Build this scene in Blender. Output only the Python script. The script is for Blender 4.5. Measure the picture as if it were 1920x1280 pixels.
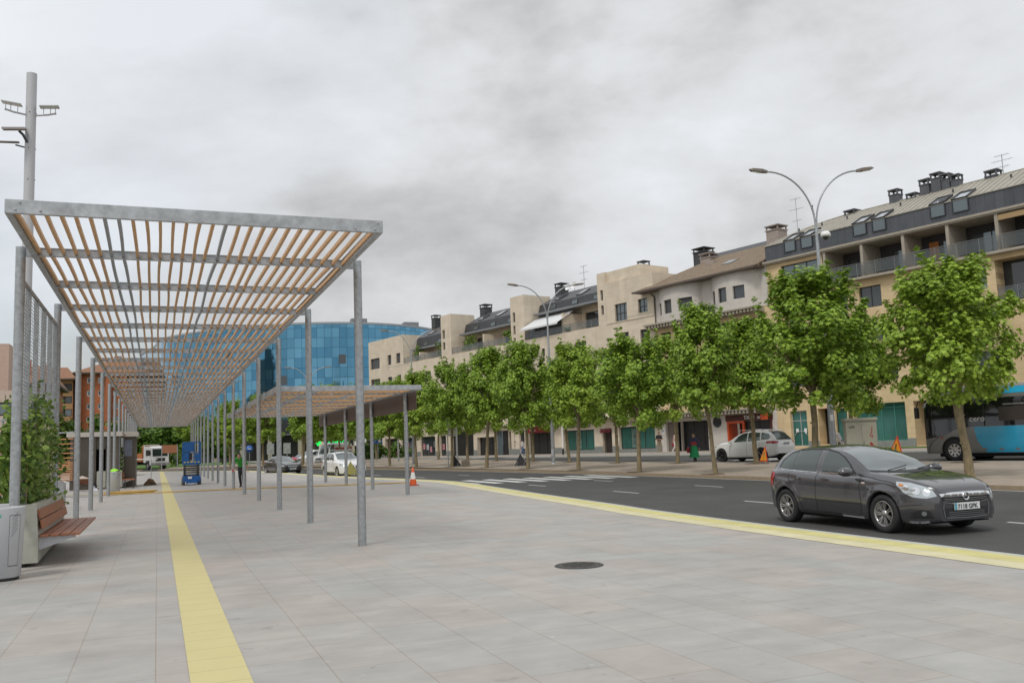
import bpy, bmesh, math, random
import numpy as np
from mathutils import Vector, Matrix
from mathutils.bvhtree import BVHTree
random.seed(7)
for o in list(bpy.data.objects): bpy.data.objects.remove(o)
SC = bpy.context.scene
COL = SC.collection
rad = math.radians
# ------------------------------------------------------------ camera
cam = bpy.data.cameras.new('camera'); camo = bpy.data.objects.new('camera', cam); COL.objects.link(camo)
RX = Vector((.92858826, -.36918923, -.03772476)); RY = Vector((.00734513, .1199171, -.99275674)); RZ = Vector((.37103894, .92158515, .11406536))
M = Matrix.Identity(4)
for r in range(3):
    M[r][0] = RX[r]; M[r][1] = -RY[r]; M[r][2] = -RZ[r]
M[2][3] = 1.6
camo.matrix_world = M
cam.sensor_width = 36; cam.lens = 36*1660/1920; cam.clip_end = 3000; cam.clip_start = .05
SC.camera = camo
# ------------------------------------------------------------ light
SUN_EL, SUN_AZ = 54, 228          # degrees, azimuth measured clockwise from +Y
sd = Vector((math.sin(rad(SUN_AZ))*math.cos(rad(SUN_EL)), math.cos(rad(SUN_AZ))*math.cos(rad(SUN_EL)), math.sin(rad(SUN_EL))))
sl = bpy.data.lights.new('sun', 'SUN'); sl.energy = 1.5; sl.angle = rad(14); sl.color = (1, .965, .91)
so = bpy.data.objects.new('sun', sl); COL.objects.link(so); so.rotation_euler = sd.to_track_quat('Z', 'Y').to_euler()
W = bpy.data.worlds.new('World'); SC.world = W; W.use_nodes = True
nt = W.node_tree; nt.nodes.clear(); N_ = nt.nodes.new; L_ = nt.links.new
out = N_('ShaderNodeOutputWorld')
sky = N_('ShaderNodeTexSky'); sky.sky_type = 'NISHITA'; sky.sun_disc = False
sky.sun_elevation = rad(SUN_EL); sky.sun_rotation = rad(SUN_AZ); sky.air_density = 1.2; sky.dust_density = 2
bg1 = N_('ShaderNodeBackground'); bg1.inputs[1].default_value = .13; L_(sky.outputs[0], bg1.inputs[0])
tc = N_('ShaderNodeTexCoord')
sep = N_('ShaderNodeSeparateXYZ'); L_(tc.outputs['Generated'], sep.inputs[0])
def math_(op, a, b=None, c=None, tree=None, clamp=False):
    t = tree or nt
    n = t.nodes.new('ShaderNodeMath'); n.operation = op; n.use_clamp = clamp
    for i, v in enumerate((a, b, c)):
        if v is None: continue
        if isinstance(v, (int, float)): n.inputs[i].default_value = v
        else: t.links.new(v, n.inputs[i])
    return n.outputs[0]
zc = math_('MAXIMUM', sep.outputs[2], 0.0); zc = math_('ADD', zc, .16)
px_ = math_('DIVIDE', sep.outputs[0], zc); py_ = math_('DIVIDE', sep.outputs[1], zc)
cmb = N_('ShaderNodeCombineXYZ'); L_(sep.outputs[0], cmb.inputs[0]); L_(sep.outputs[1], cmb.inputs[1]); L_(math_('MULTIPLY', sep.outputs[2], 2.0), cmb.inputs[2])
def wnoise(scale, det, rough, off=(0, 0, 0), stretch=(1, 1, 1), dist=0):
    mp = N_('ShaderNodeMapping'); mp.inputs['Location'].default_value = off; mp.inputs['Scale'].default_value = stretch
    L_(cmb.outputs[0], mp.inputs[0])
    n = N_('ShaderNodeTexNoise'); n.inputs['Scale'].default_value = scale; n.inputs['Detail'].default_value = det
    n.inputs['Roughness'].default_value = rough; n.inputs['Distortion'].default_value = dist; L_(mp.outputs[0], n.inputs[0]); return n.outputs[0]
n1 = wnoise(2.2, 10, .54, (3.1, 1.7, 0), (1, 1, 1), .15); n2 = wnoise(6.5, 9, .6, (0, 5, 2), (1, 1, 1), .2)
n3 = wnoise(1.6, 4, .5, (7, 2, 0))
# large cloud banks placed by direction (the grey bank ahead and the paler gaps)
def bank(d, k0, k1):
    v = N_('ShaderNodeVectorMath'); v.operation = 'DOT_PRODUCT'; L_(tc.outputs['Generated'], v.inputs[0]); v.inputs[1].default_value = Vector(d).normalized()
    m = N_('ShaderNodeMapRange'); m.interpolation_type = 'SMOOTHSTEP'; L_(v.outputs['Value'], m.inputs[0]); m.inputs[1].default_value = k0; m.inputs[2].default_value = k1; return m.outputs[0]
def pixdir(x, y): return RX*(x-960)+RY*(y-640)+RZ*1660
g1 = bank(pixdir(820, 300), .945, .999); g2 = bank(pixdir(300, 330), .965, .998); g3 = bank(pixdir(1280, 190), .955, .999)
b1 = bank(pixdir(150, 60), .93, .997); b2 = bank(pixdir(1250, 370), .972, .999)
base = math_('MULTIPLY_ADD', n1, 1.75, -.29); base = math_('MULTIPLY_ADD', n2, .40, base)
dk = math_('MULTIPLY', g1, .16); dk = math_('MULTIPLY_ADD', g2, .06, dk); dk = math_('MULTIPLY_ADD', g3, .13, dk)
dk = math_('MULTIPLY_ADD', b1, -.16, dk); dk = math_('MULTIPLY_ADD', b2, -.10, dk)
lum = math_('SUBTRACT', base, dk)
cr = N_('ShaderNodeValToRGB'); L_(lum, cr.inputs[0]); e = cr.color_ramp.elements
e[0].position = .27; e[0].color = (.40, .405, .42, 1); e[1].position = .88; e[1].color = (.80, .825, .86, 1)
m_ = e.new(.45); m_.color = (.555, .56, .57, 1); m_ = e.new(.62); m_.color = (.685, .70, .72, 1)
bg2 = N_('ShaderNodeBackground'); L_(cr.outputs[0], bg2.inputs[0]); bg2.inputs[1].default_value = 1.06
gap = N_('ShaderNodeMapRange'); gap.interpolation_type = 'SMOOTHSTEP'; L_(n3, gap.inputs[0]); gap.inputs[1].default_value = .50; gap.inputs[2].default_value = .64
low = bank(pixdir(90, 690), .955, .998); top = bank(pixdir(430, 60), .975, .999)
gp = math_('MULTIPLY', low, .7); gp = math_('MULTIPLY_ADD', top, .35, gp)
gw = math_('MULTIPLY', math_('ADD', gap.outputs[0], .25), gp, clamp=True)
mx = N_('ShaderNodeMixShader'); L_(gw, mx.inputs[0]); L_(bg2.outputs[0], mx.inputs[1]); L_(bg1.outputs[0], mx.inputs[2]); L_(mx.outputs[0], out.inputs[0])
SC.view_settings.view_transform = 'Standard'; SC.view_settings.look = 'None'; SC.view_settings.exposure = 0; SC.view_settings.gamma = 1
SC.render.engine = 'CYCLES'

# ------------------------------------------------------------ materials
MATS = {}
def mat(name, col, rough=.6, metal=0, var=0, scale=3, bump=0, bscale=20, coat=0, spec=.5, trans=0, stretch=None, col2=None, alpha=1, emit=None, ior=None):
    if name in MATS: return MATS[name]
    m = bpy.data.materials.new(name); m.use_nodes = True; t = m.node_tree; b = t.nodes['Principled BSDF']
    b.inputs['Base Color'].default_value = (*col, 1); b.inputs['Roughness'].default_value = rough; b.inputs['Metallic'].default_value = metal
    b.inputs['Coat Weight'].default_value = coat; b.inputs['Coat Roughness'].default_value = .05; b.inputs['Specular IOR Level'].default_value = spec
    b.inputs['Transmission Weight'].default_value = trans; b.inputs['Alpha'].default_value = alpha
    if ior: b.inputs['IOR'].default_value = ior
    if emit: b.inputs['Emission Color'].default_value = (*emit[0], 1); b.inputs['Emission Strength'].default_value = emit[1]
    tcn = t.nodes.new('ShaderNodeTexCoord'); src = tcn.outputs['Object']
    if stretch:
        mp = t.nodes.new('ShaderNodeMapping'); mp.inputs['Scale'].default_value = stretch; t.links.new(src, mp.inputs[0]); src = mp.outputs[0]
    if var or col2:
        n = t.nodes.new('ShaderNodeTexNoise'); n.inputs['Scale'].default_value = scale; n.inputs['Detail'].default_value = 6; n.inputs['Roughness'].default_value = .62
        t.links.new(src, n.inputs[0]); r = t.nodes.new('ShaderNodeValToRGB'); t.links.new(n.outputs[0], r.inputs[0])
        c2 = col2 or tuple(c*(1-var) for c in col); c1 = col if col2 else tuple(min(1, c*(1+var)) for c in col)
        r.color_ramp.elements[0].position = .32; r.color_ramp.elements[1].position = .68
        r.color_ramp.elements[0].color = (*c2, 1); r.color_ramp.elements[1].color = (*c1, 1); t.links.new(r.outputs[0], b.inputs['Base Color'])
    if bump:
        n = t.nodes.new('ShaderNodeTexNoise'); n.inputs['Scale'].default_value = bscale; n.inputs['Detail'].default_value = 5; t.links.new(src, n.inputs[0])
        u = t.nodes.new('ShaderNodeBump'); u.inputs['Strength'].default_value = bump; u.inputs['Distance'].default_value = .02; t.links.new(n.outputs[0], u.inputs['Height']); t.links.new(u.outputs[0], b.inputs['Normal'])
    MATS[name] = m; return m
def brickmat(name, c1, c2, mortar, bw, bh, ms=.012, speck=False, rough=.7, rot=(0, 0, 0), offset=.5, streak=None, stain=0, noise=.12, bump=.15, nscale=1.2, src='Object', spec=.5, metal=0):
    if name in MATS: return MATS[name]
    m = bpy.data.materials.new(name); m.use_nodes = True; t = m.node_tree; b = t.nodes['Principled BSDF']; nn = t.nodes.new; ll = t.links.new
    tcn = nn('ShaderNodeTexCoord'); mp = nn('ShaderNodeMapping'); mp.inputs['Rotation'].default_value = rot; ll(tcn.outputs[src], mp.inputs[0])
    br = nn('ShaderNodeTexBrick'); ll(mp.outputs[0], br.inputs[0]); br.offset = offset
    br.inputs['Scale'].default_value = 1; br.inputs['Brick Width'].default_value = bw; br.inputs['Row Height'].default_value = bh; br.inputs['Mortar Size'].default_value = ms; br.inputs['Mortar Smooth'].default_value = .3
    br.inputs['Color1'].default_value = (*c1, 1); br.inputs['Color2'].default_value = (*c2, 1); br.inputs['Mortar'].default_value = (*mortar, 1)
    colr = br.outputs[0]
    def mulnoise(colr, scale, amt, stretch, det=6):
        mq = nn('ShaderNodeMapping'); mq.inputs['Scale'].default_value = stretch; ll(tcn.outputs[src], mq.inputs[0])
        n = nn('ShaderNodeTexNoise'); n.inputs['Scale'].default_value = scale; n.inputs['Detail'].default_value = det; n.inputs['Roughness'].default_value = .65; ll(mq.outputs[0], n.inputs[0])
        r = nn('ShaderNodeMapRange'); ll(n.outputs[0], r.inputs[0]); r.inputs[1].default_value = .3; r.inputs[2].default_value = .7; r.inputs[3].default_value = 1-amt; r.inputs[4].default_value = 1+amt
        x = nn('ShaderNodeMix'); x.data_type = 'RGBA'; x.blend_type = 'MULTIPLY'; x.inputs[0].default_value = 1; ll(colr, x.inputs[6]); ll(r.outputs[0], x.inputs[7]); return x.outputs[2], n.outputs[0]
    colr, nf = mulnoise(colr, nscale, noise, (1, 1, 1))
    if streak: colr, nf = mulnoise(colr, streak[0], streak[1], streak[2])
    if stain: colr, _ = mulnoise(colr, .35, stain, (1, 1, .6), 8)
    if speck:       # dropped mortar, gum and grit
        for sc_, th_, am in ((3.3, .70, .84), (11, .735, .72), (7, .74, 1.22)):
            n = nn('ShaderNodeTexNoise'); n.inputs['Scale'].default_value = sc_; n.inputs['Detail'].default_value = 3; mq = nn('ShaderNodeMapping'); mq.inputs['Location'].default_value = (sc_*7, 3, 0); ll(tcn.outputs[src], mq.inputs[0]); ll(mq.outputs[0], n.inputs[0])
            r = nn('ShaderNodeMapRange'); ll(n.outputs[0], r.inputs[0]); r.inputs[1].default_value = th_-.02; r.inputs[2].default_value = th_+.02; r.inputs[3].default_value = 1; r.inputs[4].default_value = am
            x = nn('ShaderNodeMix'); x.data_type = 'RGBA'; x.blend_type = 'MULTIPLY'; x.inputs[0].default_value = 1; ll(colr, x.inputs[6]); ll(r.outputs[0], x.inputs[7]); colr = x.outputs[2]
    ll(colr, b.inputs['Base Color']); b.inputs['Roughness'].default_value = rough; b.inputs['Specular IOR Level'].default_value = spec; b.inputs['Metallic'].default_value = metal
    if bump:
        u = nn('ShaderNodeBump'); u.inputs['Strength'].default_value = bump; u.inputs['Distance'].default_value = .01
        s = nn('ShaderNodeMath'); s.operation = 'MULTIPLY_ADD'; ll(br.outputs['Fac'], s.inputs[0]); s.inputs[1].default_value = -1; ll(nf, s.inputs[2]); ll(s.outputs[0], u.inputs['Height']); ll(u.outputs[0], b.inputs['Normal'])
    MATS[name] = m; return m

# ------------------------------------------------------------ mesh builder
class MB:
    def __init__(s): s.v = []; s.f = []; s.m = []; s.sm = []
    def add(s, vs, fs, mi=0, smooth=False):
        n = len(s.v); s.v += [tuple(p) for p in vs]
        for f in fs: s.f.append([i+n for i in f]); s.m.append(mi); s.sm.append(smooth)
        return s
    def box(s, x0, x1, y0, y1, z0, z1, mi=0, T=None):
        vs = [Vector(p) for p in ((x0, y0, z0), (x1, y0, z0), (x1, y1, z0), (x0, y1, z0), (x0, y0, z1), (x1, y0, z1), (x1, y1, z1), (x0, y1, z1))]
        if T: vs = [T @ p for p in vs]
        return s.add(vs, [(0, 3, 2, 1), (4, 5, 6, 7), (0, 1, 5, 4), (1, 2, 6, 5), (2, 3, 7, 6), (3, 0, 4, 7)], mi)
    def cbox(s, c, d, mi=0, rot=0):
        T = Matrix.Translation(Vector(c)) @ Matrix.Rotation(rot, 4, 'Z'); return s.box(-d[0]/2, d[0]/2, -d[1]/2, d[1]/2, -d[2]/2, d[2]/2, mi, T)
    def bbox(s, x0, x1, y0, y1, z0, z1, b=.01, mi=0, T=None):
        bm = bmesh.new(); bmesh.ops.create_cube(bm, size=1)
        for v in bm.verts: v.co = Vector(((x0+x1)/2+v.co.x*(x1-x0), (y0+y1)/2+v.co.y*(y1-y0), (z0+z1)/2+v.co.z*(z1-z0)))
        bmesh.ops.bevel(bm, geom=bm.edges[:], offset=b, segments=2, affect='EDGES', profile=.6)
        bm.verts.index_update(); vs = [T @ v.co if T else v.co.copy() for v in bm.verts]; fs = [[v.index for v in f.verts] for f in bm.faces]; bm.free()
        return s.add(vs, fs, mi)
    def tube(s, pts, r, n=10, mi=0, caps=True, smooth=True):
        pts = [Vector(p) for p in pts]; rs = r if isinstance(r, (list, tuple)) else [r]*len(pts)
        vs = []; up = None
        for i, p in enumerate(pts):
            t = (pts[min(i+1, len(pts)-1)]-pts[max(i-1, 0)]).normalized()
            if up is None: up = Vector((1, 0, 0)) if abs(t.x) < .8 else Vector((0, 1, 0))
            a = (up-t*up.dot(t)).normalized(); b = t.cross(a); up = a
            for k in range(n): an = 2*math.pi*k/n; vs.append(p+(a*math.cos(an)+b*math.sin(an))*rs[i])
        fs = [(i*n+k, i*n+(k+1) % n, (i+1)*n+(k+1) % n, (i+1)*n+k) for i in range(len(pts)-1) for k in range(n)]
        s.add(vs, fs, mi, smooth)
        if caps:
            s.add(vs[:n], [tuple(range(n))[::-1]], mi); s.add(vs[-n:], [tuple(range(n))], mi)
        return s
    def lathe(s, prof, n=24, mi=0, T=None, smooth=True, a0=0, a1=2*math.pi):
        vs = []; full = abs(a1-a0-2*math.pi) < 1e-6; m = n if full else n+1
        for k in range(m):
            a = a0+(a1-a0)*k/n
            for r, z in prof: p = Vector((r*math.cos(a), r*math.sin(a), z)); vs.append(T @ p if T else p)
        L = len(prof); fs = []
        for k in range(n):
            k2 = (k+1) % m
            for i in range(L-1): fs.append((k*L+i, k2*L+i, k2*L+i+1, k*L+i+1))
        return s.add(vs, fs, mi, smooth)
    def prism(s, poly, z0, z1, mi=0, T=None):
        n = len(poly); vs = [Vector((x, y, z0)) for x, y in poly]+[Vector((x, y, z1)) for x, y in poly]
        if T: vs = [T @ p for p in vs]
        return s.add(vs, [tuple(range(n))[::-1], tuple(range(n, 2*n))]+[(i, (i+1) % n, n+(i+1) % n, n+i) for i in range(n)], mi)
    def quad(s, *p, mi=0): return s.add(p, [tuple(range(len(p)))], mi)
    def build(s, name, mats, parent=None, off=(0, 0, 0), loc=None):
        me = bpy.data.meshes.new(name); ox, oy, oz = off
        me.from_pydata([(x-ox, y-oy, z-oz) for x, y, z in s.v], [], s.f)
        for m in (mats if isinstance(mats, (list, tuple)) else [mats]): me.materials.append(m)
        me.polygons.foreach_set('material_index', s.m); me.polygons.foreach_set('use_smooth', s.sm); me.update()
        o = bpy.data.objects.new(name, me); COL.objects.link(o)
        if parent: o.parent = parent
        if loc is not None: o.location = loc
        return o
def tag(o, label=None, cat=None, group=None, kind=None):
    if label: o['label'] = label
    if cat: o['category'] = cat
    if group: o['group'] = group
    if kind: o['kind'] = kind
    return o
def empty(name, loc, rz=0, label=None, cat=None, group=None):
    o = bpy.data.objects.new(name, None); COL.objects.link(o); o.location = loc; o.rotation_euler = (0, 0, rz); o.empty_display_size = .2
    return tag(o, label, cat, group)
def copy_tree(o, parent=None):
    c = o.copy(); COL.objects.link(c); c.parent = parent
    for ch in [x for x in bpy.data.objects if x.parent == o]: copy_tree(ch, c)
    return c
def text_part(name, txt, size, m, parent, loc, rot=(rad(90), 0, 0), depth=.01, bold=0, align='LEFT', sx=1):
    cu = bpy.data.curves.new(name, 'FONT'); cu.body = txt; cu.size = size; cu.extrude = depth/2; cu.offset = bold; cu.align_x = align; cu.resolution_u = 3
    t = bpy.data.objects.new(name, cu); COL.objects.link(t)
    dg = bpy.context.evaluated_depsgraph_get(); me = bpy.data.meshes.new_from_object(t.evaluated_get(dg)); bpy.data.objects.remove(t)
    me.materials.clear(); me.materials.append(m); me.name = name
    o = bpy.data.objects.new(name, me); COL.objects.link(o); o.parent = parent; o.location = loc; o.rotation_euler = rot; o.scale = (sx, 1, 1); return o

galv = mat('galvanised_steel', (.36, .375, .385), .42, .55, var=.22, scale=14, bump=.04, bscale=60)
galv_d = mat('galvanised_steel_beam', (.40, .415, .425), .42, .45, var=.25, scale=6)
wood = mat('pine_batten', (.57, .345, .17), .6, 0, var=.22, scale=5, stretch=(12, 1, 12))
wood_g = mat('weathered_batten', (.30, .31, .32), .6, 0, var=.2, scale=8)
benchwood = mat('red_brown_hardwood', (.32, .125, .065), .5, 0, var=.25, scale=6, stretch=(10, 1, 10), bump=.1)
concrete = mat('pale_concrete', (.40, .40, .345), .8, 0, var=.1, scale=4, bump=.15, bscale=30)
black = mat('black_rubber', (.018, .018, .019), .6)
darkmetal = mat('dark_painted_metal', (.06, .062, .068), .4, .3)
chrome = mat('bright_chrome', (.75, .76, .78), .12, 1)
white_p = mat('white_paint', (.78, .78, .76), .5, var=.05, scale=5)
greymetal = mat('grey_painted_steel', (.49, .50, .52), .45, .2, var=.05, scale=3)
glass_dk = mat('dark_glass', (.025, .032, .036), .06, 0, spec=.9)
yellow_t = None

# ------------------------------------------------------------ ground
TH = rad(-14.3); Dx, Dy = math.sin(TH), math.cos(TH); Nx, Ny = math.cos(TH), -math.sin(TH)
def F(u, v, z): return Vector((Dx*u+Nx*(60+v), Dy*u+Ny*(60+v), z))
FROT = math.atan2(-Dy, -Dx)
def gz(x, y): w = x*Nx+y*Ny; return min(max((w-29)*.0125, 0), .36)
def sheet(name, poly, z, m, kind='structure', cuts=None):
    bm = bmesh.new(); vs = [bm.verts.new((x, y, z if not callable(z) else 0)) for x, y in poly]; f = bm.faces.new(vs)
    if f.normal.z < 0 or f.calc_area() and (f.normal_update() or f.normal.z < 0): f.normal_flip()
    if callable(z):
        bmesh.ops.triangulate(bm, faces=bm.faces[:])
        for v in bm.verts: v.co.z = z(v.co.x, v.co.y)
    me = bpy.data.meshes.new(name); bm.to_mesh(me); bm.free(); me.materials.append(m)
    o = bpy.data.objects.new(name, me); COL.objects.link(o)
    if kind: o['kind'] = kind
    return o
def cmr(pts, n=6):
    P = [Vector((*p, 0)) for p in pts]; P = [P[0]*2-P[1]]+P+[P[-1]*2-P[-2]]; o = []
    for i in range(1, len(P)-2):
        for k in range(n):
            t = k/n; a, b, c, d = P[i-1:i+3]
            q = .5*((2*b)+(c-a)*t+(2*a-5*b+4*c-d)*t*t+(3*b-a-3*c+d)*t**3); o.append((q.x, q.y))
    o.append((P[-2].x, P[-2].y)); return o
def offs(pts, d):
    o = []
    for i, p in enumerate(pts):
        a = pts[max(i-1, 0)]; b = pts[min(i+1, len(pts)-1)]; t = Vector((b[0]-a[0], b[1]-a[1])).normalized(); o.append((p[0]-t.y*d, p[1]+t.x*d))
    return o
def strip(name, pts, d0, d1, z, m, z0=None, kind='structure', zf=None):
    a = offs(pts, d0); b = offs(pts, d1); mb = MB(); n = len(pts); zz = (lambda p: z+(zf(*p) if zf else 0))
    vs = [(*p, zz(p)) for p in a]+[(*p, zz(p)) for p in b]; mb.add(vs, [(i, i+1, n+i+1, n+i) for i in range(n-1)])
    if z0 is not None:
        for e in (a, b):
            vs = [(*p, zz(p)) for p in e]+[(*p, zz(p)-(z-z0)) for p in e]; mb.add(vs, [(i, i+1, n+i+1, n+i) for i in range(n-1)])
    o = mb.build(name, m)
    if kind: o['kind'] = kind
    return o
asphalt = mat('asphalt', (.064, .063, .060), .85, 0, var=.20, scale=.45, bump=.4, bscale=120)
dirtg = mat('ground_soil', (.16, .15, .11), .95, var=.2, scale=.2)
paving = brickmat('plaza_paving_slabs', (.392, .354, .320), (.366, .364, .346), (.30, .26, .22), .9, .6, .0055, rough=.62, rot=(0, 0, rad(90)), streak=(1.1, .085, (1, 2.6, 1)), noise=.08, nscale=1.4, bump=.1, stain=.07, speck=True)
medpav = brickmat('median_paving_slabs', (.33, .27, .21), (.37, .31, .25), (.24, .2, .16), .6, .4, .01, rough=.8, streak=(1.5, .12, (1, 1, 1)), noise=.12, bump=.1, stain=.08)
sidepav = brickmat('pavement_slabs', (.33, .29, .25), (.37, .33, .29), (.26, .22, .18), .6, .4, .01, rough=.8, noise=.08, bump=.1)
kerbm = mat('pale_kerb_stone', (.46, .47, .43), .75, var=.08, scale=5)
kerbt = mat('tan_kerb_stone', (.30, .23, .15), .8, var=.12, scale=4)
linem = mat('road_marking_white', (.62, .62, .60), .7, var=.12, scale=9)
grass = mat('grass_blades', (.10, .20, .03), .9, var=.3, scale=3, bump=.5, bscale=40)
sheet('ground', [(-1500, -600), (1500, -600), (1500, 2000), (-1500, 2000)], -.16, dirtg)
sheet('road', [(2, -40), (60, -40), (75, 130), (40, 160), (-60, 200), (-90, 200), (-90, 100), (2, 60)], -.12, asphalt)
kerbc = cmr([(9.35, -8), (9.6, 1), (9.9, 8), (10.02, 12), (10.3, 17), (10.63, 20), (11.26, 26.6), (12.15, 34.5), (12.45, 39), (12.0, 43.8), (11.1, 50), (9.9, 62), (8.9, 77), (7.6, 88), (4.8, 96), (0, 106), (-6, 117), (-14, 127), (-30, 135)])
inn = offs(kerbc, .16)
sheet('plaza_pavement', [(-45, 135)]+[(-45, -20)]+[(9.2, -20)]+inn, 0, paving)
strip('plaza_kerb', kerbc, 0, .16, 0.002, kerbm, -.14)
ytm = brickmat('yellow_tactile_paving', (.60, .52, .17), (.64, .57, .24), (.42, .36, .12), .4, .4, .008, rough=.7, noise=.06, bump=.2, nscale=6, stain=.05)
def tactile_mat(name, c1, c2, ribs=True):
    m = bpy.data.materials.new(name); m.use_nodes = True; t = m.node_tree; b = t.nodes['Principled BSDF']; nn = t.nodes.new; ll = t.links.new
    tcn = nn('ShaderNodeTexCoord'); sx = nn('ShaderNodeSeparateXYZ'); ll(tcn.outputs['Object'], sx.inputs[0])
    w = math_('SINE', math_('MULTIPLY', sx.outputs[0], 2*math.pi/.05), tree=t)
    fy = math_('FRACT', math_('MULTIPLY', sx.outputs[1], 1/.4, tree=t), tree=t); jt = math_('LESS_THAN', fy, .018, tree=t)
    n = nn('ShaderNodeTexNoise'); n.inputs['Scale'].default_value = 2.5; n.inputs['Detail'].default_value = 8; ll(tcn.outputs['Object'], n.inputs[0])
    mx = nn('ShaderNodeMix'); mx.data_type = 'RGBA'; ll(n.outputs[0], mx.inputs[0]); mx.inputs[6].default_value = (*c1, 1); mx.inputs[7].default_value = (*c2, 1)
    m2 = nn('ShaderNodeMix'); m2.data_type = 'RGBA'; ll(math_('MULTIPLY', jt, .7, tree=t), m2.inputs[0]); ll(mx.outputs[2], m2.inputs[6]); m2.inputs[7].default_value = (.25, .2, .1, 1)
    m3 = nn('ShaderNodeMix'); m3.data_type = 'RGBA'; m3.blend_type = 'MULTIPLY'; m3.inputs[0].default_value = 1; ll(m2.outputs[2], m3.inputs[6])
    rr = nn('ShaderNodeMapRange'); ll(w, rr.inputs[0]); rr.inputs[1].default_value = -1; rr.inputs[2].default_value = -.3; rr.inputs[3].default_value = .70; rr.inputs[4].default_value = 1; ll(rr.outputs[0], m3.inputs[7])
    ll(m3.outputs[2], b.inputs['Base Color']); b.inputs['Roughness'].default_value = .65
    u = nn('ShaderNodeBump'); u.inputs['Strength'].default_value = .35; u.inputs['Distance'].default_value = .006; ll(w, u.inputs['Height']); ll(u.outputs[0], b.inputs['Normal'])
    return m
ytr = tactile_mat('ribbed_tactile_slab', (.61, .54, .27), (.54, .475, .22))
yth = mat('yellow_kerb_slab', (.58, .53, .22), .7, var=.13, scale=2.2, bump=.1, bscale=50); ytl = mat('pale_yellow_kerb_slab', (.62, .57, .36), .7, var=.12, scale=2.2, bump=.1, bscale=50)
strip('yellow_kerb_band', kerbc, .16, .56, .006, yth); strip('pale_yellow_kerb_band', kerbc, .56, .96, .005, ytl)
sheet('tactile_path', [(.23, -6), (.64, -6), (.64, 104), (.23, 104)], .006, ytr)
sheet('cross_tactile_path', [(-5, 45.6), (.23, 45.6), (.23, 46.0), (-5, 46.0)], .006, yth)
# median
mf = cmr([(20.3, -10), (20.6, 8), (20.8, 20), (20.95, 29), (20.7, 40), (19.9, 48), (18.6, 60), (16.9, 72), (14.6, 84), (12.6, 96), (8.4, 110), (0, 122)])
mbk = cmr([(37.0, -10), (35.6, 12), (33.4, 22), (31.6, 30.5), (29.6, 39), (28.4, 47), (27.6, 56), (27.4, 68), (27.4, 84), (25, 104), (16, 124), (2, 132)])
mfi = offs(mf, -.18); 
sheet('median_pavement', [p for p in mfi]+[p for p in mbk[::-1]], lambda x, y: gz(x, y)+.004, medpav)
strip('median_kerb', mf, -.18, 0, .006, kerbt, -.13); strip('median_back_kerb', mbk, 0, .15, .008, kerbm, -.2, zf=gz)
strip('median_edge_line', mf, .12, .22, -.112, linem)
# service road
def sroad():
    mb = MB(); vs = []; 
    for i, p in enumerate(mbk):
        u = p[0]*Dx+p[1]*Dy; q = F(u, -9.6, 0); vs += [(p[0], p[1], gz(*p)-.06), (q.x, q.y, gz(q.x, q.y)-.06)]
    mb.add(vs, [(2*i, 2*i+1, 2*i+3, 2*i+2) for i in range(len(mbk)-1)]); o = mb.build('service_road', asphalt); o['kind'] = 'structure'
sroad()
swl = [tuple(F(u, -10, 0)[:2]) for u in range(-40, 150, 6)]
strip('far_pavement', swl, -.2, -12, .0, sidepav, zf=lambda x, y: .3); strip('far_kerb', swl, 0, -.2, .302, kerbm, .1)
# road markings
mk = MB()
for x, y0, y1 in ((14.15, 33.9, 32.2), (14.15, 26.6, 24.9), (14.2, 19.5, 17.8), (14.0, 11.6, 9.9), (17.6, 27.0, 25.3), (17.5, 34.6, 32.9), (17.7, 19.6, 17.9), (14.1, 4.4, 2.6), (13.8, 48, 50), (16.4, 48, 50), (13.2, 56, 58)):
    mk.quad((x-.05, y1, -.115), (x+.05, y1, -.115), (x+.05, y0, -.115), (x-.05, y0, -.115))
mk.build('lane_line', linem)['kind'] = 'structure'
zb = MB()
for i in range(8):
    x = 12.75+i*.98; y = 41.8-i*.25; zb.quad((x, y-4.8, -.114), (x+.5, y-4.8, -.114), (x+.5, y, -.114), (x, y, -.114))
for i in range(8):
    s = Vector((30.2, 40.6, 0))+Vector((Nx, Ny, 0))*(i*1.0); q = [s, s+Vector((Nx, Ny, 0))*.5, s+Vector((Nx, Ny, 0))*.5+Vector((Dx, Dy, 0))*3.2, s+Vector((Dx, Dy, 0))*3.2]
    zb.add([(p.x, p.y, gz(p.x, p.y)-.052) for p in q], [(0, 1, 2, 3)])
zb.build('zebra_crossing', linem)['kind'] = 'structure'
# far lawn
sheet('lawn', [(-60, 150), (-12, 139), (2, 137), (20, 131), (34, 150), (34, 168), (-60, 235)], .03, grass)
sheet('entrance_lawn', [tuple(F(u, v, 0)[:2]) for u, v in ((41, -4.4), (20, -4.4), (20, -1.6), (41, -1.6))], .34, grass)
# manhole
mh = MB(); mh.lathe([(0, .011), (.255, .011), (.262, .007)], 40, 0); mh.lathe([(.268, .008), (.31, .009), (.318, .003)], 40, 1)
for i in range(-4, 5):
    for j in range(-4, 5):
        if (i*i+j*j) < 19: mh.cbox((i*.05, j*.05, .014), (.028, .028, .006), 0, (i+j) % 2*.785)
tag(mh.build('manhole_cover', [mat('cast_iron', (.10, .095, .085), .55, .6, var=.3, scale=30), mat('iron_ring', (.07, .07, .068), .6, .5)], loc=(5.07, 10.57, .001)), 'round dark iron manhole cover set in the grey paving in the foreground', 'manhole cover')
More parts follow.
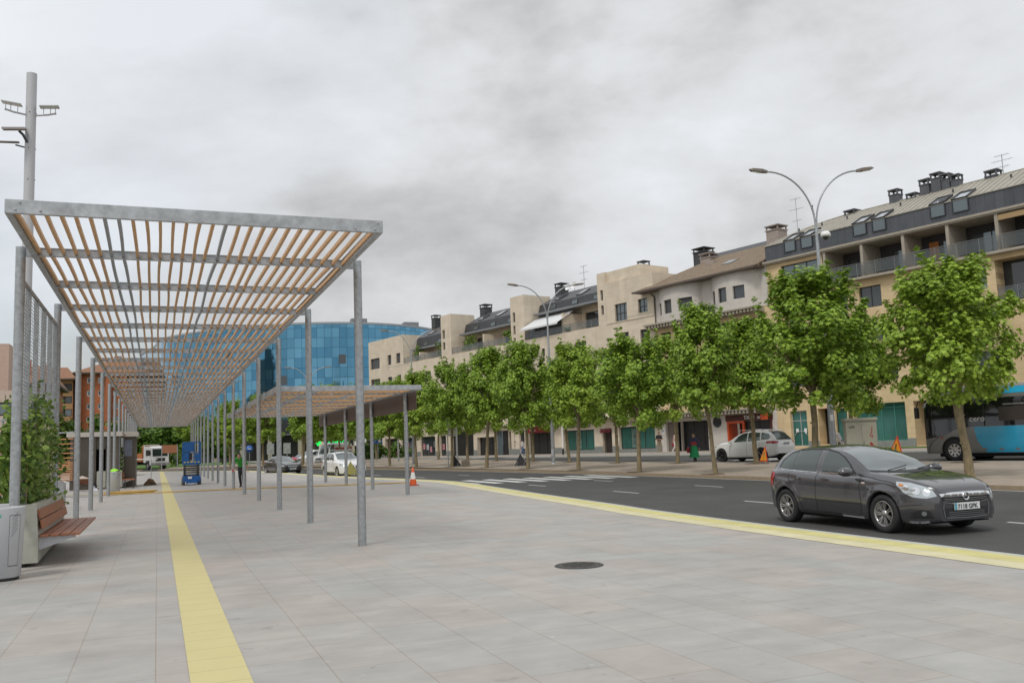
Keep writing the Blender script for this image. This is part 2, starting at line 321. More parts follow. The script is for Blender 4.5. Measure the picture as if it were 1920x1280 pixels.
# fallen tree grates / pits are built with the trees
# ------------------------------------------------------------ pergolas
def ibeam(mb, p, q, h=.14, w=.07, t=.008, z=0):
    p = Vector(p); q = Vector(q); d = (q-p); L = d.length; T = Matrix.Translation(p) @ d.to_track_quat('X', 'Z').to_matrix().to_4x4()
    mb.box(0, L, -t/2, t/2, t, h-t, 0, T); mb.box(0, L, -w/2, w/2, 0, t, 0, T); mb.box(0, L, -w/2, w/2, h-t, h, 0, T)
def post(parent, x, y, ztop, r=.07, name='post', off=(0, 0, 0)):
    m = MB(); m.tube([(0, 0, -.02), (0, 0, ztop)], r, 20); m.lathe([(r-.006, ztop-.001), (0, ztop+.004)], 20)
    return m.build(name, galv, parent, loc=(x-off[0], y-off[1], 0))
def pergola(name, x0, x1, y0, y1, zb, depth, posts, xs, nsl, step, label, ptop=.14):
    bx, by = (x0+x1)/2, (y0+y1)/2; R = empty(name, (bx, by, 0), 0, label, 'pergola'); of = (bx, by, 0)
    m = MB()
    m.bbox(x0, x1, y0, y0+.06, zb, zb+depth, .006); m.bbox(x0, x1, y1-.06, y1, zb, zb+depth, .006)
    for x, s in ((x0, 1), (x1, -1)):           # channel side beams
        m.box(min(x, x+s*.008), max(x, x+s*.008), y0+.06, y1-.06, zb, zb+depth)
        m.box(min(x+s*.008, x+s*.07), max(x+s*.008, x+s*.07), y0+.06, y1-.06, zb, zb+.008)
        m.box(min(x+s*.008, x+s*.07), max(x+s*.008, x+s*.07), y0+.06, y1-.06, zb+depth-.008, zb+depth)
    m.build('beam_frame', galv_d, R, of)
    for x, z in ((x0+.12, zb+.045), (x0+.17, zb+depth-.04), (x0+.4, zb+.045), (x1-.12, zb+.045), (x1-.07, zb+depth-.04), (x1-.4, zb+.045)):
        b = MB(); b.lathe([(0, .016), (.013, .014), (.016, 0)], 8, 0, Matrix.Translation((x, y0-.001, z)) @ Matrix.Rotation(rad(90), 4, 'X')); b.build('bolt', galv, R, of)
    yb = posts[0]; bars = []
    y = yb
    while y < y1-.3: bars.append(y); y += step
    for y in bars:
        c = MB(); ibeam(c, (x0+.075, y, zb+.01), (x1-.075, y, zb+.01), depth-.05, .075); c.build('crossbar', galv_d, R, of)
    sp = (x1-x0-.2)/(nsl-1); ws = MB(); gs = MB(); rng = random.Random(5)
    seg = [y0+.07]+bars+[y1-.07]
    for i in range(nsl):
        xc = x0+.1+i*sp; tgt = gs if i in (6, 7, 15) else ws; off = 0
        for a, b2 in zip(seg[:-1], seg[1:]):
            k = rng.uniform(-.022, .022); bow = rng.uniform(-.012, .012); vs = []
            n = 3
            for j in range(n+1):
                t = j/n; xx = xc+off*(1-t)+k*t+bow*math.sin(math.pi*t); yy = a+.01+(b2-a-.02)*t
                vs += [(xx-.021, yy, zb+.045), (xx+.021, yy, zb+.045), (xx+.021, yy, zb+.105), (xx-.021, yy, zb+.105)]
            fs = [(4*j+c, 4*j+(c+1) % 4, 4*j+4+(c+1) % 4, 4*j+4+c) for j in range(n) for c in range(4)]+[(0, 3, 2, 1), (4*n, 4*n+1, 4*n+2, 4*n+3)]
            tgt.add(vs, [f[::-1] for f in fs]); off = k
    ws.build('wooden_slats', wood, R, of); gs.build('grey_slats', wood_g, R, of)
    for y in posts:
        for x, s in ((xs[0], 1), (xs[1], -1)):
            if x is None: continue
            post(R, x, y, zb+ptop, off=of)
            br = MB(); xe = x0 if s > 0 else x1
            br.box(min(x+s*.07, xe), max(x+s*.07, xe), y-.035, y+.035, zb+.0, zb+.012); br.box(min(x+s*.07, xe), max(x+s*.07, xe), y-.005, y+.005, zb+.012, zb+.12); br.build('bracket', galv_d, R, of)
    return R
pyl = [15+5.45*i for i in range(16)]
P1 = pergola('pergola', -1.8, 3.02, 12.35, 101, 4.7, .18, pyl, (-1.95, 3.2), 28, 2.725, 'long galvanised steel pergola with wooden slat roof over the plaza')
psh = [29.7+5.3*i for i in range(4)]
P2 = pergola('pergola', 3.30, 7.84, 27.4, 47.5, 3.41, .16, psh, (None, 7.92), 24, 2.65, 'lower slatted pergola by the road with a brown side panel', .02)
for y in psh:
    m = MB(); m.box(3.2, 3.30, y+.2, y+.3, 3.43, 3.55); m.build('bracket', galv_d, P2, (5.57, 37.55, 0))
brn = mat('brown_corten_panel', (.105, .072, .058), .5, .35, var=.12, scale=2)
m = MB()
for i in range(4): m.bbox(7.986, 8.012, 28.7+i*4.8, 28.7+i*4.8+4.785, 2.84, 3.52, .004)
m.build('side_panel', brn, P2, (5.57, 37.55, 0))
# ------------------------------------------------------------ mesh screen between the first two left posts
R = empty('wire_screen', (-1.98, 17.7, 0), 0, 'tall galvanised wire mesh screen standing between the two nearest left pergola posts', 'screen')
m = MB()
for y in (15.12, 16.2, 17.28, 18.36, 19.44, 20.34): m.box(-2.02, -1.94, y-.02, y+.02, .85, 4.42)
m.box(-2.0, -1.95, 15.12, 20.34, 4.38, 4.43); m.box(-2.0, -1.95, 15.12, 20.34, .85, .9); m.build('frame', galv, R, (-1.98, 17.7, 0))
m = MB()
for k in range(58): z = .95+k*.06; m.tube([(-1.975, 15.12, z), (-1.975, 20.34, z)], .006, 4, caps=False)
for k in range(26): y = 15.3+k*.2; m.tube([(-1.97, y, .9), (-1.97, y, 4.4)], .003, 4, caps=False)
m.build('wire_mesh', galv, R, (-1.98, 17.7, 0))
# ------------------------------------------------------------ planters with benches
def planter(loc, L, label, glabel):
    R = empty('concrete_planter', loc, 0, label, 'planter')
    m = MB(); W_ = 1.25      # front face at y=0, right face at x=0 (leaning)
    def hull(bot, top, z0, z1):
        vs = [(*p, z0) for p in bot]+[(*p, z1) for p in top]; m.add(vs, [(0, 3, 2, 1), (0, 1, 5, 4), (1, 2, 6, 5), (2, 3, 7, 6), (3, 0, 4, 7)])
    hull([(-W_, 0.02), (-.01, .02), (-.12, L-.02), (-W_, L-.02)], [(-W_, 0), (-.01, 0), (-.01, L), (-W_, L)], .06, .40)
    hull([(-W_, 0), (-.01, 0), (-.01, L), (-W_, L)], [(-W_, 0), (-.04, 0), (-.04, L), (-W_, L)], .40, .95)
    o_, i_ = [(-W_, 0), (-.04, 0), (-.04, L), (-W_, L)], [(-W_+.08, .08), (-.13, .08), (-.13, L-.08), (-W_+.08, L-.08)]
    m.add([(*p, .95) for p in o_]+[(*p, .95) for p in i_]+[(*p, .8) for p in i_], [(0, 1, 5, 4), (1, 2, 6, 5), (2, 3, 7, 6), (3, 0, 4, 7), (4, 5, 9, 8), (5, 6, 10, 9), (6, 7, 11, 10), (7, 4, 8, 11)])
    m.build('planter_box', concrete, R)
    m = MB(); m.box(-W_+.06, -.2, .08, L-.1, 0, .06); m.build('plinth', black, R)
    m = MB(); m.box(-W_+.08, -.19, .08, L-.08, .7, .83); m.build('soil', mat('dark_soil', (.05, .035, .02), .95, var=.3), R)
    m = MB()
    for i in range(4): m.bbox(.0+i*.145, .13+i*.145, .05, L-.25, .44, .475, .006)
    m.build('seat', benchwood, R)
    m = MB()
    for z0, x in ((.56, .03), (.715, -.01)):
        T = Matrix.Translation((x, 0, z0)) @ Matrix.Rotation(rad(-12), 4, 'Y'); m.bbox(0, .035, .05, L-.25, 0, .145, .006, 0, T)
    m.build('backrest', benchwood, R)
    for y in (.12, L/2, L-.4):
        m = MB(); m.box(-.02, .5, y, y+.04, .40, .438); m.add([(-.05, y, .25), (.02, y, .25), (.45, y, .40), (-.05, y, .40), (-.05, y+.04, .25), (.02, y+.04, .25), (.45, y+.04, .40), (-.05, y+.04, .40)], [(0, 3, 2, 1), (4, 5, 6, 7), (0, 1, 5, 4), (1, 2, 6, 5), (2, 3, 7, 6), (3, 0, 4, 7)])
        m.build('bench_bracket', greymetal, R)
    return R
planter((-1.68, 15.55, 0), 4.2, 'pale concrete planter with a red brown slatted bench, beside the nearest grey litter bin', '')
planter((-1.75, 52.6, 0), 3.6, 'distant concrete planter and wooden bench in front of the steel kiosk', '')
planter((-1.85, 88, 0), 3.6, 'farthest concrete planter with bench, beyond the steel kiosk', '')
# ------------------------------------------------------------ litter bins
gstick = mat('green_sticker', (.05, .42, .25), .5)
def bin_(loc, rz, label):
    R = empty('litter_bin', loc, rz, label, 'litter bin', 'grey litter bins')
    m = MB(); m.lathe([(0, .04), (.24, .04), (.255, .05), (.30, .97), (.30, .985), (.27, .985), (.265, .9), (0, .9)], 36); m.build('body', greymetal, R)
    m = MB(); m.lathe([(.235, 0), (.235, .045)], 30); m.build('plinth', black, R)
    m = MB(); T = Matrix.Translation((0, 0, 0))
    def cyl(a0, a1, z0, z1, dr, mi=0, n=8):
        vs = []
        for k in range(n+1):
            a = a0+(a1-a0)*k/n
            for z in (z0, z1): r = .255+.045*(z-.05)/.92+dr; vs.append((r*math.cos(a), r*math.sin(a), z))
        m.add(vs, [(2*k, 2*k+2, 2*k+3, 2*k+1) for k in range(n)], mi, True)
    a = rad(-62)
    for (p, q) in ((a, a+.012), (a+.55, a+.562)): cyl(p, q, .2, .88, .002, 0, 1)
    cyl(a, a+.56, .196, .204, .002); cyl(a, a+.56, .876, .884, .002)
    for j in range(5):
        for k in range(8): z = .60+j*.055+k*.014; cyl(a+.12+k*.035, a+.155+k*.035, z, z+.008, .002, 0, 1)
    m.build('door_seam', black, R)
    m = MB(); cyl(rad(-100), rad(-82), .86, .90, .003); m.build('sticker', gstick, R)
    return R
bin_((-2.0, 14.2, 0), 0, 'grey cylindrical litter bin with green sticker in the left foreground')
B2 = bin_((-1.9, 46.5, 0), 0, 'grey litter bin with a lime green hi-vis vest draped over it')
# white rail beside the near bin
R = empty('bench_rail', (-2.1, 12.6, 0), 0, 'white flat metal rail above the near litter bin at the left edge', 'rail')
m = MB(); m.bbox(-3.4, -1.77, 13.2, 13.32, 1.03, 1.07, .005); m.build('rail_top', greymetal, R, (-2.1, 12.6, 0))
m = MB(); m.tube([(-2.7, 13.26, 0), (-2.7, 13.26, 1.03)], .025, 10); m.build('leg', greymetal, R, (-2.1, 12.6, 0))
# hi-vis vest
hiv = mat('lime_fabric', (.32, .75, .04), .8, var=.15, scale=12)
m = MB(); n = 14; vs = []
for i in range(n+1):
    t = i/n
    for j in range(9):
        s = j/8; x = -.34+.62*t; y = -.25+.5*s; z = 1.0+.1*math.sin(math.pi*t)*math.sin(math.pi*s)+.03*math.sin(9*t+5*s)
        if t < .25: z -= (.25-t)*2.6; x = -.31+.02*math.sin(7*s)
        vs.append((x, y, z))
m.add(vs, [(i*9+j, i*9+9+j, i*9+10+j, i*9+j+1) for i in range(n) for j in range(8)], 0, True)
tag(m.build('safety_vest', hiv, loc=(-1.9, 46.5, 0)), 'lime green hi-vis vest thrown over the farther grey litter bin', 'vest')
# ------------------------------------------------------------ tall light pole
polem = mat('matt_grey_pole', (.47, .475, .49), .5, .1)
R = empty('light_pole', (-2.73, 22, 0), 0, 'tall thick grey pole with floodlights at two heights, behind the left end of the pergola', 'light pole')
m = MB(); m.tube([(0, 0, 0), (0, 0, 10.4)], .11, 24); m.build('pole', polem, R)
lm = mat('lamp_housing_brown', (.17, .14, .12), .5, .3); lg = mat('lamp_glass_pale', (.62, .66, .64), .25)
def flood(px, py, pz, yaw, tilt, roll=0, sz=(.42, .3, .035), mat_=lm):
    T = Matrix.Translation((px, py, pz)) @ Matrix.Rotation(yaw, 4, 'Z') @ Matrix.Rotation(roll, 4, 'X') @ Matrix.Rotation(tilt, 4, 'Y')
    h = MB(); h.bbox(-sz[0]/2, sz[0]/2, -sz[1]/2, sz[1]/2, 0, sz[2], .01, 0, T); h.box(-sz[0]/2+.03, sz[0]/2-.03, -sz[1]/2+.03, sz[1]/2-.03, -.004, -.001, 1, T); h.build('floodlight', [mat_, lg], R)
for s in (-1, 1):
    flood(s*.38, -.05, 9.62, 0, rad(-6*s), rad(8), (.4, .3, .03), mat('lamp_housing_pale', (.5, .52, .5), .4, .3))
    m = MB(); m.tube([(s*.1, 0, 9.42), (s*.35, -.03, 9.45), (s*.52, -.04, 9.5)], .022, 8)
    for x in (.26, .4, .5): m.tube([(s*x, -.04, 9.46), (s*x, -.04, 9.63)], .008, 6)
    m.build('floodlight_arm', polem, R)
flood(-.3, -.2, 8.98, rad(15), rad(-10), rad(25), (.46, .36, .04)); flood(-.46, .1, 8.76, rad(10), rad(-6), rad(20), (.46, .34, .04))
m = MB(); m.tube([(-.05, -.1, 8.75), (-.12, -.2, 8.88), (-.2, -.2, 8.96)], .03, 8); m.tube([(-.1, .02, 8.66), (-.3, .08, 8.72)], .018, 8); m.build('floodlight_arm', darkmetal, R)
m = MB()
for z in (7.9, 9.46, 8.62): m.tube([(.1, -.03, z), (.125, -.03, z)], .01, 6); m.tube([(-.02, -.11, z), (-.02, -.125, z)], .01, 6)
m.build('bolt', darkmetal, R)
# ------------------------------------------------------------ slatted fences at left
def slat_fence(p, q, z0, zt, label):
    p = Vector((*p, 0)); q = Vector((*q, 0)); L = (q-p).length; rz = math.atan2(q.y-p.y, q.x-p.x); R = empty('slat_fence', p, rz, label, 'fence')
    m = MB(); z = z0; k = 0
    while z < zt: m.bbox(0, L, -.02, .015, z, z+.05, .004); z += (.09 if k < 8 else .2); k += 1
    m.build('slats', mat('orange_wood_slat', (.42, .19, .075), .6, var=.2, scale=3, stretch=(1, 8, 8)), R)
    x = .02
    while x < L: m = MB(); m.box(x, x+.05, .02, .06, 0, zt+.12); m.build('fence_post', galv_d, R); x += L/max(1, round(L/1.4))-.001
    m = MB(); m.box(0, L, -.03, .09, zt+.1, zt+.15); m.build('top_rail', galv_d, R)
slat_fence((-6.2, 46), (-3.3, 41.8), .75, 2.65, 'orange slatted fence between the ivy screen and the steel kiosk')
slat_fence((-5.6, 30), (-3.1, 24.6), .7, 2.55, 'orange slatted fence at the far left edge of the picture')
# crowd barrier posts with red and white tape
R = empty('barrier', (-2.9, 34, 0), 0, 'row of short grey tubes with red and white tape beyond the bench', 'barrier')
for i in range(5):
    m = MB(); m.tube([(-2.65-i*.22, 30.5+i*1.9, 0), (-2.65-i*.22, 30.5+i*1.9, .92)], .06, 12); m.build('bollard', galv, R, (-2.9, 34, 0))
tapm = mat('white_tape', (.75, .7, .68), .5); tapr = mat('red_tape', (.6, .06, .06), .5)
m = MB(); P0 = [Vector((-2.6-i*.055, 30.4+i*.475, .78+.05*math.sin(i*1.7))) for i in range(17)]
for i in range(16): a, b = P0[i], P0[i+1]; m.quad(a+Vector((0, 0, -.04)), b+Vector((0, 0, -.04)), b+Vector((0, 0, .04)), a+Vector((0, 0, .04)), mi=i % 2)
m.build('tape', [tapm, tapr], R, (-2.9, 34, 0))
m = MB(); P0 = [Vector((3.2+.1*math.sin(i), 42.15+.09*math.cos(i), .86+.03*math.sin(i*2.1))) for i in range(8)]
for i in range(7): a, b = P0[i], P0[i+1]; m.quad(a+Vector((0, 0, -.04)), b+Vector((0, 0, -.04)), b+Vector((0, 0, .04)), a+Vector((0, 0, .04)), mi=i % 2)
tag(m.build('warning_tape', [tapm, tapr]), 'scrap of red and white tape wound round a right hand pergola post', 'tape')
# ------------------------------------------------------------ kiosk
steel = mat('brushed_steel_panel', (.135, .12, .10), .33, .75, var=.18, scale=1.2, stretch=(1, 1, .3))
R = empty('kiosk', (-2.7, 53, 0), 0, 'brushed steel kiosk with flat pale roof slab and open dark doorway', 'kiosk')
k0 = (-2.7, 53, 0)
m = MB(); m.box(-4.3, -3.05, 52.6, 56, 0, 2.75); m.box(-3.05, -2.55, 52.9, 53, 2.15, 2.75); m.box(-2.45, -1.95, 52.6, 56, 0, 2.75); m.box(-3.05, -2.45, 54.8, 54.9, 0, 2.75, 1); m.box(-3.05, -2.45, 52.8, 54.8, 2.12, 2.16); m.build('wall', [steel, black], R, k0)
m = MB(); m.bbox(-4.45, -1.75, 52.2, 56.6, 2.78, 3.03, .01); m.build('roof', mat('pale_concrete_slab', (.48, .45, .4), .8, var=.06), R, k0)
m = MB(); m.box(-2.56, -2.44, 52.55, 52.6, 0, 2.1); m.build('door', steel, R, k0)
R = empty('kiosk', (-1.3, 56, 0), 0, 'smaller steel clad kiosk pillar with a blue grey panel, right of the wide kiosk', 'kiosk')
m = MB(); m.box(-1.75, -1.12, 54.5, 57.5, 0, 2.75); m.build('wall', steel, R, (-1.3, 56, 0))
m = MB(); m.bbox(-1.9, -1.0, 54.2, 57.8, 2.78, 3.05, .01); m.build('roof', MATS['pale_concrete_slab'], R, (-1.3, 56, 0))
m = MB(); m.box(-1.72, -1.32, 54.48, 54.497, 1.7, 2.6); m.build('panel', mat('blue_grey_panel', (.25, .29, .38), .3, var=.2, scale=3), R, (-1.3, 56, 0))
R = empty('bench', (-1.4, 51.8, 0), 0, 'small wooden bench in front of the steel kiosk pillar', 'bench')
m = MB(); 
for i in range(3): m.bbox(-1.7, -1.1, 51.5+i*.16, 51.64+i*.16, .44, .48, .005)
m.build('seat', benchwood, R, (-1.4, 51.8, 0)); 
for x in (-1.6, -1.2):
    m = MB(); m.box(x, x+.05, 51.55, 51.95, 0, .44); m.build('leg', darkmetal, R, (-1.4, 51.8, 0))
# wheelbarrow
R = empty('wheelbarrow', (-3.55, 50.6, 0), rad(10), 'rusty wheelbarrow heaped with pale rubble in front of the steel kiosk', 'wheelbarrow')
m = MB(); vs = [(-.25, -.18, .35), (.3, -.18, .35), (.3, .18, .35), (-.25, .18, .35), (-.45, -.32, .65), (.45, -.32, .62), (.45, .32, .62), (-.45, .32, .65)]
m.add(vs, [(0, 1, 2, 3), (0, 4, 5, 1), (1, 5, 6, 2), (2, 6, 7, 3), (3, 7, 4, 0)]); m.build('tray', mat('rusty_red_steel', (.22, .09, .05), .6, .2, var=.3), R)
m = MB(); m.add([(-.4, -.28, .64), (.4, -.28, .6), (.4, .28, .6), (-.4, .28, .64), (0, 0, .78)], [(0, 1, 4), (1, 2, 4), (2, 3, 4), (3, 0, 4)]); m.build('rubble', mat('pale_rubble', (.5, .42, .36), .9, var=.2), R)
for s in (-1, 1):
    m = MB(); m.tube([(.45, s*.05, .2), (-.2, s*.2, .38), (-.8, s*.28, .6)], .018, 8); m.build('handle', darkmetal, R)
    m = MB(); m.tube([(-.3, s*.2, .38), (-.35, s*.2, 0)], .015, 6); m.build('leg', darkmetal, R)
m = MB(); m.lathe([(.1, -.03), (.18, -.04), (.2, 0), (.18, .04), (.1, .03)], 16, 0, Matrix.Translation((.5, 0, .2)) @ Matrix.Rotation(rad(90), 4, 'X')); m.build('wheel', black, R)
# white sack, tarp heap
def heap(name, loc, sx, sy, sz, m_, label, cat, seed=1):
    rng = random.Random(seed); mb = MB(); n = 12; vs = []
    for i in range(n+1):
        for j in range(n+1):
            x = 2*i/n-1; y = 2*j/n-1; r = min(1, max(abs(x), abs(y))); h = (1-r**2)*(.7+.5*rng.random()); vs.append((x*sx*(1+.1*rng.random()), y*sy, h*sz))
    mb.add(vs, [(i*(n+1)+j, (i+1)*(n+1)+j, (i+1)*(n+1)+j+1, i*(n+1)+j+1) for i in range(n) for j in range(n)], 0, True)
    return tag(mb.build(name, m_, loc=loc), label, cat)
heap('plastic_bag', (-3.05, 50.8, 0), .22, .2, .3, mat('white_plastic', (.8, .82, .88), .5), 'crumpled white plastic bag on the ground by the wheelbarrow', 'bag', 3)
heap('clothes_heap', (-.38, 55.5, 0), .34, .3, .34, mat('black_brown_cloth', (.02, .018, .016), .9, col2=(.22, .12, .05), scale=2), 'dark heap of coats and rags lying on the paving left of the yellow line', 'clothes', 4)
# wooden batten across the plaza and hose coil
ow = mat('yellow_hose_rubber', (.52, .34, .09), .6, var=.12)
m = MB(); pts = [(-2.2, 43.3), (-.5, 42.9), (1.5, 42.5), (3.7, 42.0), (6.2, 41.0), (8.6, 39.9), (10.4, 39.2)]
m.tube([(x, y, .03) for x, y in cmr(pts, 5)], .028, 6); tag(m.build('hose', ow), 'long yellow brown hose lying right across the plaza under the pergola', 'hose')
m = MB()
for k in range(3):
    m.tube([(-1.1+(.9+.1*k)*math.cos(a*.4), 43.9+(.55+.08*k)*math.sin(a*.4), .03+.03*k) for a in range(17)], .03, 6)
tag(m.build('hose_coil', ow), 'flat coil of yellow brown hose left of the yellow tactile path', 'hose')
# roller sign stand (thin post with white arm)
R = empty('survey_stand', (-.4, 60, 0), 0, 'thin grey stand carrying a long white horizontal pole near the dark clothes heap', 'stand')
m = MB(); m.tube([(-.35, 60, 0), (-.35, 60, 1.45)], .02, 8); m.build('post', galv, R, (-.4, 60, 0))
m = MB(); m.tube([(-1.6, 60, 1.5), (.0, 60, 1.45)], .03, 8); m.build('white_pole', white_p, R, (-.4, 60, 0))
# brown board sign
R = empty('information_board', (1.2, 104, 0), 0, 'plain brown board on two steel posts in front of the far trees', 'sign')
m = MB(); m.bbox(.48, 1.98, 104, 104.04, 1.95, 2.82, .01); m.build('board', mat('rust_brown_board', (.32, .13, .06), .6, var=.08), R, (1.2, 104, 0))
for x in (.44, 2.02):
    m = MB(); m.box(x-.04, x+.04, 103.98, 104.06, 0, 2.86); m.build('post', galv, R, (1.2, 104, 0))
# ------------------------------------------------------------ scissor lift
blue = mat('machine_blue', (.012, .10, .32), .4, .1, var=.1, scale=6)
R = empty('scissor_lift', (1.76, 52.8, 0), 0, 'folded blue scissor lift parked under the pergola', 'scissor lift')
m = MB(); m.bbox(-.46, .46, -.9, .9, .18, .5, .03); m.bbox(-.3, .3, -.95, -.88, .1, .34, .02); m.build('chassis', blue, R)
for s in (-1, 1):
    for y in (-.62, .62):
        m = MB(); T = Matrix.Translation((s*.42, y, .19)) @ Matrix.Rotation(rad(90), 4, 'Y'); m.lathe([(.06, -.07), (.17, -.075), (.19, -.05), (.19, .05), (.17, .075), (.06, .07)], 20, 0, T); m.build('wheel', mat('grey_tyre', (.12, .12, .11), .7), R)
m = MB(); yb = mat('yellow_black_mark', (.7, .55, .05), .5)
for i in range(5):
    z = .52+i*.117; m.box(-.4, -.3, -.85, .85, z, z+.09, 0); m.box(.3, .4, -.85, .85, z, z+.09, 0); m.box(-.4, .4, -.86, -.80, z+.005, z+.08, 0)
m.build('scissor_arms', mat('dark_grease_steel', (.04, .04, .045), .5, .4), R)
m = MB(); m.bbox(-.46, .46, -.92, .92, 1.1, 1.24, .01); m.build('platform', blue, R)
for i in range(5): m = MB(); m.box(-.42+i*.18, -.33+i*.18, -.93, -.922, 1.22, 1.27); m.build('warning_mark', yb, R)
m = MB()
for x in (-.45, .45):
    for y in (-.9, -.3, .3, .9): m.tube([(x, y, 1.2), (x, y, 2.33)], .018, 6)
    for z in (1.75, 2.33): m.tube([(x, -.9, z), (x, .9, z)], .018, 6)
for y in (-.9, .9):
    for z in (1.5, 1.75, 2.33): m.tube([(-.45, y, z), (.45, y, z)], .018, 6)
    for x in (-.16, .16): m.tube([(x, y, 1.2), (x, y, 2.33)], .014, 6)
m.build('guard_rail', blue, R)
m = MB(); m.box(-.42, .1, -.905, -.88, 1.82, 2.3); m.box(-.44, -.14, -.9, -.88, 1.25, 1.78); m.box(.16, .44, -.9, -.88, 1.25, 1.7); m.build('panel', blue, R)
m = MB(); m.box(-.14, -.0, -.93, -.9, 1.35, 1.72); m.build('control_box', black, R)
m = MB(); m.box(-.2, .0, -.965, -.955, .35, .46); m.box(-.18, .12, -.96, -.955, .06, .1); m.build('label_plate', white_p, R)
# ------------------------------------------------------------ traffic cone
R = empty('traffic_cone', (9.98, 36.5, 0), 0, 'orange traffic cone with white band at the kerb beside the lower pergola', 'traffic cone')
org = mat('orange_plastic', (.72, .11, .025), .5, var=.08)
m = MB(); m.bbox(-.21, .21, -.21, .21, 0, .04, .015); m.build('base', mat('dark_orange_base', (.35, .07, .03), .6), R)
m = MB(); m.lathe([(.155, .04), (.118, .27)], 24, 0); m.lathe([(.118, .27), (.068, .55)], 24, 1); m.lathe([(.068, .55), (.035, .74), (.02, .745)], 24, 0); m.build('cone', [org, mat('white_reflective_band', (.8, .8, .78), .4)], R)
# ------------------------------------------------------------ triangular works signs
def worksign(loc, rz, label, back=False, face=None, lift=0, bcol=None):
    R = empty('roadworks_sign', loc, rz, label, 'road sign', 'triangular works signs')
    yel = mat('works_yellow', (.85, .36, .02), .4); red = mat('works_red', (.62, .05, .03), .4); dk = mat('sign_back_khaki', (.32, .30, .10), .6)
    T = Matrix.Rotation(rad(-12), 4, 'X'); s = .95; h = s*.866; z0 = .12+lift; dk = bcol or dk
    def tri(k, y0, y1, mi, mb): c = (0, z0+h/3); P = [(c[0]+(x-c[0])*k, c[1]+(z-c[1])*k) for x, z in ((-s/2, z0), (s/2, z0), (0, z0+h))]; mb.add([T @ Vector((x, y0, z)) for x, z in P]+[T @ Vector((x, y1, z)) for x, z in P], [(0, 1, 2), (3, 5, 4), (0, 3, 4, 1), (1, 4, 5, 2), (2, 5, 3, 0)], mi)
    m = MB(); tri(1, 0, .012, 0, m); m.build('sign_plate', [(dk if back else red)], R)
    if not back:
        m = MB(); tri(.78, -.006, -.001, 0, m); m.build('sign_face', yel, R)
        m = MB(); m.box(-.03, .03, -.012, -.008, z0+.28, z0+.5, 0, T); m.box(-.03, .03, -.012, -.008, z0+.17, z0+.23, 0, T); m.build('exclamation_mark', black, R)
    m = MB()
    for x in (-.3, .3): m.tube([(x, .0, z0+.02), (x, .0, 0)], .012, 6); m.tube([(x*.7, -.1, z0+.5), (x*.9, .35, 0)], .01, 6)
    m.build('leg', galv, R); return R
worksign((28.2, 37.0, .1), rad(-103), 'orange triangular works sign beside the white SUV, behind a tree trunk')
worksign((25.35, 25.6, .02), rad(-98), 'orange triangular exclamation sign between the grey cabinet and the blue bus', lift=.42)
worksign((10.7, 52.8, 0), rad(150), 'triangular sign seen from behind at the kerb in front of the white crossover', True)
worksign((22.2, 54.3, .0), rad(140), 'dark back of a triangular sign by a trunk below the walking woman', True, bcol=darkmetal)
worksign((20.1, 61.8, .0), rad(140), 'dark back of a triangular sign beside the stone bench', True, bcol=darkmetal)
# ------------------------------------------------------------ facade buildings; coordinates (s, v, z): s = -u runs right along the facade, v into the block
stone = brickmat('cream_stone_cladding', (.61, .52, .405), (.67, .58, .46), (.52, .44, .335), .9, .45, .006, rough=.8, rot=(rad(90), 0, 0), noise=.05, stain=.08, bump=.08, streak=(1.4, .07, (1, 1, .12)))
stone_y = brickmat('yellow_sandstone_cladding', (.58, .435, .245), (.66, .51, .31), (.44, .33, .19), .8, .4, .008, rough=.8, rot=(rad(90), 0, 0), noise=.08, stain=.12, bump=.05)
marble = mat('pale_grey_render', (.56, .52, .47), .6, var=.07, scale=1.5)
grey_base = mat('grey_stone_plinth', (.22, .23, .215), .7, var=.12, scale=3)
slate = brickmat('slate_tiles', (.042, .043, .047), (.055, .056, .06), (.025, .025, .028), .35, .22, .012, rough=.6, rot=(rad(90), 0, 0), noise=.2, bump=.4)
slate_r = mat('slate_roof_slope', (.085, .085, .088), .6, var=.2, scale=2, bump=.2, bscale=20)
zinc = brickmat('zinc_cladding', (.075, .082, .092), (.095, .10, .11), (.04, .043, .048), .62, 6, .012, rough=.42, rot=(rad(90), 0, 0), offset=0, noise=.1, bump=.3, metal=.3, streak=(1, .2, (1, 1, .15)))
zinc_r = mat('pale_standing_seam_roof', (.36, .335, .28), .6, .1, var=.1, scale=1.5)
tile_r = brickmat('brown_roof_tiles', (.21, .155, .10), (.27, .20, .135), (.10, .07, .045), .28, .3, .03, rough=.85, noise=.15, bump=.6, nscale=4)
frame_m = mat('dark_window_frame', (.045, .04, .036), .4, .2)
shut_m = mat('grey_roller_shutter', (.062, .064, .066), .5, var=.1, scale=2, stretch=(1, 1, 14))
pane_m = mat('window_pane', (.04, .05, .055), .05, spec=.8); pane_s = mat('sky_reflecting_pane', (.16, .19, .20), .05, .6)
pane_g = mat('green_shop_glass', (.045, .155, .13), .09, .25, var=.25, scale=.8, stretch=(1, 1, .4)); pane_g2 = mat('pale_green_shop_glass', (.16, .25, .22), .12, .2, var=.2, scale=.9)
balus = mat('railing_glass', (.13, .15, .15), .08, .1, alpha=.32, spec=.8); gut = mat('grey_gutter_metal', (.24, .25, .26), .45, .4); trimc = mat('concrete_trim', (.36, .32, .26), .75, var=.1)
shopdark = mat('dark_shop_interior', (.022, .022, .024), .25, spec=.6); awn = mat('white_awning_cloth', (.66, .67, .67), .8)
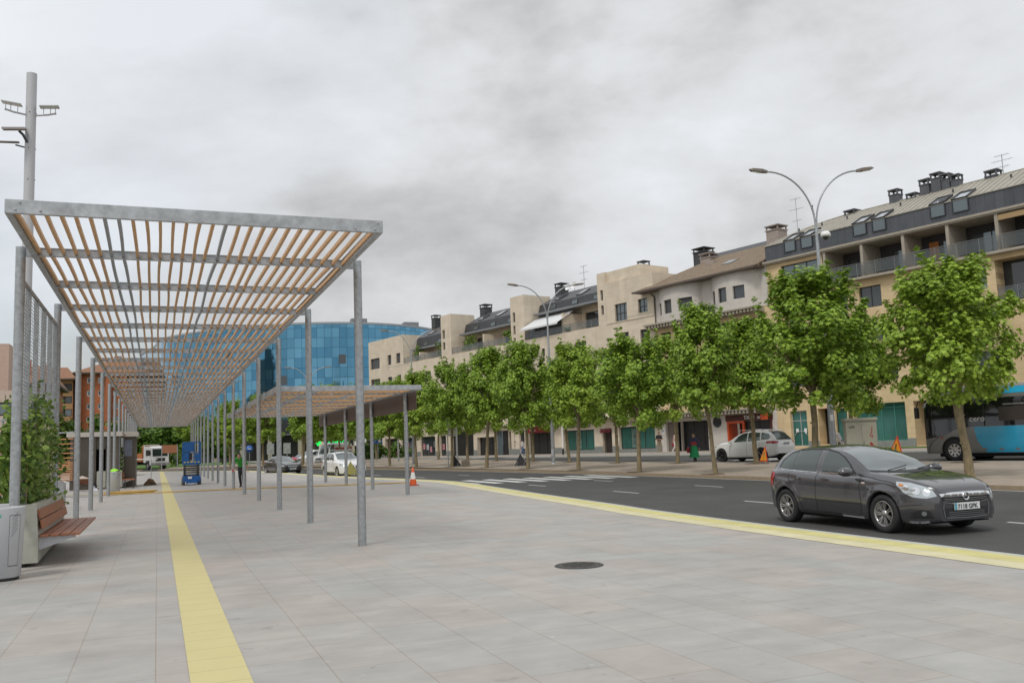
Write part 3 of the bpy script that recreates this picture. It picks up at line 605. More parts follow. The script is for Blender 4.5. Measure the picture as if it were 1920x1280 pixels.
def wall(mb, s0, s1, z0, z1, ops=(), v=0, dep=.25, vf=None, mi=0, rmi=None, ns=1):
    g = vf or (lambda s: v)
    S = {s0, s1}; Z = {z0, z1}
    for o in ops: S |= {min(max(o[0], s0), s1), min(max(o[1], s0), s1)}; Z |= {min(max(o[2], z0), z1), min(max(o[3], z0), z1)}
    if ns > 1: S |= {s0+(s1-s0)*i/ns for i in range(ns+1)}
    S = sorted(S); Z = sorted(Z)
    for a, b in zip(S[:-1], S[1:]):
        if b-a < 1e-5: continue
        for c, d in zip(Z[:-1], Z[1:]):
            sc, zc_ = (a+b)/2, (c+d)/2
            if any(o[0] < sc < o[1] and o[2] < zc_ < o[3] for o in ops): continue
            mb.quad((a, g(a), c), (b, g(b), c), (b, g(b), d), (a, g(a), d), mi=mi)
    for o in ops:
        a, b, c, d = o[:4]; r = mi if rmi is None else rmi
        mb.quad((a, g(a), c), (a, g(a)+dep, c), (a, g(a)+dep, d), (a, g(a), d), mi=r); mb.quad((b, g(b), c), (b, g(b), d), (b, g(b)+dep, d), (b, g(b)+dep, c), mi=r)
        mb.quad((a, g(a), d), (a, g(a)+dep, d), (b, g(b)+dep, d), (b, g(b), d), mi=r); mb.quad((a, g(a), c), (b, g(b), c), (b, g(b)+dep, c), (a, g(a)+dep, c), mi=r)
def window(P, off, a, b, c, d, v0=0, dep=.24, kind='pane', v1=None, fr=.06, split=0, name='window', fm=None, hs=0):
    v1 = v0 if v1 is None else v1; A = v0+dep; B = v1+dep; L = math.hypot(b-a, B-A)
    T = Matrix.Translation((a, A, 0)) @ Matrix.Rotation(math.atan2(B-A, b-a), 4, 'Z')
    m = MB(); m.box(0, fr, -.05, .02, c, d, 0, T); m.box(L-fr, L, -.05, .02, c, d, 0, T); m.box(fr, L-fr, -.05, .02, c, c+fr, 0, T); m.box(fr, L-fr, -.05, .02, d-fr, d, 0, T)
    for i in range(split): x = L*(i+1)/(split+1); m.box(x-.03, x+.03, -.045, .015, c+fr, d-fr, 0, T)
    if hs: m.box(fr, L-fr, -.046, .014, c+(d-c)*hs-.03, c+(d-c)*hs+.03, 0, T)
    f = m.build(name, fm or frame_m, P, off)
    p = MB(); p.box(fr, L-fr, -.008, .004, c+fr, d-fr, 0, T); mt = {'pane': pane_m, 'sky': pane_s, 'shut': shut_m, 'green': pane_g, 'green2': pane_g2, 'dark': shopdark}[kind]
    if kind == 'half':pass
    q = p.build('shutter' if kind == 'shut' else 'pane', mt, f, off); q.parent = f; return f
def broot(name, s0, z, label, cat, group=None):
    p = F(-s0, 0, z); return empty(name, p, FROT, label, cat, group), (s0, 0, z)
def chimney(P, off, s, v, z0, h, w=.8, m_=None, cap=True):
    m = MB(); m.box(s-w/2, s+w/2, v-w/2, v+w/2, z0, z0+h-.42)
    if cap:
        for a in (-1, 1):
            for b in (-1, 1): m.box(s+a*w*.46-.05, s+a*w*.46+.05, v+b*w*.46-.05, v+b*w*.46+.05, z0+h-.42, z0+h-.09)
        m.box(s-w*.58, s+w*.58, v-w*.58, v+w*.58, z0+h-.09, z0+h); m.box(s-w*.56, s+w*.56, v-w*.56, v+w*.56, z0+h-.48, z0+h-.40)
    return m.build('chimney', m_ or mat('zinc_chimney', (.10, .105, .115), .5, .3, var=.15), P, off)
def antenna(P, off, s, v, z0, h):
    m = MB(); m.tube([(s, v, z0), (s, v, z0+h)], .03, 6)
    for k, (z, l) in enumerate(((h-.1, .9), (h*.72, 1.3), (h*.45, .8))):
        m.tube([(s-l/2, v-.2, z0+z), (s+l/2, v+.2, z0+z+.08)], .016, 4)
        for j in range(5): x = s-l/2+l*(j+.5)/5; m.tube([(x, v-.15, z0+z-.12), (x, v+.1, z0+z+.16)], .01, 4)
    return m.build('antenna', galv_d, P, off)
def rail(P, off, a, b, z0, z1, v=.08, n=None, vf=None):
    g = vf or (lambda s: v); n = n or max(2, int((b-a)/1.1)); m = MB(); q = MB()
    for i in range(n+1): s = a+(b-a)*i/n; m.box(s-.02, s+.02, g(s)-.02, g(s)+.02, z0, z1)
    for i in range(n):
        s, t = a+(b-a)*i/n, a+(b-a)*(i+1)/n; m.tube([(s, g(s), z1), (t, g(t), z1)], .025, 5)
        q.add([(s+.04, g(s)-.003, z0+.08), (t-.04, g(t)-.003, z0+.08), (t-.04, g(t)-.003, z1-.06), (s+.04, g(s)-.003, z1-.06), (s+.04, g(s)+.003, z0+.08), (t-.04, g(t)+.003, z0+.08), (t-.04, g(t)+.003, z1-.06), (s+.04, g(s)+.003, z1-.06)], [(0, 1, 2, 3), (7, 6, 5, 4)])
    r = m.build('railing', gut, P, off); q.build('glass_panel', balus, r, off); return r
def glassdoor(*a): pass
# ============================================================ building C, cream stone
C, oc = broot('apartment_building', -90, 0, 'long cream stone apartment block with slit windowed towers and slate attics', 'building')
rng = random.Random(3)
mb = MB(); ops = []
def WIN(u1, u0, c, d): return (-u0, -u1, c, d)   # takes (u_small,u_large,z0,z1)
rows = [(62.57, 63.75, 10.9, 12.0), (59.75, 61.0, 10.65, 11.97), (68.93, 70.69, 10.45, 11.85), (72.28, 73.6, 11.0, 11.84), (75.87, 76.45, 10.93, 11.81), (78.05, 79.72, 10.36, 11.79), (84.73, 86.19, 10.6, 11.74), (88.2, 89.6, 10.6, 11.74), (91.8, 93.2, 10.5, 11.74), (100.23, 101.86, 10.25, 11.54), (104.2, 105.4, 10.5, 11.6), (108.3, 109.51, 10.45, 11.67), (110.96, 112.17, 10.45, 11.61), (114.5, 117.42, 10.1, 11.65), (96.2, 97.0, 10.4, 11.7)]
for u0, u1, c, d in rows:
    for k in (0, 3.1, 6.0): ops.append((-u1, -u0, c-k, d-k))
gf = [(68.37, 73.28, .62, 2.7, 'green'), (59.73, 64.68, .62, 2.76, 'green'), (65.71, 67.1, .3, 2.69, 'grille'), (75.29, 79.69, .3, 3.2, 'dark'), (83.3, 85.97, .3, 3.1, 'grey'), (86.01, 89.8, .3, 2.45, 'dark'), (90.6, 95.5, .3, 3.35, 'shutter'), (80.2, 81.2, .35, 3.0, 'shop'), (82.75, 83.25, .35, 3.0, 'shop'), (96.94, 98.43, .35, 2.9, 'shop'), (99.61, 103.37, .35, 2.9, 'shop'), (104.6, 108.6, .3, 2.9, 'shop'), (109.8, 113.4, .3, 2.9, 'dark'), (114.2, 117.2, .3, 2.9, 'shop')]
for g_ in gf: ops.append((-g_[1], -g_[0], g_[2], g_[3]))
wall(mb, -118, -58.9, -.6, 13.1, ops, dep=.56)
for u0, u1, c, d in ((62.57, 64.31, 13.18, 14.91), (59.74, 61.02, 13.6, 14.93)): pass
w1 = [(-64.31, -62.57, 13.18, 14.91), (-61.02, -59.74, 13.6, 14.93)]
wall(mb, -65.6, -58.9, 13.1, 17.3, w1, v=-.06); mb.quad((-65.6, -.06, 13.1), (-65.6, -.06, 17.3), (-65.6, .6, 17.3), (-65.6, .6, 13.1))
mb.quad((-58.9, -.06, 13.1), (-58.9, 6, 13.1), (-58.9, 6, 17.3), (-58.9, -.06, 17.3)); mb.quad((-65.6, -.06, 17.3), (-58.9, -.06, 17.3), (-58.9, 6, 17.3), (-65.6, 6, 17.3)); mb.quad((-58.9, 0, -.6), (-58.9, 12, -.6), (-58.9, 12, 13.1), (-58.9, 0, 13.1))
mb.quad((-58.9, -.06, 13.1), (-65.6, -.06, 13.1), (-65.6, 0, 13.1), (-58.9, 0, 13.1))
sl1 = [(-66.41, -66.02, 15.62, 16.69), (-66.39, -66.0, 14.18, 15.12), (-66.35, -65.95, 12.3, 13.71)]; sl1t = [(-66.41, -66.02, 15.62, 16.69), (-66.39, -66.0, 14.18, 15.12)]
wall(mb, -66.84, -65.6, 13.1, 18.45, sl1t, v=.01); mb.box(-66.83, -60.8, .3, 4.2, 17.1, 18.44); mb.box(-66.84, -65.6, .35, 4.2, 13.1, 18.4)
mb.quad((-66.84, .01, 13.1), (-66.84, .01, 18.45), (-66.84, 4.2, 18.45), (-66.84, 4.2, 13.1)); mb.quad((-65.6, .01, 17.3), (-65.6, .3, 17.3), (-65.6, .3, 18.45), (-65.6, .01, 18.45)); mb.quad((-66.84, .01, 18.45), (-65.6, .01, 18.45), (-65.6, .35, 18.45), (-66.84, .35, 18.45))
def tower(u0, u1, sl, dep):
    wall(mb, -u1, -u0, 13.1, 18.35, sl, v=.01); mb.quad((-u0, .01, 13.1), (-u0, dep, 13.1), (-u0, dep, 18.35), (-u0, .01, 18.35)); mb.quad((-u1, .01, 13.1), (-u1, .01, 18.35), (-u1, dep, 18.35), (-u1, dep, 13.1))
    mb.quad((-u1, .01, 18.35), (-u0, .01, 18.35), (-u0, dep, 18.35), (-u1, dep, 18.35)); mb.quad((-u1, dep, 13.1), (-u1, dep, 18.35), (-u0, dep, 18.35), (-u0, dep, 13.1))
sl2 = [(-81.58, -81.14, 15.42, 16.54), (-81.58, -81.15, 14.01, 15.01), (-81.57, -81.17, 13.15, 13.6)]; tower(79.41, 82.01, sl2, 3.9)
sl3 = [(-97.1, -96.52, 15.3, 16.43), (-97.05, -96.5, 13.89, 14.86)]; tower(95.06, 97.41, sl3, 3.7)
w4 = [(-117.45, -114.57, 12.82+.3, 14.67), (-112.16, -111.05, 13.34, 14.73), (-109.63, -108.42, 13.35, 14.73)]
wall(mb, -118, -107.62, 13.1, 17.2, w4, v=.01); mb.quad((-107.62, .01, 13.1), (-107.62, 4.8, 13.1), (-107.62, 4.8, 17.2), (-107.62, .01, 17.2)); mb.quad((-118, .01, 17.2), (-107.62, .01, 17.2), (-107.62, 12, 17.2), (-118, 12, 17.2)); mb.quad((-118, 0, -.6), (-118, 0, 17.2), (-118, 12, 17.2), (-118, 12, -.6))
bays = [(66.84, 79.41, .4), (82.01, 95.06, 0), (97.41, 107.62, -.6)]
for u0, u1, dz in bays:       # terraces: floor, side walls, recessed attic wall
    mb.quad((-u1, 0, 13.1), (-u0, 0, 13.1), (-u0, 3, 13.1), (-u1, 3, 13.1)); wall(mb, -u1, -u0, 13.1, 15.7+dz, [(-u1+1.5, -u1+3.5, 13.2, 15.1+dz), (-u0-5.5, -u0-.6, 13.2, 15.0+dz)], v=3)
    mb.box(-u0-6.3, -u0-6.0, .3, 3, 13.1, 14.9+dz)
mb.build('wall', stone, C, oc)
mb = MB()   # grey plinth, canopies, string lines
for a, b in ((-118, -117.2), (-114.2, -113.4), (-109.8, -108.6), (-104.6, -103.37), (-99.61, -98.43), (-96.94, -95.5), (-90.6, -89.8), (-83.25, -82.75), (-82.75, -81.2), (-80.2, -79.69), (-75.29, -73.28), (-73.28, -68.37), (-68.37, -67.1), (-65.71, -64.68), (-64.68, -59.73), (-59.73, -58.9)):
    h = .62 if (a, b) in ((-73.28, -68.37), (-64.68, -59.73)) else .95; mb = MB(); mb.box(a+.001, b-.001, -.035, 0, -.3, h); mb.build('plinth', grey_base, C, oc)
mb = MB(); mb.bbox(-78.6, -58.95, -.95, .0, 3.66, 3.82, .02); mb.bbox(-98, -80, -.5, 0, 3.6, 3.75, .02); mb.build('canopy', mat('pale_canopy_slab', (.55, .52, .46), .7), C, oc)
mb = MB()
for z in (12.62,): mb.box(-112.2, -105.8, -.012, 0, 12.95, 13.0)
mb.box(-62.5, -59.0, -.07, -.06, 13.4, 13.44); mb.build('string_line', trimc, C, oc)
for o in ops[:len(rows)*3]: window(C, oc, o[0], o[1], o[2], o[3], kind=rng.choice(['shut', 'shut', 'pane']), split=1)
for o in w1: window(C, oc, *o, v0=-.06, kind='sky', split=2 if o[1]-o[0] > 1.5 else 1, hs=.45)
for o in w4: window(C, oc, *o, kind='shut')
for o in sl1t+sl2+sl3: window(C, oc, *o, v0=.01, kind='pane', fr=.03)
for u0, u1, dz in bays:
    window(C, oc, -u1+1.5, -u1+3.5, 13.2, 15.1+dz, v0=3, kind='pane', split=1); window(C, oc, -u0-5.5, -u0-.6, 13.2, 15.0+dz, v0=3, kind='pane', split=3)
    rail(C, oc, -u1+.1, -u0-.1, 13.12, 13.93, .1)
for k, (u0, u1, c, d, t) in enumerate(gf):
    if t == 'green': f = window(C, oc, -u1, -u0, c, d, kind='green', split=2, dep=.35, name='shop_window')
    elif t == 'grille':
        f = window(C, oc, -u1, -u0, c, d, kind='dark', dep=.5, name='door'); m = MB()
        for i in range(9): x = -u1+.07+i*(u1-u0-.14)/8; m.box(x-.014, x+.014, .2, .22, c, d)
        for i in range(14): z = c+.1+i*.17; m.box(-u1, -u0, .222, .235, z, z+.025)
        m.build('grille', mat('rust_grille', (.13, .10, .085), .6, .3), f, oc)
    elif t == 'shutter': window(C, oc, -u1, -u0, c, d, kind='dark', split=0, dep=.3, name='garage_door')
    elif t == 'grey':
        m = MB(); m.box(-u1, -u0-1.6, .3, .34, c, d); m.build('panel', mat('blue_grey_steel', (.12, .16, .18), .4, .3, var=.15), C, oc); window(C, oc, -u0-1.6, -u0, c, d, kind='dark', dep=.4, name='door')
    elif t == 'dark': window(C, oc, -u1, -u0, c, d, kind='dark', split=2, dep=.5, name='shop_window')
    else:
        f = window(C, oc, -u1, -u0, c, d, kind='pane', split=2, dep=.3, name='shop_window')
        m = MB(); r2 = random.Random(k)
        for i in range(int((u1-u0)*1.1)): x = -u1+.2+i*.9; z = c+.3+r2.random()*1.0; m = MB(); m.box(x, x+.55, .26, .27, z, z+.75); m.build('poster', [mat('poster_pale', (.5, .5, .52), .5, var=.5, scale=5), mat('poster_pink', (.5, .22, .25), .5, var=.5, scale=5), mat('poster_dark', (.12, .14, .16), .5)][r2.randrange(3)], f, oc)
for u in (70.8, 62.4):       # translucent door leaves and tree emblem
    m = MB(); m.box(-u-.75, -u+.1, .27, .285, .75, 2.6); m.build('window_film', pane_g2, C, oc)
    m = MB(); m.box(-u-.36, -u-.3, .255, .265, 1.35, 1.75)
    for j in range(5): m.box(-u-.6+.03*j, -u-.06-.03*j, .255, .265, 1.75+.06*j, 1.78+.06*j)
    for j in range(3): m.box(-u-.62, -u-.05, .255, .265, 1.28-.12*j, 1.31-.12*j)
    m.build('tree_emblem', darkmetal, C, oc)
text_part('lettering', 'ODONTOLÓGICO', .40, darkmetal, C, Vector((-73.1, -.03, 2.95))-Vector(oc), sx=1.25, bold=.012); text_part('lettering', 'CENTRO CARTAÑEDAS', .40, darkmetal, C, Vector((-64.6, -.03, 2.98))-Vector(oc), sx=.92, bold=.012)
m = MB(); m.bbox(-79.2, -74.9, -.25, 0, 2.64, 3.3, .02); sg = m.build('sign', mat('dark_red_sign', (.20, .012, .012), .4), C, oc)
text_part('lettering', 'Basttea', .42, mat('sign_letter_pink', (.6, .35, .33), .5), C, Vector((-78.9, -.27, 2.82))-Vector(oc))
for i, ch in enumerate('ESTIMAT'): text_part('lettering', ch, .3, darkmetal, C, Vector((-82.15, -.02, 2.85-i*.3))-Vector(oc), bold=.01)
m = MB(); m.box(-82.75, -81.2, -.012, 0, .95, 3.3); m.build('pillar_facing', stone, C, oc)
m = MB()
for i in range(60): x, z = -66.4+random.uniform(-.75, .8), 2.5+random.uniform(-.18, .22); m.box(x-.05, x+.05, -.25+random.uniform(-.1, .1), -.2, z-.05, z+.05, 0, None)
m.build('red_creeper', mat('crimson_leaf', (.16, .03, .035), .8), C, oc)
# slate attics
for k, (u0, u1, dz) in enumerate(bays):
    a, b = -u1, -u0; z0 = 15.62+dz; z1 = 17.0+dz*.5; zr = 18.55+dz*.4
    m = MB(); m.quad((a, 2.0, z0), (b, 2.0, z0), (b, 2.35, z1), (a, 2.35, z1), mi=0); m.quad((a, 2.35, z1), (b, 2.35, z1), (b, 5.2, zr), (a, 5.2, zr), mi=1); m.quad((a, 5.2, zr), (b, 5.2, zr), (b, 11, 15), (a, 11, 15), mi=1)
    m.quad((a, 2.0, z0), (a, 2.35, z1), (a, 5.2, zr), (a, 11, 15), (a, 11, z0), mi=0); m.quad((b, 2.0, z0), (b, 11, z0), (b, 11, 15), (b, 5.2, zr), (b, 2.35, z1), mi=0)
    rf = m.build('roof', [slate, slate_r], C, oc)
    m = MB(); m.box(a+.3, b-.02, 1.2, 2.0, z0-.14, z0-.02); m.box(a+.3, b-.02, 1.1, 1.2, z0-.14, z0+.08); m.build('gutter', gut, rf, oc)
    for j, s in enumerate((a+2.2, a+6.0, a+9.6)):
        if k == 2 and j == 2: continue
        m = MB(); T = Matrix.Translation((s, 2.35, z1)) @ Matrix.Rotation(math.atan2(zr-z1, 2.85), 4, 'X'); m.box(0, .95, .5, 2.0, .02, .12, 0, T); m.box(.08, .87, .58, 1.92, .12, .13, 1, T); m.build('skylight', [darkmetal, pane_s if j != 1 else mat('bright_skylight', (.45, .48, .5), .05, .7)], rf, oc)
        m = MB(); T = Matrix.Translation((s, 2.1, z0+.35)) @ Matrix.Rotation(rad(-14), 4, 'X'); m.box(0, .95, -.06, 0, 0, .55, 0, T); m.box(.06, .89, -.07, -.061, .06, .49, 1, T); m.build('skylight', [darkmetal, pane_s], rf, oc)
    sc, zc2, w2, h2 = ((-80.0+1.2, 18.0, 1.1, 1.9), (-95.7+1.2, 18.0, 1.15, 1.75), (-111.5+4.4, 17.0, .95, 3.1))[k]; chimney(rf, oc, sc, 5.2, zc2, h2, w2, slate)
    if k < 2: chimney(rf, oc, a+9.6, 5.4, zr-.3, .7, .8)
    m = MB(); m.tube([(a+1.0+2.6, 1.9, 13.1), (a+3.6-2.6, 1.9, z0)], .04, 6)
antenna(C, oc, -75.2, 5.6, 18.4, 3.0)
for s in (-77.3, -76.2): m = MB(); m.lathe([(.0, .0), (.3, .07), (.42, .16)], 14, 0, Matrix.Translation((s, 5, 19.2)) @ Matrix.Rotation(rad(75), 4, 'X')); m.tube([(s, 5, 18.2), (s, 5, 19.2)], .03, 5); m.build('satellite_dish', white_p, C, oc)
chimney(C, oc, -63.2, 3.2, 17.4, 2.0, .85, slate); 
m = MB(); m.quad((-79.2, 1.9, 15.75), (-72.8, 1.9, 15.75), (-72.6, -.75, 14.25), (-79.2, -.75, 14.25)); m.quad((-79.2, -.75, 14.25), (-72.6, -.75, 14.25), (-72.6, -.76, 14.05), (-79.2, -.76, 14.05)); m.build('awning', awn, C, oc)
m = MB(); m.box(-78.9, -73.2, .25, .3, 13.1, 14.6); m.build('terrace_glazing', glass_dk, C, oc)
# back slope roof behind wing 1
m = MB(); m.quad((-62, 6, 17.0), (-46.5, 6, 17.0), (-48, 11, 20.4), (-61, 11, 20.4)); m.quad((-62, 6, 17), (-61, 11, 20.4), (-62, 16, 17)); m.quad((-46.5, 6, 17.0), (-46.5, 16, 17.0), (-48, 11, 20.4)); m.build('rear_roof', slate_r, C, oc)
chimney(C, oc, -61.2, 10.0, 19.0, 2.0, 1.5, slate)
# ============================================================ building B, brown tiled
B, ob = broot('apartment_building', -52, 0, 'brown tile roofed building with curved grey bay windows and orange shop', 'building')
mb = MB()
def bow(s):
    for c, h in ((-55.5, 2.55), (-49.1, 2.5)):
        t = (s-c)/h
        if abs(t) < 1: return -.95*(1-t*t)**.5
    return 0
bops = [(-57.75, -57.34, 12.85, 13.99), (-56.84, -55.82, 12.87, 14.13), (-55.0, -53.57, 12.85, 14.03), (-51.3, -50.9, 12.9, 14.07), (-50.39, -49.4, 12.92, 14.17), (-48.7, -47.6, 12.99, 14.1)]
wall(mb, -58.88, -45.79, 12.15, 15.45, bops, vf=bow, ns=90, dep=.22); mb.build('upper_wall', marble, B, ob)
mb = MB(); yo = []
for k in (0, 3.1, 6.2):
    for u0 in (57, 53.9, 50.2, 47.3): yo.append((-u0-1.3, -u0, 9.4-k+.3, 10.9-k+.4))
wall(mb, -58.88, -45.79, 3.7, 12.15, [o for o in yo if o[2] > 3.9], v=0); mb.build('wall', stone_y, B, ob)
for o in yo:
    if o[2] > 3.9: window(B, ob, *o, kind='pane', split=1)
for o in bops: window(B, ob, *o, v0=bow(o[0]), v1=bow(o[1]), kind='shut' if o[0] > -57.5 and o[0] < -53 else 'pane', dep=.2, split=0)
m = MB(); m.lathe([(0, -.01), (.36, -.01), (.42, .0), (.42, -.03), (.36, -.03)], 28, 0, Matrix.Translation((-52.16, -.04, 12.62)) @ Matrix.Rotation(rad(90), 4, 'X')); m.build('round_window', shopdark, B, ob)
for z, nm in ((11.72, 'cornice'), (3.35, 'cornice')):
    mb = MB(); mb.box(-59.4, -46.3, -1.15, 0, z+.28, z+.42)
    for i in range(34): s = -59.2+i*.385; mb.box(s, s+.2, -1.05, 0, z+.02, z+.279)
    mb.box(-59.3, -46.3, -.3, 0, z-.06, z+.019); mb.build(nm, trimc, B, ob)
mb = MB(); go = [(-58.3, -53.2, .2, 3.0), (-50.95, -49.2, .3, 3.1), (-49.2, -46.3, .3, 2.75)]
wall(mb, -58.88, -45.79, -.4, 3.71, go, v=0, dep=1.0); mb.build('ground_floor_wall', marble, B, ob)
window(B, ob, -58.3, -56.9, .2, 3.0, kind='dark', dep=.6, name='entrance', fm=marble); m = MB(); m.box(-58.3, -57.0, .25, .3, .3, 2.95); m.build('entrance_panel', mat('brown_grey_panel', (.16, .13, .11), .6), B, ob); window(B, ob, -56.9, -53.2, .2, 3.0, kind='dark', dep=.9, split=2, name='entrance')
m = MB(); m.box(-58.85, -58.45, -.02, 0, 1.9, 2.5); pl = m.build('house_number_plate', white_p, B, ob); text_part('lettering', '9', .4, darkmetal, B, Vector((-58.77, -.03, 2.05))-Vector(ob))
m = MB(); m.lathe([(0, -.02), (.4, -.02), (.46, .0), (.46, -.04), (.4, -.04)], 28, 0, Matrix.Translation((-52.1, -.05, 2.75)) @ Matrix.Rotation(rad(90), 4, 'X')); m.build('round_window', shopdark, B, ob)
orgm = mat('orange_shop_paint', (.50, .07, .015), .45); dred = mat('dark_red_fascia', (.075, .014, .01), .45, var=.3)
m = MB(); m.box(-51.0, -50.8, -.08, .1, .3, 2.75); m.box(-49.35, -49.15, -.08, .1, .3, 2.75); m.box(-50.8, -49.35, -.08, .1, 2.55, 2.75); m.box(-50.8, -50.75, .1, 1.0, .3, 2.6); m.build('shop_entrance_frame', orgm, B, ob)
window(B, ob, -50.4, -49.2, .3, 2.6, dep=.9, kind='dark', name='shop_door', fm=orgm); window(B, ob, -49.2, -46.3, .8, 2.75, kind='dark', dep=.2, split=1, name='shop_window')
m = MB(); m.box(-51.1, -46.2, -.1, 0, 2.76, 3.28); m.box(-46.5, -46.3, -.06, 0, .8, 2.75); m.build('shop_fascia', dred, B, ob)
m = MB(); m.box(-48.4, -47.5, .05, .06, 1.2, 2.0); m.box(-47.3, -46.7, .05, .06, 1.3, 1.95); m.build('poster', mat('poster_white', (.7, .7, .72), .5), B, ob)
m = MB(); m.bbox(-46.9, -46.3, -.7, -.5, 2.75, 3.3, .02); m.build('projecting_sign', orgm, B, ob)
text_part('lettering', 'TXIKI  ar.', .42, white_p, B, Vector((-49.1, -.13, 2.88))-Vector(ob), bold=.008, sx=1.1)
# roof B: hip on the left
ze = 15.42; e0, e1, ve = -60.4, -46.0, -1.25
m = MB(); rz_, rv = 19.0, 7.0; h0 = -57.0
m.quad((e0, ve, ze), (e1, ve, ze), (e1, rv, rz_), (h0, rv, rz_)); m.quad((e0, ve, ze), (h0, rv, rz_), (e0, 15, ze)); m.quad((e1, 15, ze), (e1, rv, rz_), (h0, rv, rz_), (e0, 15, ze)); m.quad((e1, ve, ze), (e1, 15, ze), (e1, rv, rz_))
rfB = m.build('roof', tile_r, B, ob)
m = MB(); m.box(e0, e1, ve, .3, ze-.14, ze-.02); m.box(e0-.06, e1, ve-.12, ve, ze-.16, ze+.01); m.tube([(-59.2, -.1, 15.2), (-58.95, -.08, 15.0), (-58.75, -.08, 14.8), (-58.75, -.08, 12.2)], .06, 8); m.build('gutter', mat('brown_gutter', (.10, .075, .06), .5), rfB, ob)
m = MB(); T = Matrix.Translation((-52.2, 2.6, 17.05)) @ Matrix.Rotation(math.atan2(rz_-ze, rv-ve), 4, 'X'); m.box(0, 1.1, -.6, .6, 0, .1, 0, T); m.build('skylight', pane_s, rfB, ob)
pkm = mat('pinkish_chimney_render', (.33, .28, .25), .8, var=.08)
chimney(rfB, ob, -49.0, 6.0, 17.6, 2.6, 1.3, pkm); chimney(rfB, ob, -55.2, 4.4, 17.2, 1.2, 1.0, pkm, cap=False); chimney(rfB, ob, -57.3, 6.3, 17.7, 1.6, 1.2, pkm, cap=True); antenna(B, ob, -47.6, 7.2, 18.8, 3.8)
# ============================================================ building A, zinc roof
A_, oa = broot('apartment_building', -34, 0, 'sandstone apartment block with dark zinc attic and pale standing seam roof at the right edge', 'building')
mb = MB(); ao = []
for s in (-39.4, -36.6, -32.9, -29.0): ao.append((s-1.0, s+.8, 10.6, 12.2))
ao += [(-27.6, -21.5, 9.6, 12.4)]
for k in (3.1, 6.0):
    for s in (-43.6, -39.4, -36.2, -32.9, -29.0, -25): ao.append((s-1.0, s+1.2, 11.2-k, 12.5-k))
ao += [(-44.4, -40.9, 13.2, 15.1), (-36.22, -33.34, 5.05, 5.0+1.3)][:1]
ga = [(-44.53, -42.97, .5, 3.3), (-41.95, -40.9, .6, 3.37), (-40.42, -39.4, .7, 3.3), (-38.79, -34.72, .75, 3.5), (-34.1, -30, .4, 3.5), (-28.8, -24, .6, 3.5)]
wall(mb, -45.8, -19, -.4, 12.75, ao[:-1]+ga, dep=1.55); wall(mb, -45.8, -40.5, 12.75, 15.4, ao[-1:]); mb.quad((-45.8, 0, -.4), (-45.8, 0, 15.4), (-45.8, 10, 15.4), (-45.8, 10, -.4))
mb.build('wall', stone_y, A_, oa)
m = MB()
for a, b in ((-45.8, -44.53), (-42.97, -41.95), (-40.9, -40.42), (-39.4, -38.79), (-34.72, -34.1), (-30, -28.8)): m.box(a, b, -.04, 0, -.4, .9)
m.box(-38.79, -34.72, -.04, 0, -.4, .75); m.build('plinth', grey_base, A_, oa)
for o in ao[:-1]: window(A_, oa, *o, kind='pane' if o[1]-o[0] > 3 else rng.choice(['shut', 'pane', 'sky']), split=3 if o[1]-o[0] > 3 else 1, dep=1.2 if o[1]-o[0] > 3 else .24)
rail(A_, oa, -27.5, -21.6, 9.6, 10.55, .05, n=5)
window(A_, oa, *ao[-1], kind='sky', split=2)
d = window(A_, oa, *ga[0], kind='green', split=1, hs=.72, name='door', fm=mat('pale_aluminium', (.5, .48, .45), .4, .3), dep=.3); m = MB(); m.tube([(-43.75+.55*math.cos(a), .2, 1.35+.35*math.sin(a)) for a in [math.pi*i/10 for i in range(11)]], .025, 6); m.build('handle', chrome, d, oa); m = MB(); m.box(-44.2, -43.95, .2, .21, 1.6, 1.9); m.box(-43.45, -43.2, .2, .21, 1.6, 1.9); m.build('notice', white_p, d, oa)
window(A_, oa, *ga[1], kind='dark', dep=1.0, name='doorway'); window(A_, oa, *ga[2], kind='green', name='shop_window'); window(A_, oa, *ga[3], kind='green', split=3, dep=.35, hs=.88, name='shop_window', fm=mat('green_frame', (.06, .22, .17), .4)); window(A_, oa, *ga[4], kind='dark', dep=1.5, name='doorway'); window(A_, oa, *ga[5], kind='green', split=2, name='shop_window')
mb = MB(); wo = [(-39.6, -37.3, 13.0, 14.9), (-35.9, -35.1, 13.0, 14.9), (-34.7, -33.95, 13.0, 14.9), (-32.1, -31.3, 13.0, 14.9), (-30.1, -27.9, 13.0, 14.9), (-26.2, -22, 13.0, 14.9)]
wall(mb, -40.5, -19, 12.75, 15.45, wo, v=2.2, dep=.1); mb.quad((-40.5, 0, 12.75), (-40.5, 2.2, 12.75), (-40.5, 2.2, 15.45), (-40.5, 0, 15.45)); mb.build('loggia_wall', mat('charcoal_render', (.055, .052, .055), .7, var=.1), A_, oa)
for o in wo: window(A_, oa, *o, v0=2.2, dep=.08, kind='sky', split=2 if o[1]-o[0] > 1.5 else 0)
m = MB(); m.box(-33.0, -32.3, 2.1, 2.2, 12.9, 14.9); m.build('orange_door', mat('orange_wood_door', (.45, .16, .03), .5), A_, oa)
mb = MB(); mb.bbox(-40.5, -19, -.55, 2.2, 12.75, 12.93, .01); mb.box(-45.9, -19, -.28, 2.2, 15.42, 15.62); mb.box(-45.9, -19, -.36, -.28, 15.52, 15.68); mb.build('floor_slab', trimc, A_, oa)
mb = MB()
for s in (-40.3, -37.1, -33.8, -30.55, -27.25, -24, -21): mb = MB(); mb.box(s, s+.22, -.2, 2.2, 12.93, 15.42); mb.build('partition_wall', trimc, A_, oa)
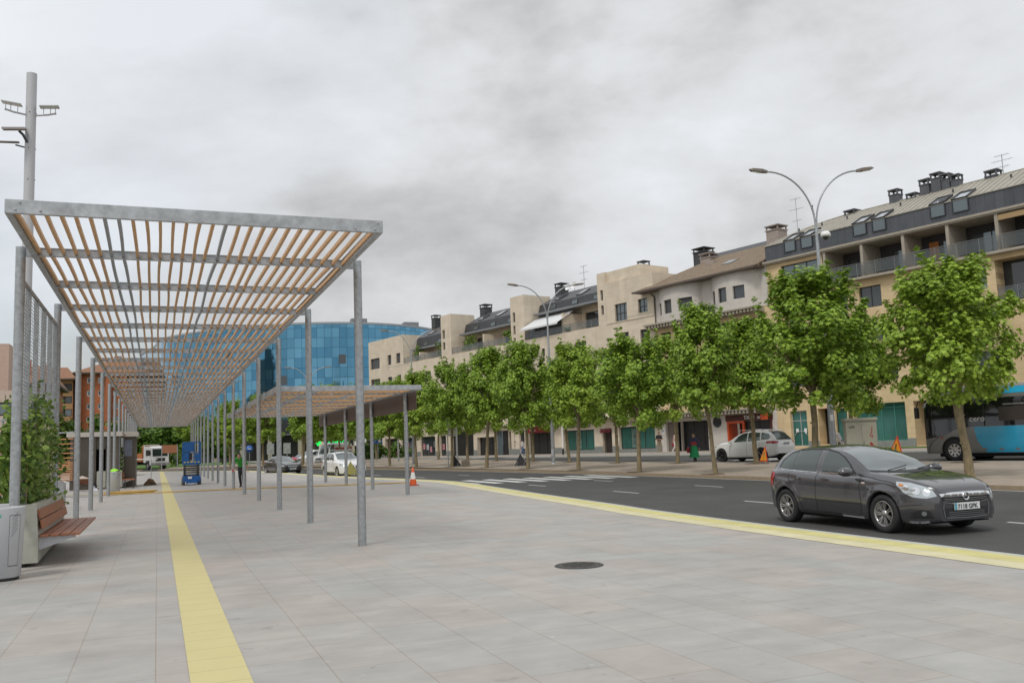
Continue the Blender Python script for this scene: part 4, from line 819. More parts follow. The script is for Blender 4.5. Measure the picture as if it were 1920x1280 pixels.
m = MB(); m.box(-27.0, -24.0, -.22, -.14, 14.95, 15.3); m.build('awning_box', mat('tan_awning_box', (.38, .26, .13), .7), A_, oa)
rail(A_, oa, -40.3, -19.2, 12.95, 13.93, -.48, n=14)
mb = MB(); mb.box(-45.8, -19, -.02, .05, 15.62, 17.0); mb.quad((-45.8, -.02, 15.62), (-45.8, -.02, 17.0), (-45.8, 4, 17.0), (-45.8, 4, 15.62)); zb_ = mb.build('attic_wall', zinc, A_, oa)
# pale roof with rounded left end and standing seams
prof = [(-45.8, 17.0), (-45.2, 17.55), (-44.4, 18.05), (-43.4, 18.5), (-42.2, 18.82), (-41, 18.98), (-40, 19.02)]+[(s, 19.04) for s in np.arange(-39, -18.9, 1.0)]
mb = MB(); v_ = []
for s, z in prof: t = (z-17)/2.04; v_ += [(s, -.06, 17.0), (s, 4*t, 17+2.04*t)]
mb.add(v_, [(2*i, 2*i+2, 2*i+3, 2*i+1) for i in range(len(prof)-1)])
mb.quad((-45.8, 0, 17), (-41, 4, 19), (-41, 8, 17), (-45.8, 8, 15)); mb.quad((-41, 4, 19), (-19, 4, 19.04), (-19, 9, 17), (-41, 8, 17))
s = -45.2
while s < -19:
    z = np.interp(s, [p[0] for p in prof], [p[1] for p in prof]); t = (z-17)/2.04; mb.tube([(s, -.06, 17.02), (s, 4*t, 17.02+2.04*t)], .028, 4); s += .48
mb.tube([(p[0], 4*(p[1]-17)/2.04, p[1]+.02) for p in prof], .05, 6); mb.box(-45.8, -19, -.1, -.02, 16.97, 17.04)
rfA = mb.build('roof', zinc_r, A_, oa)
for a, b in ((-43.89, -42.78), (-42.31, -41.18), (-37.64, -36.5), (-36.05, -34.93), (-31.59, -30.48), (-30.01, -28.87), (-24.4, -23.3), (-22.8, -21.7)):
    m = MB(); c, d = 16.12, 16.98; m.box(a, b, -.12, -.02, c, c+.05); m.box(a, a+.06, -.12, -.02, c+.05, d); m.box(b-.06, b, -.12, -.02, c+.05, d); m.box(a+.06, b-.06, -.05, -.03, c+.05, d, 1)
    ang = math.atan2(2.04, 4); T = Matrix.Translation((a, -.08, 17.02)) @ Matrix.Rotation(ang, 4, 'X'); m.box(0, .07, 0, 1.5, 0, .14, 0, T); m.box(b-a-.07, b-a, 0, 1.5, 0, .14, 0, T); m.box(0, b-a, 1.42, 1.5, 0, .14, 0, T); m.box(0, b-a, -.03, .04, .0, .10, 0, T); m.box(.07, b-a-.07, .04, 1.42, .05, .07, 2, T)
    m.build('roof_window', [darkmetal, pane_s, mat('bright_skylight', (.45, .48, .5), .05, .7)], rfA, oa)
for s, z, h, w in ((-36.4, 18.7, 1.35, .72), (-35.0, 18.7, .7, .72), (-33.9, 18.7, 1.5, .72), (-33.0, 18.7, 1.75, .72), (-32.3, 18.7, 1.5, .6), (-31.6, 18.7, 1.25, .6), (-40.2, 18.7, .62, .9), (-29.0, 18.7, .85, .8)): chimney(rfA, oa, s, 4.2, z, h, w)
antenna(A_, oa, -28.4, 4.4, 18.9, 1.7)
for s in (-44, -41.8, -39.5, -35, -31, -27): m = MB(); m.tube([(s, 2.3, 18.1), (s, 2.3, 18.45)], .07, 6); m.build('roof_vent', darkmetal, rfA, oa)
# ============================================================ glass office building (curved)
gm = bpy.data.materials.new('blue_curtain_wall_glass'); gm.use_nodes = True; t = gm.node_tree; b = t.nodes['Principled BSDF']; nn = t.nodes.new; ll = t.links.new
uv = nn('ShaderNodeUVMap'); sp = nn('ShaderNodeSeparateXYZ'); ll(uv.outputs[0], sp.inputs[0])
fx = math_('FLOOR', sp.outputs[0], tree=t); fy = math_('FLOOR', sp.outputs[1], tree=t); cb = nn('ShaderNodeCombineXYZ'); ll(fx, cb.inputs[0]); ll(fy, cb.inputs[1])
wn = nn('ShaderNodeTexWhiteNoise'); wn.noise_dimensions = '2D'; ll(cb.outputs[0], wn.inputs['Vector'])
rp = nn('ShaderNodeValToRGB'); ll(wn.outputs['Value'], rp.inputs[0]); rp.color_ramp.elements[0].color = (.075, .215, .33, 1); rp.color_ramp.elements[1].color = (.14, .33, .455, 1); rp.color_ramp.elements[0].position = .1
lx = math_('LESS_THAN', math_('FRACT', sp.outputs[0], tree=t), .06, tree=t); ly = math_('LESS_THAN', math_('FRACT', sp.outputs[1], tree=t), .05, tree=t); ln = math_('MAXIMUM', lx, ly, tree=t)
mxx = nn('ShaderNodeMix'); mxx.data_type = 'RGBA'; ll(math_('MULTIPLY', ln, .75, tree=t), mxx.inputs[0]); ll(rp.outputs[0], mxx.inputs[6]); mxx.inputs[7].default_value = (.03, .09, .14, 1); ll(mxx.outputs[2], b.inputs['Base Color'])
b.inputs['Metallic'].default_value = .85; b.inputs['Roughness'].default_value = .06
nm = nn('ShaderNodeVectorMath'); nm.operation = 'SUBTRACT'; ll(wn.outputs['Color'], nm.inputs[0]); nm.inputs[1].default_value = (.5, .5, .5); sc_ = nn('ShaderNodeVectorMath'); sc_.operation = 'SCALE'; ll(nm.outputs[0], sc_.inputs[0]); sc_.inputs['Scale'].default_value = .028
ge = nn('ShaderNodeNewGeometry'); ad = nn('ShaderNodeVectorMath'); ll(ge.outputs['Normal'], ad.inputs[0]); ll(sc_.outputs[0], ad.inputs[1]); nz = nn('ShaderNodeVectorMath'); nz.operation = 'NORMALIZE'; ll(ad.outputs[0], nz.inputs[0]); ll(nz.outputs[0], b.inputs['Normal'])
G = empty('office_building', (25, 185, 0), 0, 'blue curved glass office building rising behind the pergolas', 'building')
apts = [(-4, 232), (-1, 216), (1.0, 200), (7.0, 189), (14, 181), (22, 175.5), (31, 172.5), (40, 172.5), (49, 176), (57, 183), (63, 192)]
ap = cmr(apts, 5); cum = [0]
for p, q in zip(ap[:-1], ap[1:]): cum.append(cum[-1]+math.dist(p, q))
def curved(z0, z1, m_, nm, cell=None, dv=0):
    me = bpy.data.meshes.new(nm); a = offs(ap, dv); vs = []; fs = []
    for p in a: vs += [(p[0]-25, p[1]-185, z0), (p[0]-25, p[1]-185, z1)]
    fs = [(2*i, 2*i+2, 2*i+3, 2*i+1) for i in range(len(ap)-1)]; me.from_pydata(vs, [], fs)
    if cell:
        ul = me.uv_layers.new()
        for p in me.polygons:
            p.use_smooth = True
            for li in p.loop_indices: vi = me.loops[li].vertex_index; ul.data[li].uv = (cum[vi//2]/cell[0], me.vertices[vi].co.z/cell[1])
    me.materials.append(m_); o = bpy.data.objects.new(nm, me); COL.objects.link(o); o.parent = G; return o
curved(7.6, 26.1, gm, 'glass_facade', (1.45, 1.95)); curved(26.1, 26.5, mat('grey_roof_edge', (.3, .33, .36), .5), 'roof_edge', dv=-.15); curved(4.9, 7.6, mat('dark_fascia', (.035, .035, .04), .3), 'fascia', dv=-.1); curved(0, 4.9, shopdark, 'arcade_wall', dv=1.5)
m = MB(); m.add([(x, y, 26.2) for x, y in ap]+[(60, 230, 26.2)], [tuple(range(len(ap)+1))]); m.build('flat_roof', slate_r, G, (25, 185, 0))
m = MB()
for i in range(0, len(ap), 3): p = offs(ap, -.6)[i]; m = MB(); m.cbox((p[0], p[1], 2.5), (.7, .7, 4.9)); m.build('column', mat('pale_stone_column', (.4, .35, .28), .7), G, (25, 185, 0))
for x, y in ((38, 178), (50, 182), (10, 190)): m = MB(); m.bbox(x-1.6, x+1.6, y-1, y+1, 26.2, 28, .05); m.build('roof_plant_box', gut, G, (25, 185, 0))
for i, zz in ((19, 20.2), (31, 18.3), (12, 16.4), (9, 12.5), (14, 12.5), (38, 22.2), (25, 14.4), (8, 18.2)):
    p = offs(ap, -.25)[i]; q = offs(ap, -.05)[i+1]; T = Matrix.Translation((p[0], p[1], zz)) @ Matrix.Rotation(math.atan2(q[1]-p[1], q[0]-p[0])+.1, 4, 'Z'); m = MB(); m.box(0, 1.4, -.04, 0, 0, 1.8, 0, T); m.build('open_window', pane_m, G, (25, 185, 0))
# small fascias and shop signs under the glass block
m = MB(); m.bbox(17.4, 21.5, 150.0, 150.3, 2.9, 3.9, .02)
# pharmacy row: low arcade between the glass block and the cream block
Q = empty('shop_row', (36, 150, 0), 0, 'low dark shop row with a green pharmacy sign between the glass and the cream buildings', 'shop')
oq = (36, 150, 0); m = MB(); wall(m, 26, 52, 0, 8, [(27+i*4, 30+i*4, 0, 3) for i in range(6)], v=150); m.box(26, 52, 150.4, 156, 0, 8); m.build('wall', stone, Q, oq)
for i in range(6): window(Q, oq, 27+i*4, 30+i*4, 0, 3, v0=150, kind='dark', name='shop_window')
m = MB(); m.box(25, 52, 149.2, 150, 3.9, 4.25); m.build('canopy', MATS['pale_canopy_slab'], Q, oq)
gem = mat('lit_green_sign', (.02, .5, .1), .5, emit=((.02, .9, .12), .9))
m = MB(); m.bbox(25.6, 30.4, 148.2, 148.3, 2.25, 3.3, .02); m.build('sign_board', black, Q, oq); text_part('lettering', 'FARMACIA', 1.05, gem, Q, Vector((25.7, 148.15, 2.42))-Vector(oq), bold=.02, sx=.83)
m = MB(); m.box(30.6, 32.6, 148.2, 148.3, 2.2, 3.6); m.build('sign_panel', white_p, Q, oq)
m = MB(); m.box(24.2, 24.6, 147, 147.1, 2.4, 3.4); m.box(23.9, 24.9, 147, 147.1, 2.7, 3.1); m.build('green_cross', gem, Q, oq)
m = MB(); m.bbox(33.8, 37.6, 149, 149.2, 3.1, 3.6, .02); m.build('blue_sign', mat('blue_sign_paint', (.04, .15, .5), .5), Q, oq)
# ============================================================ brick blocks left
brickr = brickmat('orange_brick', (.44, .125, .045), (.50, .16, .065), (.36, .14, .07), .5, .16, .02, rough=.85, rot=(rad(90), 0, 0), noise=.08, bump=.1)
def block(name, x0, x1, y0, z1, m_, label, cols, nf, roofm, zst=3.0, z00=2, wm=None, roof=True, dep=16, rise=3.4, bays=(), ww=1.5, wh=1.5):
    R = empty(name, ((x0+x1)/2, y0, 0), 0, label, 'building'); o = ((x0+x1)/2, y0, 0); ops = [(c-ww/2, c+ww/2, z1-1.1-wh-zst*k, z1-1.1-zst*k) for c in cols for k in range(nf)]
    m = MB(); wall(m, x0, x1, 0, z1, ops, v=y0, dep=.3); m.box(x0, x1, y0+.35, y0+dep, 0, z1)
    m.quad((x0, y0, 0), (x0, y0, z1), (x0, y0+.35, z1), (x0, y0+.35, 0)); m.quad((x1, y0, 0), (x1, y0+.35, 0), (x1, y0+.35, z1), (x1, y0, z1))
    for a, b_ in bays: m.box(a, b_, y0-1.2, y0-.001, 0, z1-.02)
    m.build('wall', m_, R, o); r2 = random.Random(9)
    for a in ops: window(R, o, *a, v0=y0, dep=.2, kind=r2.choice(['shut', 'pane', 'sky']), fm=wm or white_p, fr=.16)
    if roof:
        m = MB(); a, b_, c, d_ = x0-.8, x1+.8, y0-1.6, y0+dep+.8; q = min(7, (x1-x0)*.35); m.quad((a, c, z1), (b_, c, z1), (b_-q, (c+d_)/2, z1+rise), (a+q, (c+d_)/2, z1+rise)); m.quad((a, c, z1), (a+q, (c+d_)/2, z1+rise), (a, d_, z1)); m.quad((b_, c, z1), (b_, d_, z1), (b_-q, (c+d_)/2, z1+rise)); m.box(a, b_, c, d_, z1-.35, z1-.001, 1)
        m.build('roof', [roofm, mat('dark_eave', (.09, .07, .055), .7)], R, o)
    return R, o
rt = mat('red_brown_tile_roof', (.26, .13, .075), .85, var=.18, scale=2)
R_, o_ = block('brick_building', -17.3, 13, 225, 21.4, brickr, 'tall orange brick apartment block seen left between the pergola posts', [-14.5, -12.2, -9.0, -5.6, -2.6, 1, 4.5, 8, 11], 6, rt, bays=((-17.3, -16.2), (-11.2, -10.2), (-7.6, -6.8)), ww=1.3, wh=1.3)
chimney(R_, o_, -9, 233, 23, 3, 1.4, brickr); antenna(R_, o_, -4, 232, 24, 3)
cream2 = mat('tan_render', (.42, .27, .13), .8, var=.1)
block('apartment_building', -26.2, -18.6, 232, 20.6, cream2, 'narrow tan block with stacked balconies left of the orange brick building', [-24.4, -21, -19.6], 6, rt, wm=frame_m, ww=1.7, wh=1.7)
R_, o_ = block('apartment_building', -21.3, -14.8, 150, 13.2, brickr, 'brick and cream banded building seen through the wire mesh screen', [-20, -18, -16.2], 4, rt, wm=white_p, ww=1.2, wh=1.4)
for k in range(4): m = MB(); m.box(-21.3, -14.8, 149.7, 149.99, 1.7+3*k, 2.9+3*k); m.build('balcony_band', mat('cream_band', (.5, .42, .33), .8), R_, o_)
chimney(R_, o_, -19.6, 152, 13.5, 3, .6, brickr); chimney(R_, o_, -18.4, 153, 14, 3, .6, brickr); chimney(R_, o_, -16.4, 153, 14, 2.6, .6, brickr)
pk = mat('pinkish_render', (.50, .36, .29), .8, var=.08)
block('apartment_building', -30, -16.55, 120, 15.7, pk, 'pink rendered block cut by the left edge of the picture', [-18.2, -21, -25], 4, rt, roof=False, wm=frame_m, ww=1.1, wh=1.6)
block('apartment_building', -24.6, -11.4, 96, 8.4, mat('pale_pink_cladding', (.50, .40, .33), .7, var=.08), 'low pale pink building with overhanging upper floor at the far left', [-22, -19, -16.5, -13.4], 2, rt, roof=False, wm=frame_m, ww=1.6, wh=1.3)

# dark stepped apartment tower outside the frame to the left; the blue facade mirrors it
R = empty('apartment_building', (-62, 120, 0), 0, 'dark stepped apartment block seen only mirrored in the blue glass facade', 'building')
m = MB(); m.box(-12, 12, -10, 10, 0, 24); m.box(-9, 6, -8, 8, 24, 31); m.box(-4, 2, -5, 5, 31, 35); m.build('wall', mat('dark_brown_render', (.035, .032, .03), .8), R)
for k in range(7):
    for j in range(6): m = MB(); m.box(12.01, 12.06, -8.5+j*3, -7+j*3, 2+k*3.1, 3.5+k*3.1); m.build('window', pane_m, R)
# ------------------------------------------------------------ trees
def leafmat(name, c0, c1, trans=.2):
    m = bpy.data.materials.new(name); m.use_nodes = True; t = m.node_tree; t.nodes.clear(); nn = t.nodes.new; ll = t.links.new
    o = nn('ShaderNodeOutputMaterial'); g = nn('ShaderNodeNewGeometry'); r = nn('ShaderNodeValToRGB'); ll(g.outputs['Random Per Island'], r.inputs[0])
    r.color_ramp.elements[0].color = (*c0, 1); r.color_ramp.elements[1].color = (*c1, 1)
    d = nn('ShaderNodeBsdfPrincipled'); ll(r.outputs[0], d.inputs['Base Color']); d.inputs['Roughness'].default_value = .5; d.inputs['Specular IOR Level'].default_value = .35
    tr = nn('ShaderNodeBsdfTranslucent'); ll(r.outputs[0], tr.inputs[0]); mx = nn('ShaderNodeMixShader'); mx.inputs[0].default_value = trans; ll(d.outputs[0], mx.inputs[1]); ll(tr.outputs[0], mx.inputs[2]); ll(mx.outputs[0], o.inputs[0]); return m
leaf_a = leafmat('plane_leaf_green', (.14, .25, .022), (.35, .49, .06)); leaf_b = leafmat('plane_leaf_light', (.18, .29, .022), (.38, .52, .07)); leaf_c = leafmat('hedge_leaf', (.06, .13, .015), (.14, .24, .03)); leaf_d = leafmat('shrub_leaf', (.06, .13, .02), (.24, .34, .06))
bark = mat('mottled_plane_bark', (.30, .235, .13), .85, col2=(.15, .125, .075), scale=7, stretch=(1, 1, .45), bump=.5, bscale=25)
LEAF = np.array([(0, -.5), (.12, -.22), (.42, -.30), (.30, -.02), (.5, .18), (.2, .2), (0, .55), (-.2, .2), (-.5, .18), (-.30, -.02), (-.42, -.30), (-.12, -.22)])
LEAFS = np.array([(0, -.5), (.28, -.15), (.2, .25), (0, .5), (-.2, .25), (-.28, -.15)])
def leaves(name, pts, nrm, size, m, parent, seed=0, shape=LEAF, loc=None):
    rs = np.random.RandomState(seed); n = len(pts); k = len(shape)
    z = nrm/np.linalg.norm(nrm, axis=1, keepdims=True); a = rs.normal(size=(n, 3)); x = np.cross(a, z); x /= np.linalg.norm(x, axis=1, keepdims=True); y = np.cross(z, x)
    s = size*(.65+.7*rs.rand(n))[:, None, None]; P = shape[None, :, :]*s; bend = (P[..., 0]**2+P[..., 1]**2)*-.9
    V = pts[:, None, :]+P[..., 0:1]*x[:, None, :]+P[..., 1:2]*y[:, None, :]+bend[..., None]*z[:, None, :]
    me = bpy.data.meshes.new(name); me.vertices.add(n*k); me.vertices.foreach_set('co', V.reshape(-1).astype('f4')); me.loops.add(n*k); me.loops.foreach_set('vertex_index', np.arange(n*k, dtype='i4'))
    me.polygons.add(n); me.polygons.foreach_set('loop_start', np.arange(0, n*k, k, dtype='i4')); me.update(calc_edges=True); me.materials.append(m)
    o = bpy.data.objects.new(name, me); COL.objects.link(o); o.parent = parent
    if loc: o.location = loc
    return o
def tree_proto(seed, H=7.0, R=2.1, zb=2.5, nl=7500, ls=.21, lm=None, lean=0, trunk_h=2.9, tr=.105, ncl=95):
    rs = np.random.RandomState(seed); rng = random.Random(seed); root = empty('plane_tree', (0, 0, 0))
    m = MB(); lx, ly = lean, rng.uniform(-.15, .15); tp = [(0, 0, -.05), (lx*.2+.03, ly*.2, trunk_h*.3), (lx*.6-.03, ly*.6, trunk_h*.65), (lx, ly, trunk_h)]
    m.tube(tp, [tr*1.35, tr*1.05, tr*.95, tr*.9], 10); top = Vector(tp[-1]); tips = []; wob = rng.uniform(-.08, .08); tp[1] = (tp[1][0]+wob, tp[1][1], tp[1][2])
    for k in range(9):
        z = .35+1.6*rng.random(); zz = trunk_h*z/2
        m.lathe([(tr*.25, -.03), (tr*.4, 0), (tr*.25, .03)], 6, 0, Matrix.Translation((tr*.9*math.cos(k*2.4)+lx*zz/trunk_h, tr*.9*math.sin(k*2.4)+ly*zz/trunk_h, zz)))
    nb = 7
    for k in range(nb):
        a = 2*math.pi*k/nb+rng.uniform(-.3, .3); out = rng.uniform(.45, .95)*R*.8; zt = trunk_h+(H-trunk_h)*rng.uniform(.35, .8); 
        if k == 0: out = .1; zt = H-.7
        mid = top+Vector((math.cos(a)*out*.45, math.sin(a)*out*.45, (zt-trunk_h)*.35)); tip = Vector((lx+math.cos(a)*out, ly+math.sin(a)*out, zt)); m.tube([top-Vector((0, 0, .3)), top, mid, tip], [tr*.7, tr*.62, tr*.4, tr*.14], 7); tips += [mid, tip]
        for j in range(3):
            b = a+rng.uniform(-1, 1); s = mid.lerp(tip, rng.uniform(.1, .8)); e = s+Vector((math.cos(b), math.sin(b), rng.uniform(-.1, .9)))*rng.uniform(.5, 1.0); m.tube([s, e], [tr*.25, tr*.08], 5); tips.append(e)
    m.build('trunk', bark, root)
    # leaf clusters: upright egg with ragged tufts
    C = []; 
    for i in range(ncl):
        t = rng.random(); z = zb+(H-zb)*(t**.85); rr = R*(math.sin(math.pi*min(1, (t*.80+.17)))**.55)*(1.0 if t < .8 else .85); a = rng.uniform(0, 2*math.pi); q = rng.random()**.42
        rr *= 1+.22*math.sin(2*a+seed)+.13*math.sin(5*a+seed*2+z); C.append((lx+rr*q*math.cos(a), ly+rr*q*math.sin(a), z+rng.uniform(-.25, .25), rng.uniform(.28, .56)))
    for k in range(9):      # pointed shoots on top
        a = rng.uniform(0, 6.28); q = rng.uniform(0, .7)*R; h_ = H-.1-.5*q/R+rng.uniform(-.3, .45); C += [(lx+q*math.cos(a), ly+q*math.sin(a), h_, .20), (lx+q*math.cos(a), ly+q*math.sin(a), h_-.32, .27), (lx+q*math.cos(a), ly+q*math.sin(a), h_-.65, .36)]
    C += [(t.x, t.y, t.z, .4) for t in tips if t.z > zb+.4]
    for k in range(40):     # leafy shoots that break the outline
        t = rng.random()**.8; a = rng.uniform(0, 6.283); z = zb+(H-zb)*(.12+.85*t); rr = R*(math.sin(math.pi*min(1, (t*.80+.17)))**.55); ux, uy, uz_ = math.cos(a), math.sin(a), rng.uniform(.6, 2.0)*(1 if t > .3 else -.2)
        for j in range(4): C.append((lx+ux*(rr*.88+.09*j), ly+uy*(rr*.88+.09*j), z+uz_*.15*j, .25-.04*j))
    C = np.array(C); w = C[:, 3]**1.6; idx = rs.choice(len(C), nl, p=w/w.sum()); d = rs.normal(size=(nl, 3)); d /= np.linalg.norm(d, axis=1, keepdims=True)
    rad_ = (rs.rand(nl)**.4)[:, None]*C[idx, 3:4]; pts = C[idx, :3]+d*rad_*np.array([1, 1, .8])
    cc = np.array([lx, ly, (H+zb)/2-.4]); nrm = d*.45+(pts-cc)/R*.5+np.array([0, 0, .75])+rs.normal(size=(nl, 3))*.38
    leaves('crown', pts, nrm, ls, lm or leaf_a, root, seed); return root
protos = [tree_proto(11, 7.1, 1.95, 2.5, 20000, .15, leaf_a), tree_proto(23, 6.8, 1.75, 2.45, 18000, .15, leaf_a, .25), tree_proto(37, 7.0, 1.85, 2.55, 18000, .15, leaf_b, -.2), tree_proto(59, 6.6, 1.95, 2.35, 19000, .15, leaf_a, .1)]
light_p = tree_proto(71, 7.1, 1.95, 2.55, 19000, .155, leaf_b, -.30, 3.0, .12)
for p in protos+[light_p]: 
    for ch in p.children: pass
used = set()
def put_tree(p, x, y, s, rz, label, group, z=None):
    o = p if p.name not in used else copy_tree(p); used.add(p.name); z = gz(x, y) if z is None else z
    o.location = (x, y, z); o.scale = (s[0]*.95, s[0]*.95, s[1]*1.03); o.rotation_euler = (0, 0, rz); tag(o, label, 'tree', group); return o
G1 = 'plane trees along the near edge of the median'; G2 = 'plane trees along the far edge of the median'; G3 = 'distant plane trees beyond the road'
ft = [(23.0, 20.2, 4, (.98, .915), -.35, 'light green plane tree whose trunk stands in front of the blue bus, nearest tree'),
      (22.1, 25.9, 0, (1.17, 1.0), 1.9, 'big plane tree whose trunk shows above the roof of the dark hatchback'),
      (21.6, 31.5, 1, (.86, .99), 2.2, 'plane tree left of the white SUV with a slightly bent pale trunk'),
      (21.4, 37.5, 3, (.98, .94), .9, 'plane tree with leaning trunk between the two green shop windows'),
      (21.1, 43.5, 2, (.93, .94), 3.7, 'plane tree with straight trunk in front of the left green shop window'),
      (20.7, 49.6, 0, (.9, 1.02), 4.6, 'plane tree beside the dark triangular sign below the walking woman'),
      (20.3, 55.8, 1, (1.02, 1.10), 5.3, 'plane tree with bent yellowish trunk in front of the dark doorway'),
      (19.7, 61.4, 3, (.98, 1.08), .2, 'plane tree growing behind the white direction signs and stone bench'),
      (18.5, 66.6, 2, (1.0, 1.0), 1.2, 'plane tree just right of the orange traffic cone'),
      (18.2, 73.8, 0, (1.0, .95), 2.6, 'slim leaning plane tree just right of the blue parking sign'),
      (17.0, 80.5, 1, (1.1, .95), 3.9, 'plane tree behind the outer post of the lower pergola')]
for x, y, k, s, rz, lb in ft: put_tree(light_p if k == 4 else protos[k], x, y, s, rz, lb, G1)
bt = [(31.2, 27.5, 0, (1.0, 1.02), 5.0, 'plane tree directly in front of the bus, thicker trunk right behind the nearest tree'),
      (29.9, 32.6, 3, (1.05, 1.02), .7, 'plane tree with dark trunk at the left side of the grey cabinet'),
      (28.5, 37.9, 1, (1.1, 1.02), 3.1, 'plane tree whose trunk crosses the white SUV'),
      (27.6, 43.9, 2, (1.0, 1.0), 4.4, 'plane tree leaning behind the woman in the green skirt'),
      (26.9, 49.8, 0, (1.0, .97), .9, 'plane tree between the grille door and the right green shop window'),
      (26.6, 56.2, 1, (1.0, 1.0), 2.4, 'plane tree hidden behind the pale pole in front of the green glass'),
      (26.5, 62.5, 3, (1.05, 1.0), 5.9, 'plane tree with leaning grey trunk near the red shop sign'),
      (26.3, 69.8, 2, (1.05, 1.04), 1.3, 'plane tree right of the dark steel panel door'),
      (26.9, 79, 0, (1.1, 1.0), 3.5, 'plane tree in front of the dark garage door'),
      (26.8, 88, 1, (1.1, 1.0), .4, 'plane tree before the shop posters'), (26.0, 97, 3, (1.1, 1.0), 2.2, 'plane tree right of the group of pedestrians')]
for x, y, k, s, rz, lb in bt: put_tree(protos[k], x, y, s, rz, lb, G2)
far = [(13.4, 90.7, 1, 'far plane tree between the dark sedan and the white van'), (8.4, 116, 2, 'far plane tree behind the worker in green'), (16.4, 94, 0, 'far plane tree beside the white van'), (18.3, 91, 3, 'far plane tree right of the white crossover'), (11.5, 108, 0, 'far plane tree above the dark sedan'), (15.5, 104, 1, 'far plane tree above the red car'), (4.5, 135, 3, 'far plane tree behind the right hand pergola posts'), (20.5, 108, 2, 'far plane tree near the pharmacy sign'), (13, 128, 1, 'plane tree by the dark arcade of the glass building'), (20, 124, 0, 'plane tree in front of the pharmacy canopy'), (24.5, 106, 0, 'far plane tree near the blue parking sign')]
for i, (x, y, k, lb) in enumerate(far): put_tree(protos[k], x, y, (1.12, 1.12), i*1.1, lb, G3, 0)
# tree pits
m = MB()
for x, y in [(a[0], a[1]) for a in ft+bt]: z = gz(x, y)+.007; m.add([(x-.5, y-.5, z+.004), (x+.5, y-.5, z+.004), (x+.5, y+.5, z+.012), (x-.5, y+.5, z+.012)], [(0, 1, 2, 3)])
m.build('tree_pit_soil', mat('pit_soil', (.11, .075, .045), .95, var=.3, scale=6))['kind'] = 'structure'
# dense park trees and hedge far left
def blob_tree(name, loc, rx, ry, z0, z1, n, ls, lm, seed, label, cat, group=None, trunk=True, ncl=60):
    rs = np.random.RandomState(seed); R = empty(name, loc, 0, label, cat, group); C = rs.uniform(-1, 1, (ncl*3, 3)); C = C[(C**2).sum(1) < 1][:ncl]; C = C*np.array([rx, ry, (z1-z0)/2])+np.array([0, 0, (z0+z1)/2])
    idx = rs.randint(0, len(C), n); d = rs.normal(size=(n, 3)); d /= np.linalg.norm(d, axis=1, keepdims=True); cr = min(rx, ry, (z1-z0)/2)*.42
    pts = C[idx]+d*cr*(rs.rand(n)**.4)[:, None]; pts[:, 2] = np.maximum(pts[:, 2], z0*.9+.05); nrm = d+np.array([0, 0, .9])+rs.normal(size=(n, 3))*.4
    leaves('crown' if trunk else 'foliage', pts, nrm, ls, lm, R, seed, LEAFS)
    if trunk:
        m = MB(); m.tube([(0, 0, 0), (.1, 0, z0+.5), (0, .1, (z0+z1)/2)], [.3, .22, .1], 8); m.build('trunk', bark, R)
    return R
for i, (x, y, rx, h) in enumerate([(-4.5, 150, 3.8, 7.6), (0.5, 149, 3.8, 7.4), (5.5, 150, 4, 7.8), (10, 152, 3.5, 7.4), (-10, 153, 4, 8.2), (-16, 156, 4, 9.5)]):
    blob_tree('park_tree', (x, y, 0), rx, 3, 1.2, h, 2600, .6, leaf_c, 100+i, ['wide dark green park tree behind the white truck', 'rounded bright green park tree behind the brown board', 'park tree behind the scissor lift', 'park tree right of the scissor lift between pergola posts', 'park tree above the right part of the kiosk roof', 'park tree showing over the left part of the kiosk roof'][i], 'tree', 'park trees on the far lawn', ncl=45)
blob_tree('hedge_bush', (2.6, 130, 0), 1.4, 1.2, .3, 2.6, 700, .35, leaf_c, 120, 'small clipped bush just right of the white truck', 'bush', trunk=False, ncl=20)
blob_tree('hedge_bush', (25.2, 112, 0), 2.4, 1.5, .2, 2.5, 1500, .35, leaf_c, 121, 'round green bush left of the blue parking sign', 'bush', trunk=False, ncl=25)
blob_tree('hedge_bush', (29.2, 114, 0), 1.6, 1.3, .2, 2.3, 900, .35, leaf_c, 122, 'smaller green bush right behind the blue parking sign', 'bush', trunk=False, ncl=20)
# terrace shrubs
for k, (u, v, z, r, h, lb) in enumerate([(91.8, .9, 13.2, 1.1, 2.0, 'leafy shrub in the middle roof terrace of the cream block'), (105.2, 1.3, 13.1, .9, 2.7, 'dark conical conifer on the leftmost roof terrace of the cream block'), (98.6, 1.0, 13.1, 1.0, 2.2, 'yellow green shrub beside the leftmost slit tower'), (83.2, .8, 13.1, .8, 1.8, 'shrub on the terrace next to the middle slit tower'), (73, .8, 13.2, .5, .6, 'low plants on the terrace beside the white awning')]):
    p = F(u, v, z); blob_tree('terrace_shrub', p, r, r, .1, h, 500, .26, leaf_d, 130+k, lb, 'shrub', trunk=False, ncl=22)
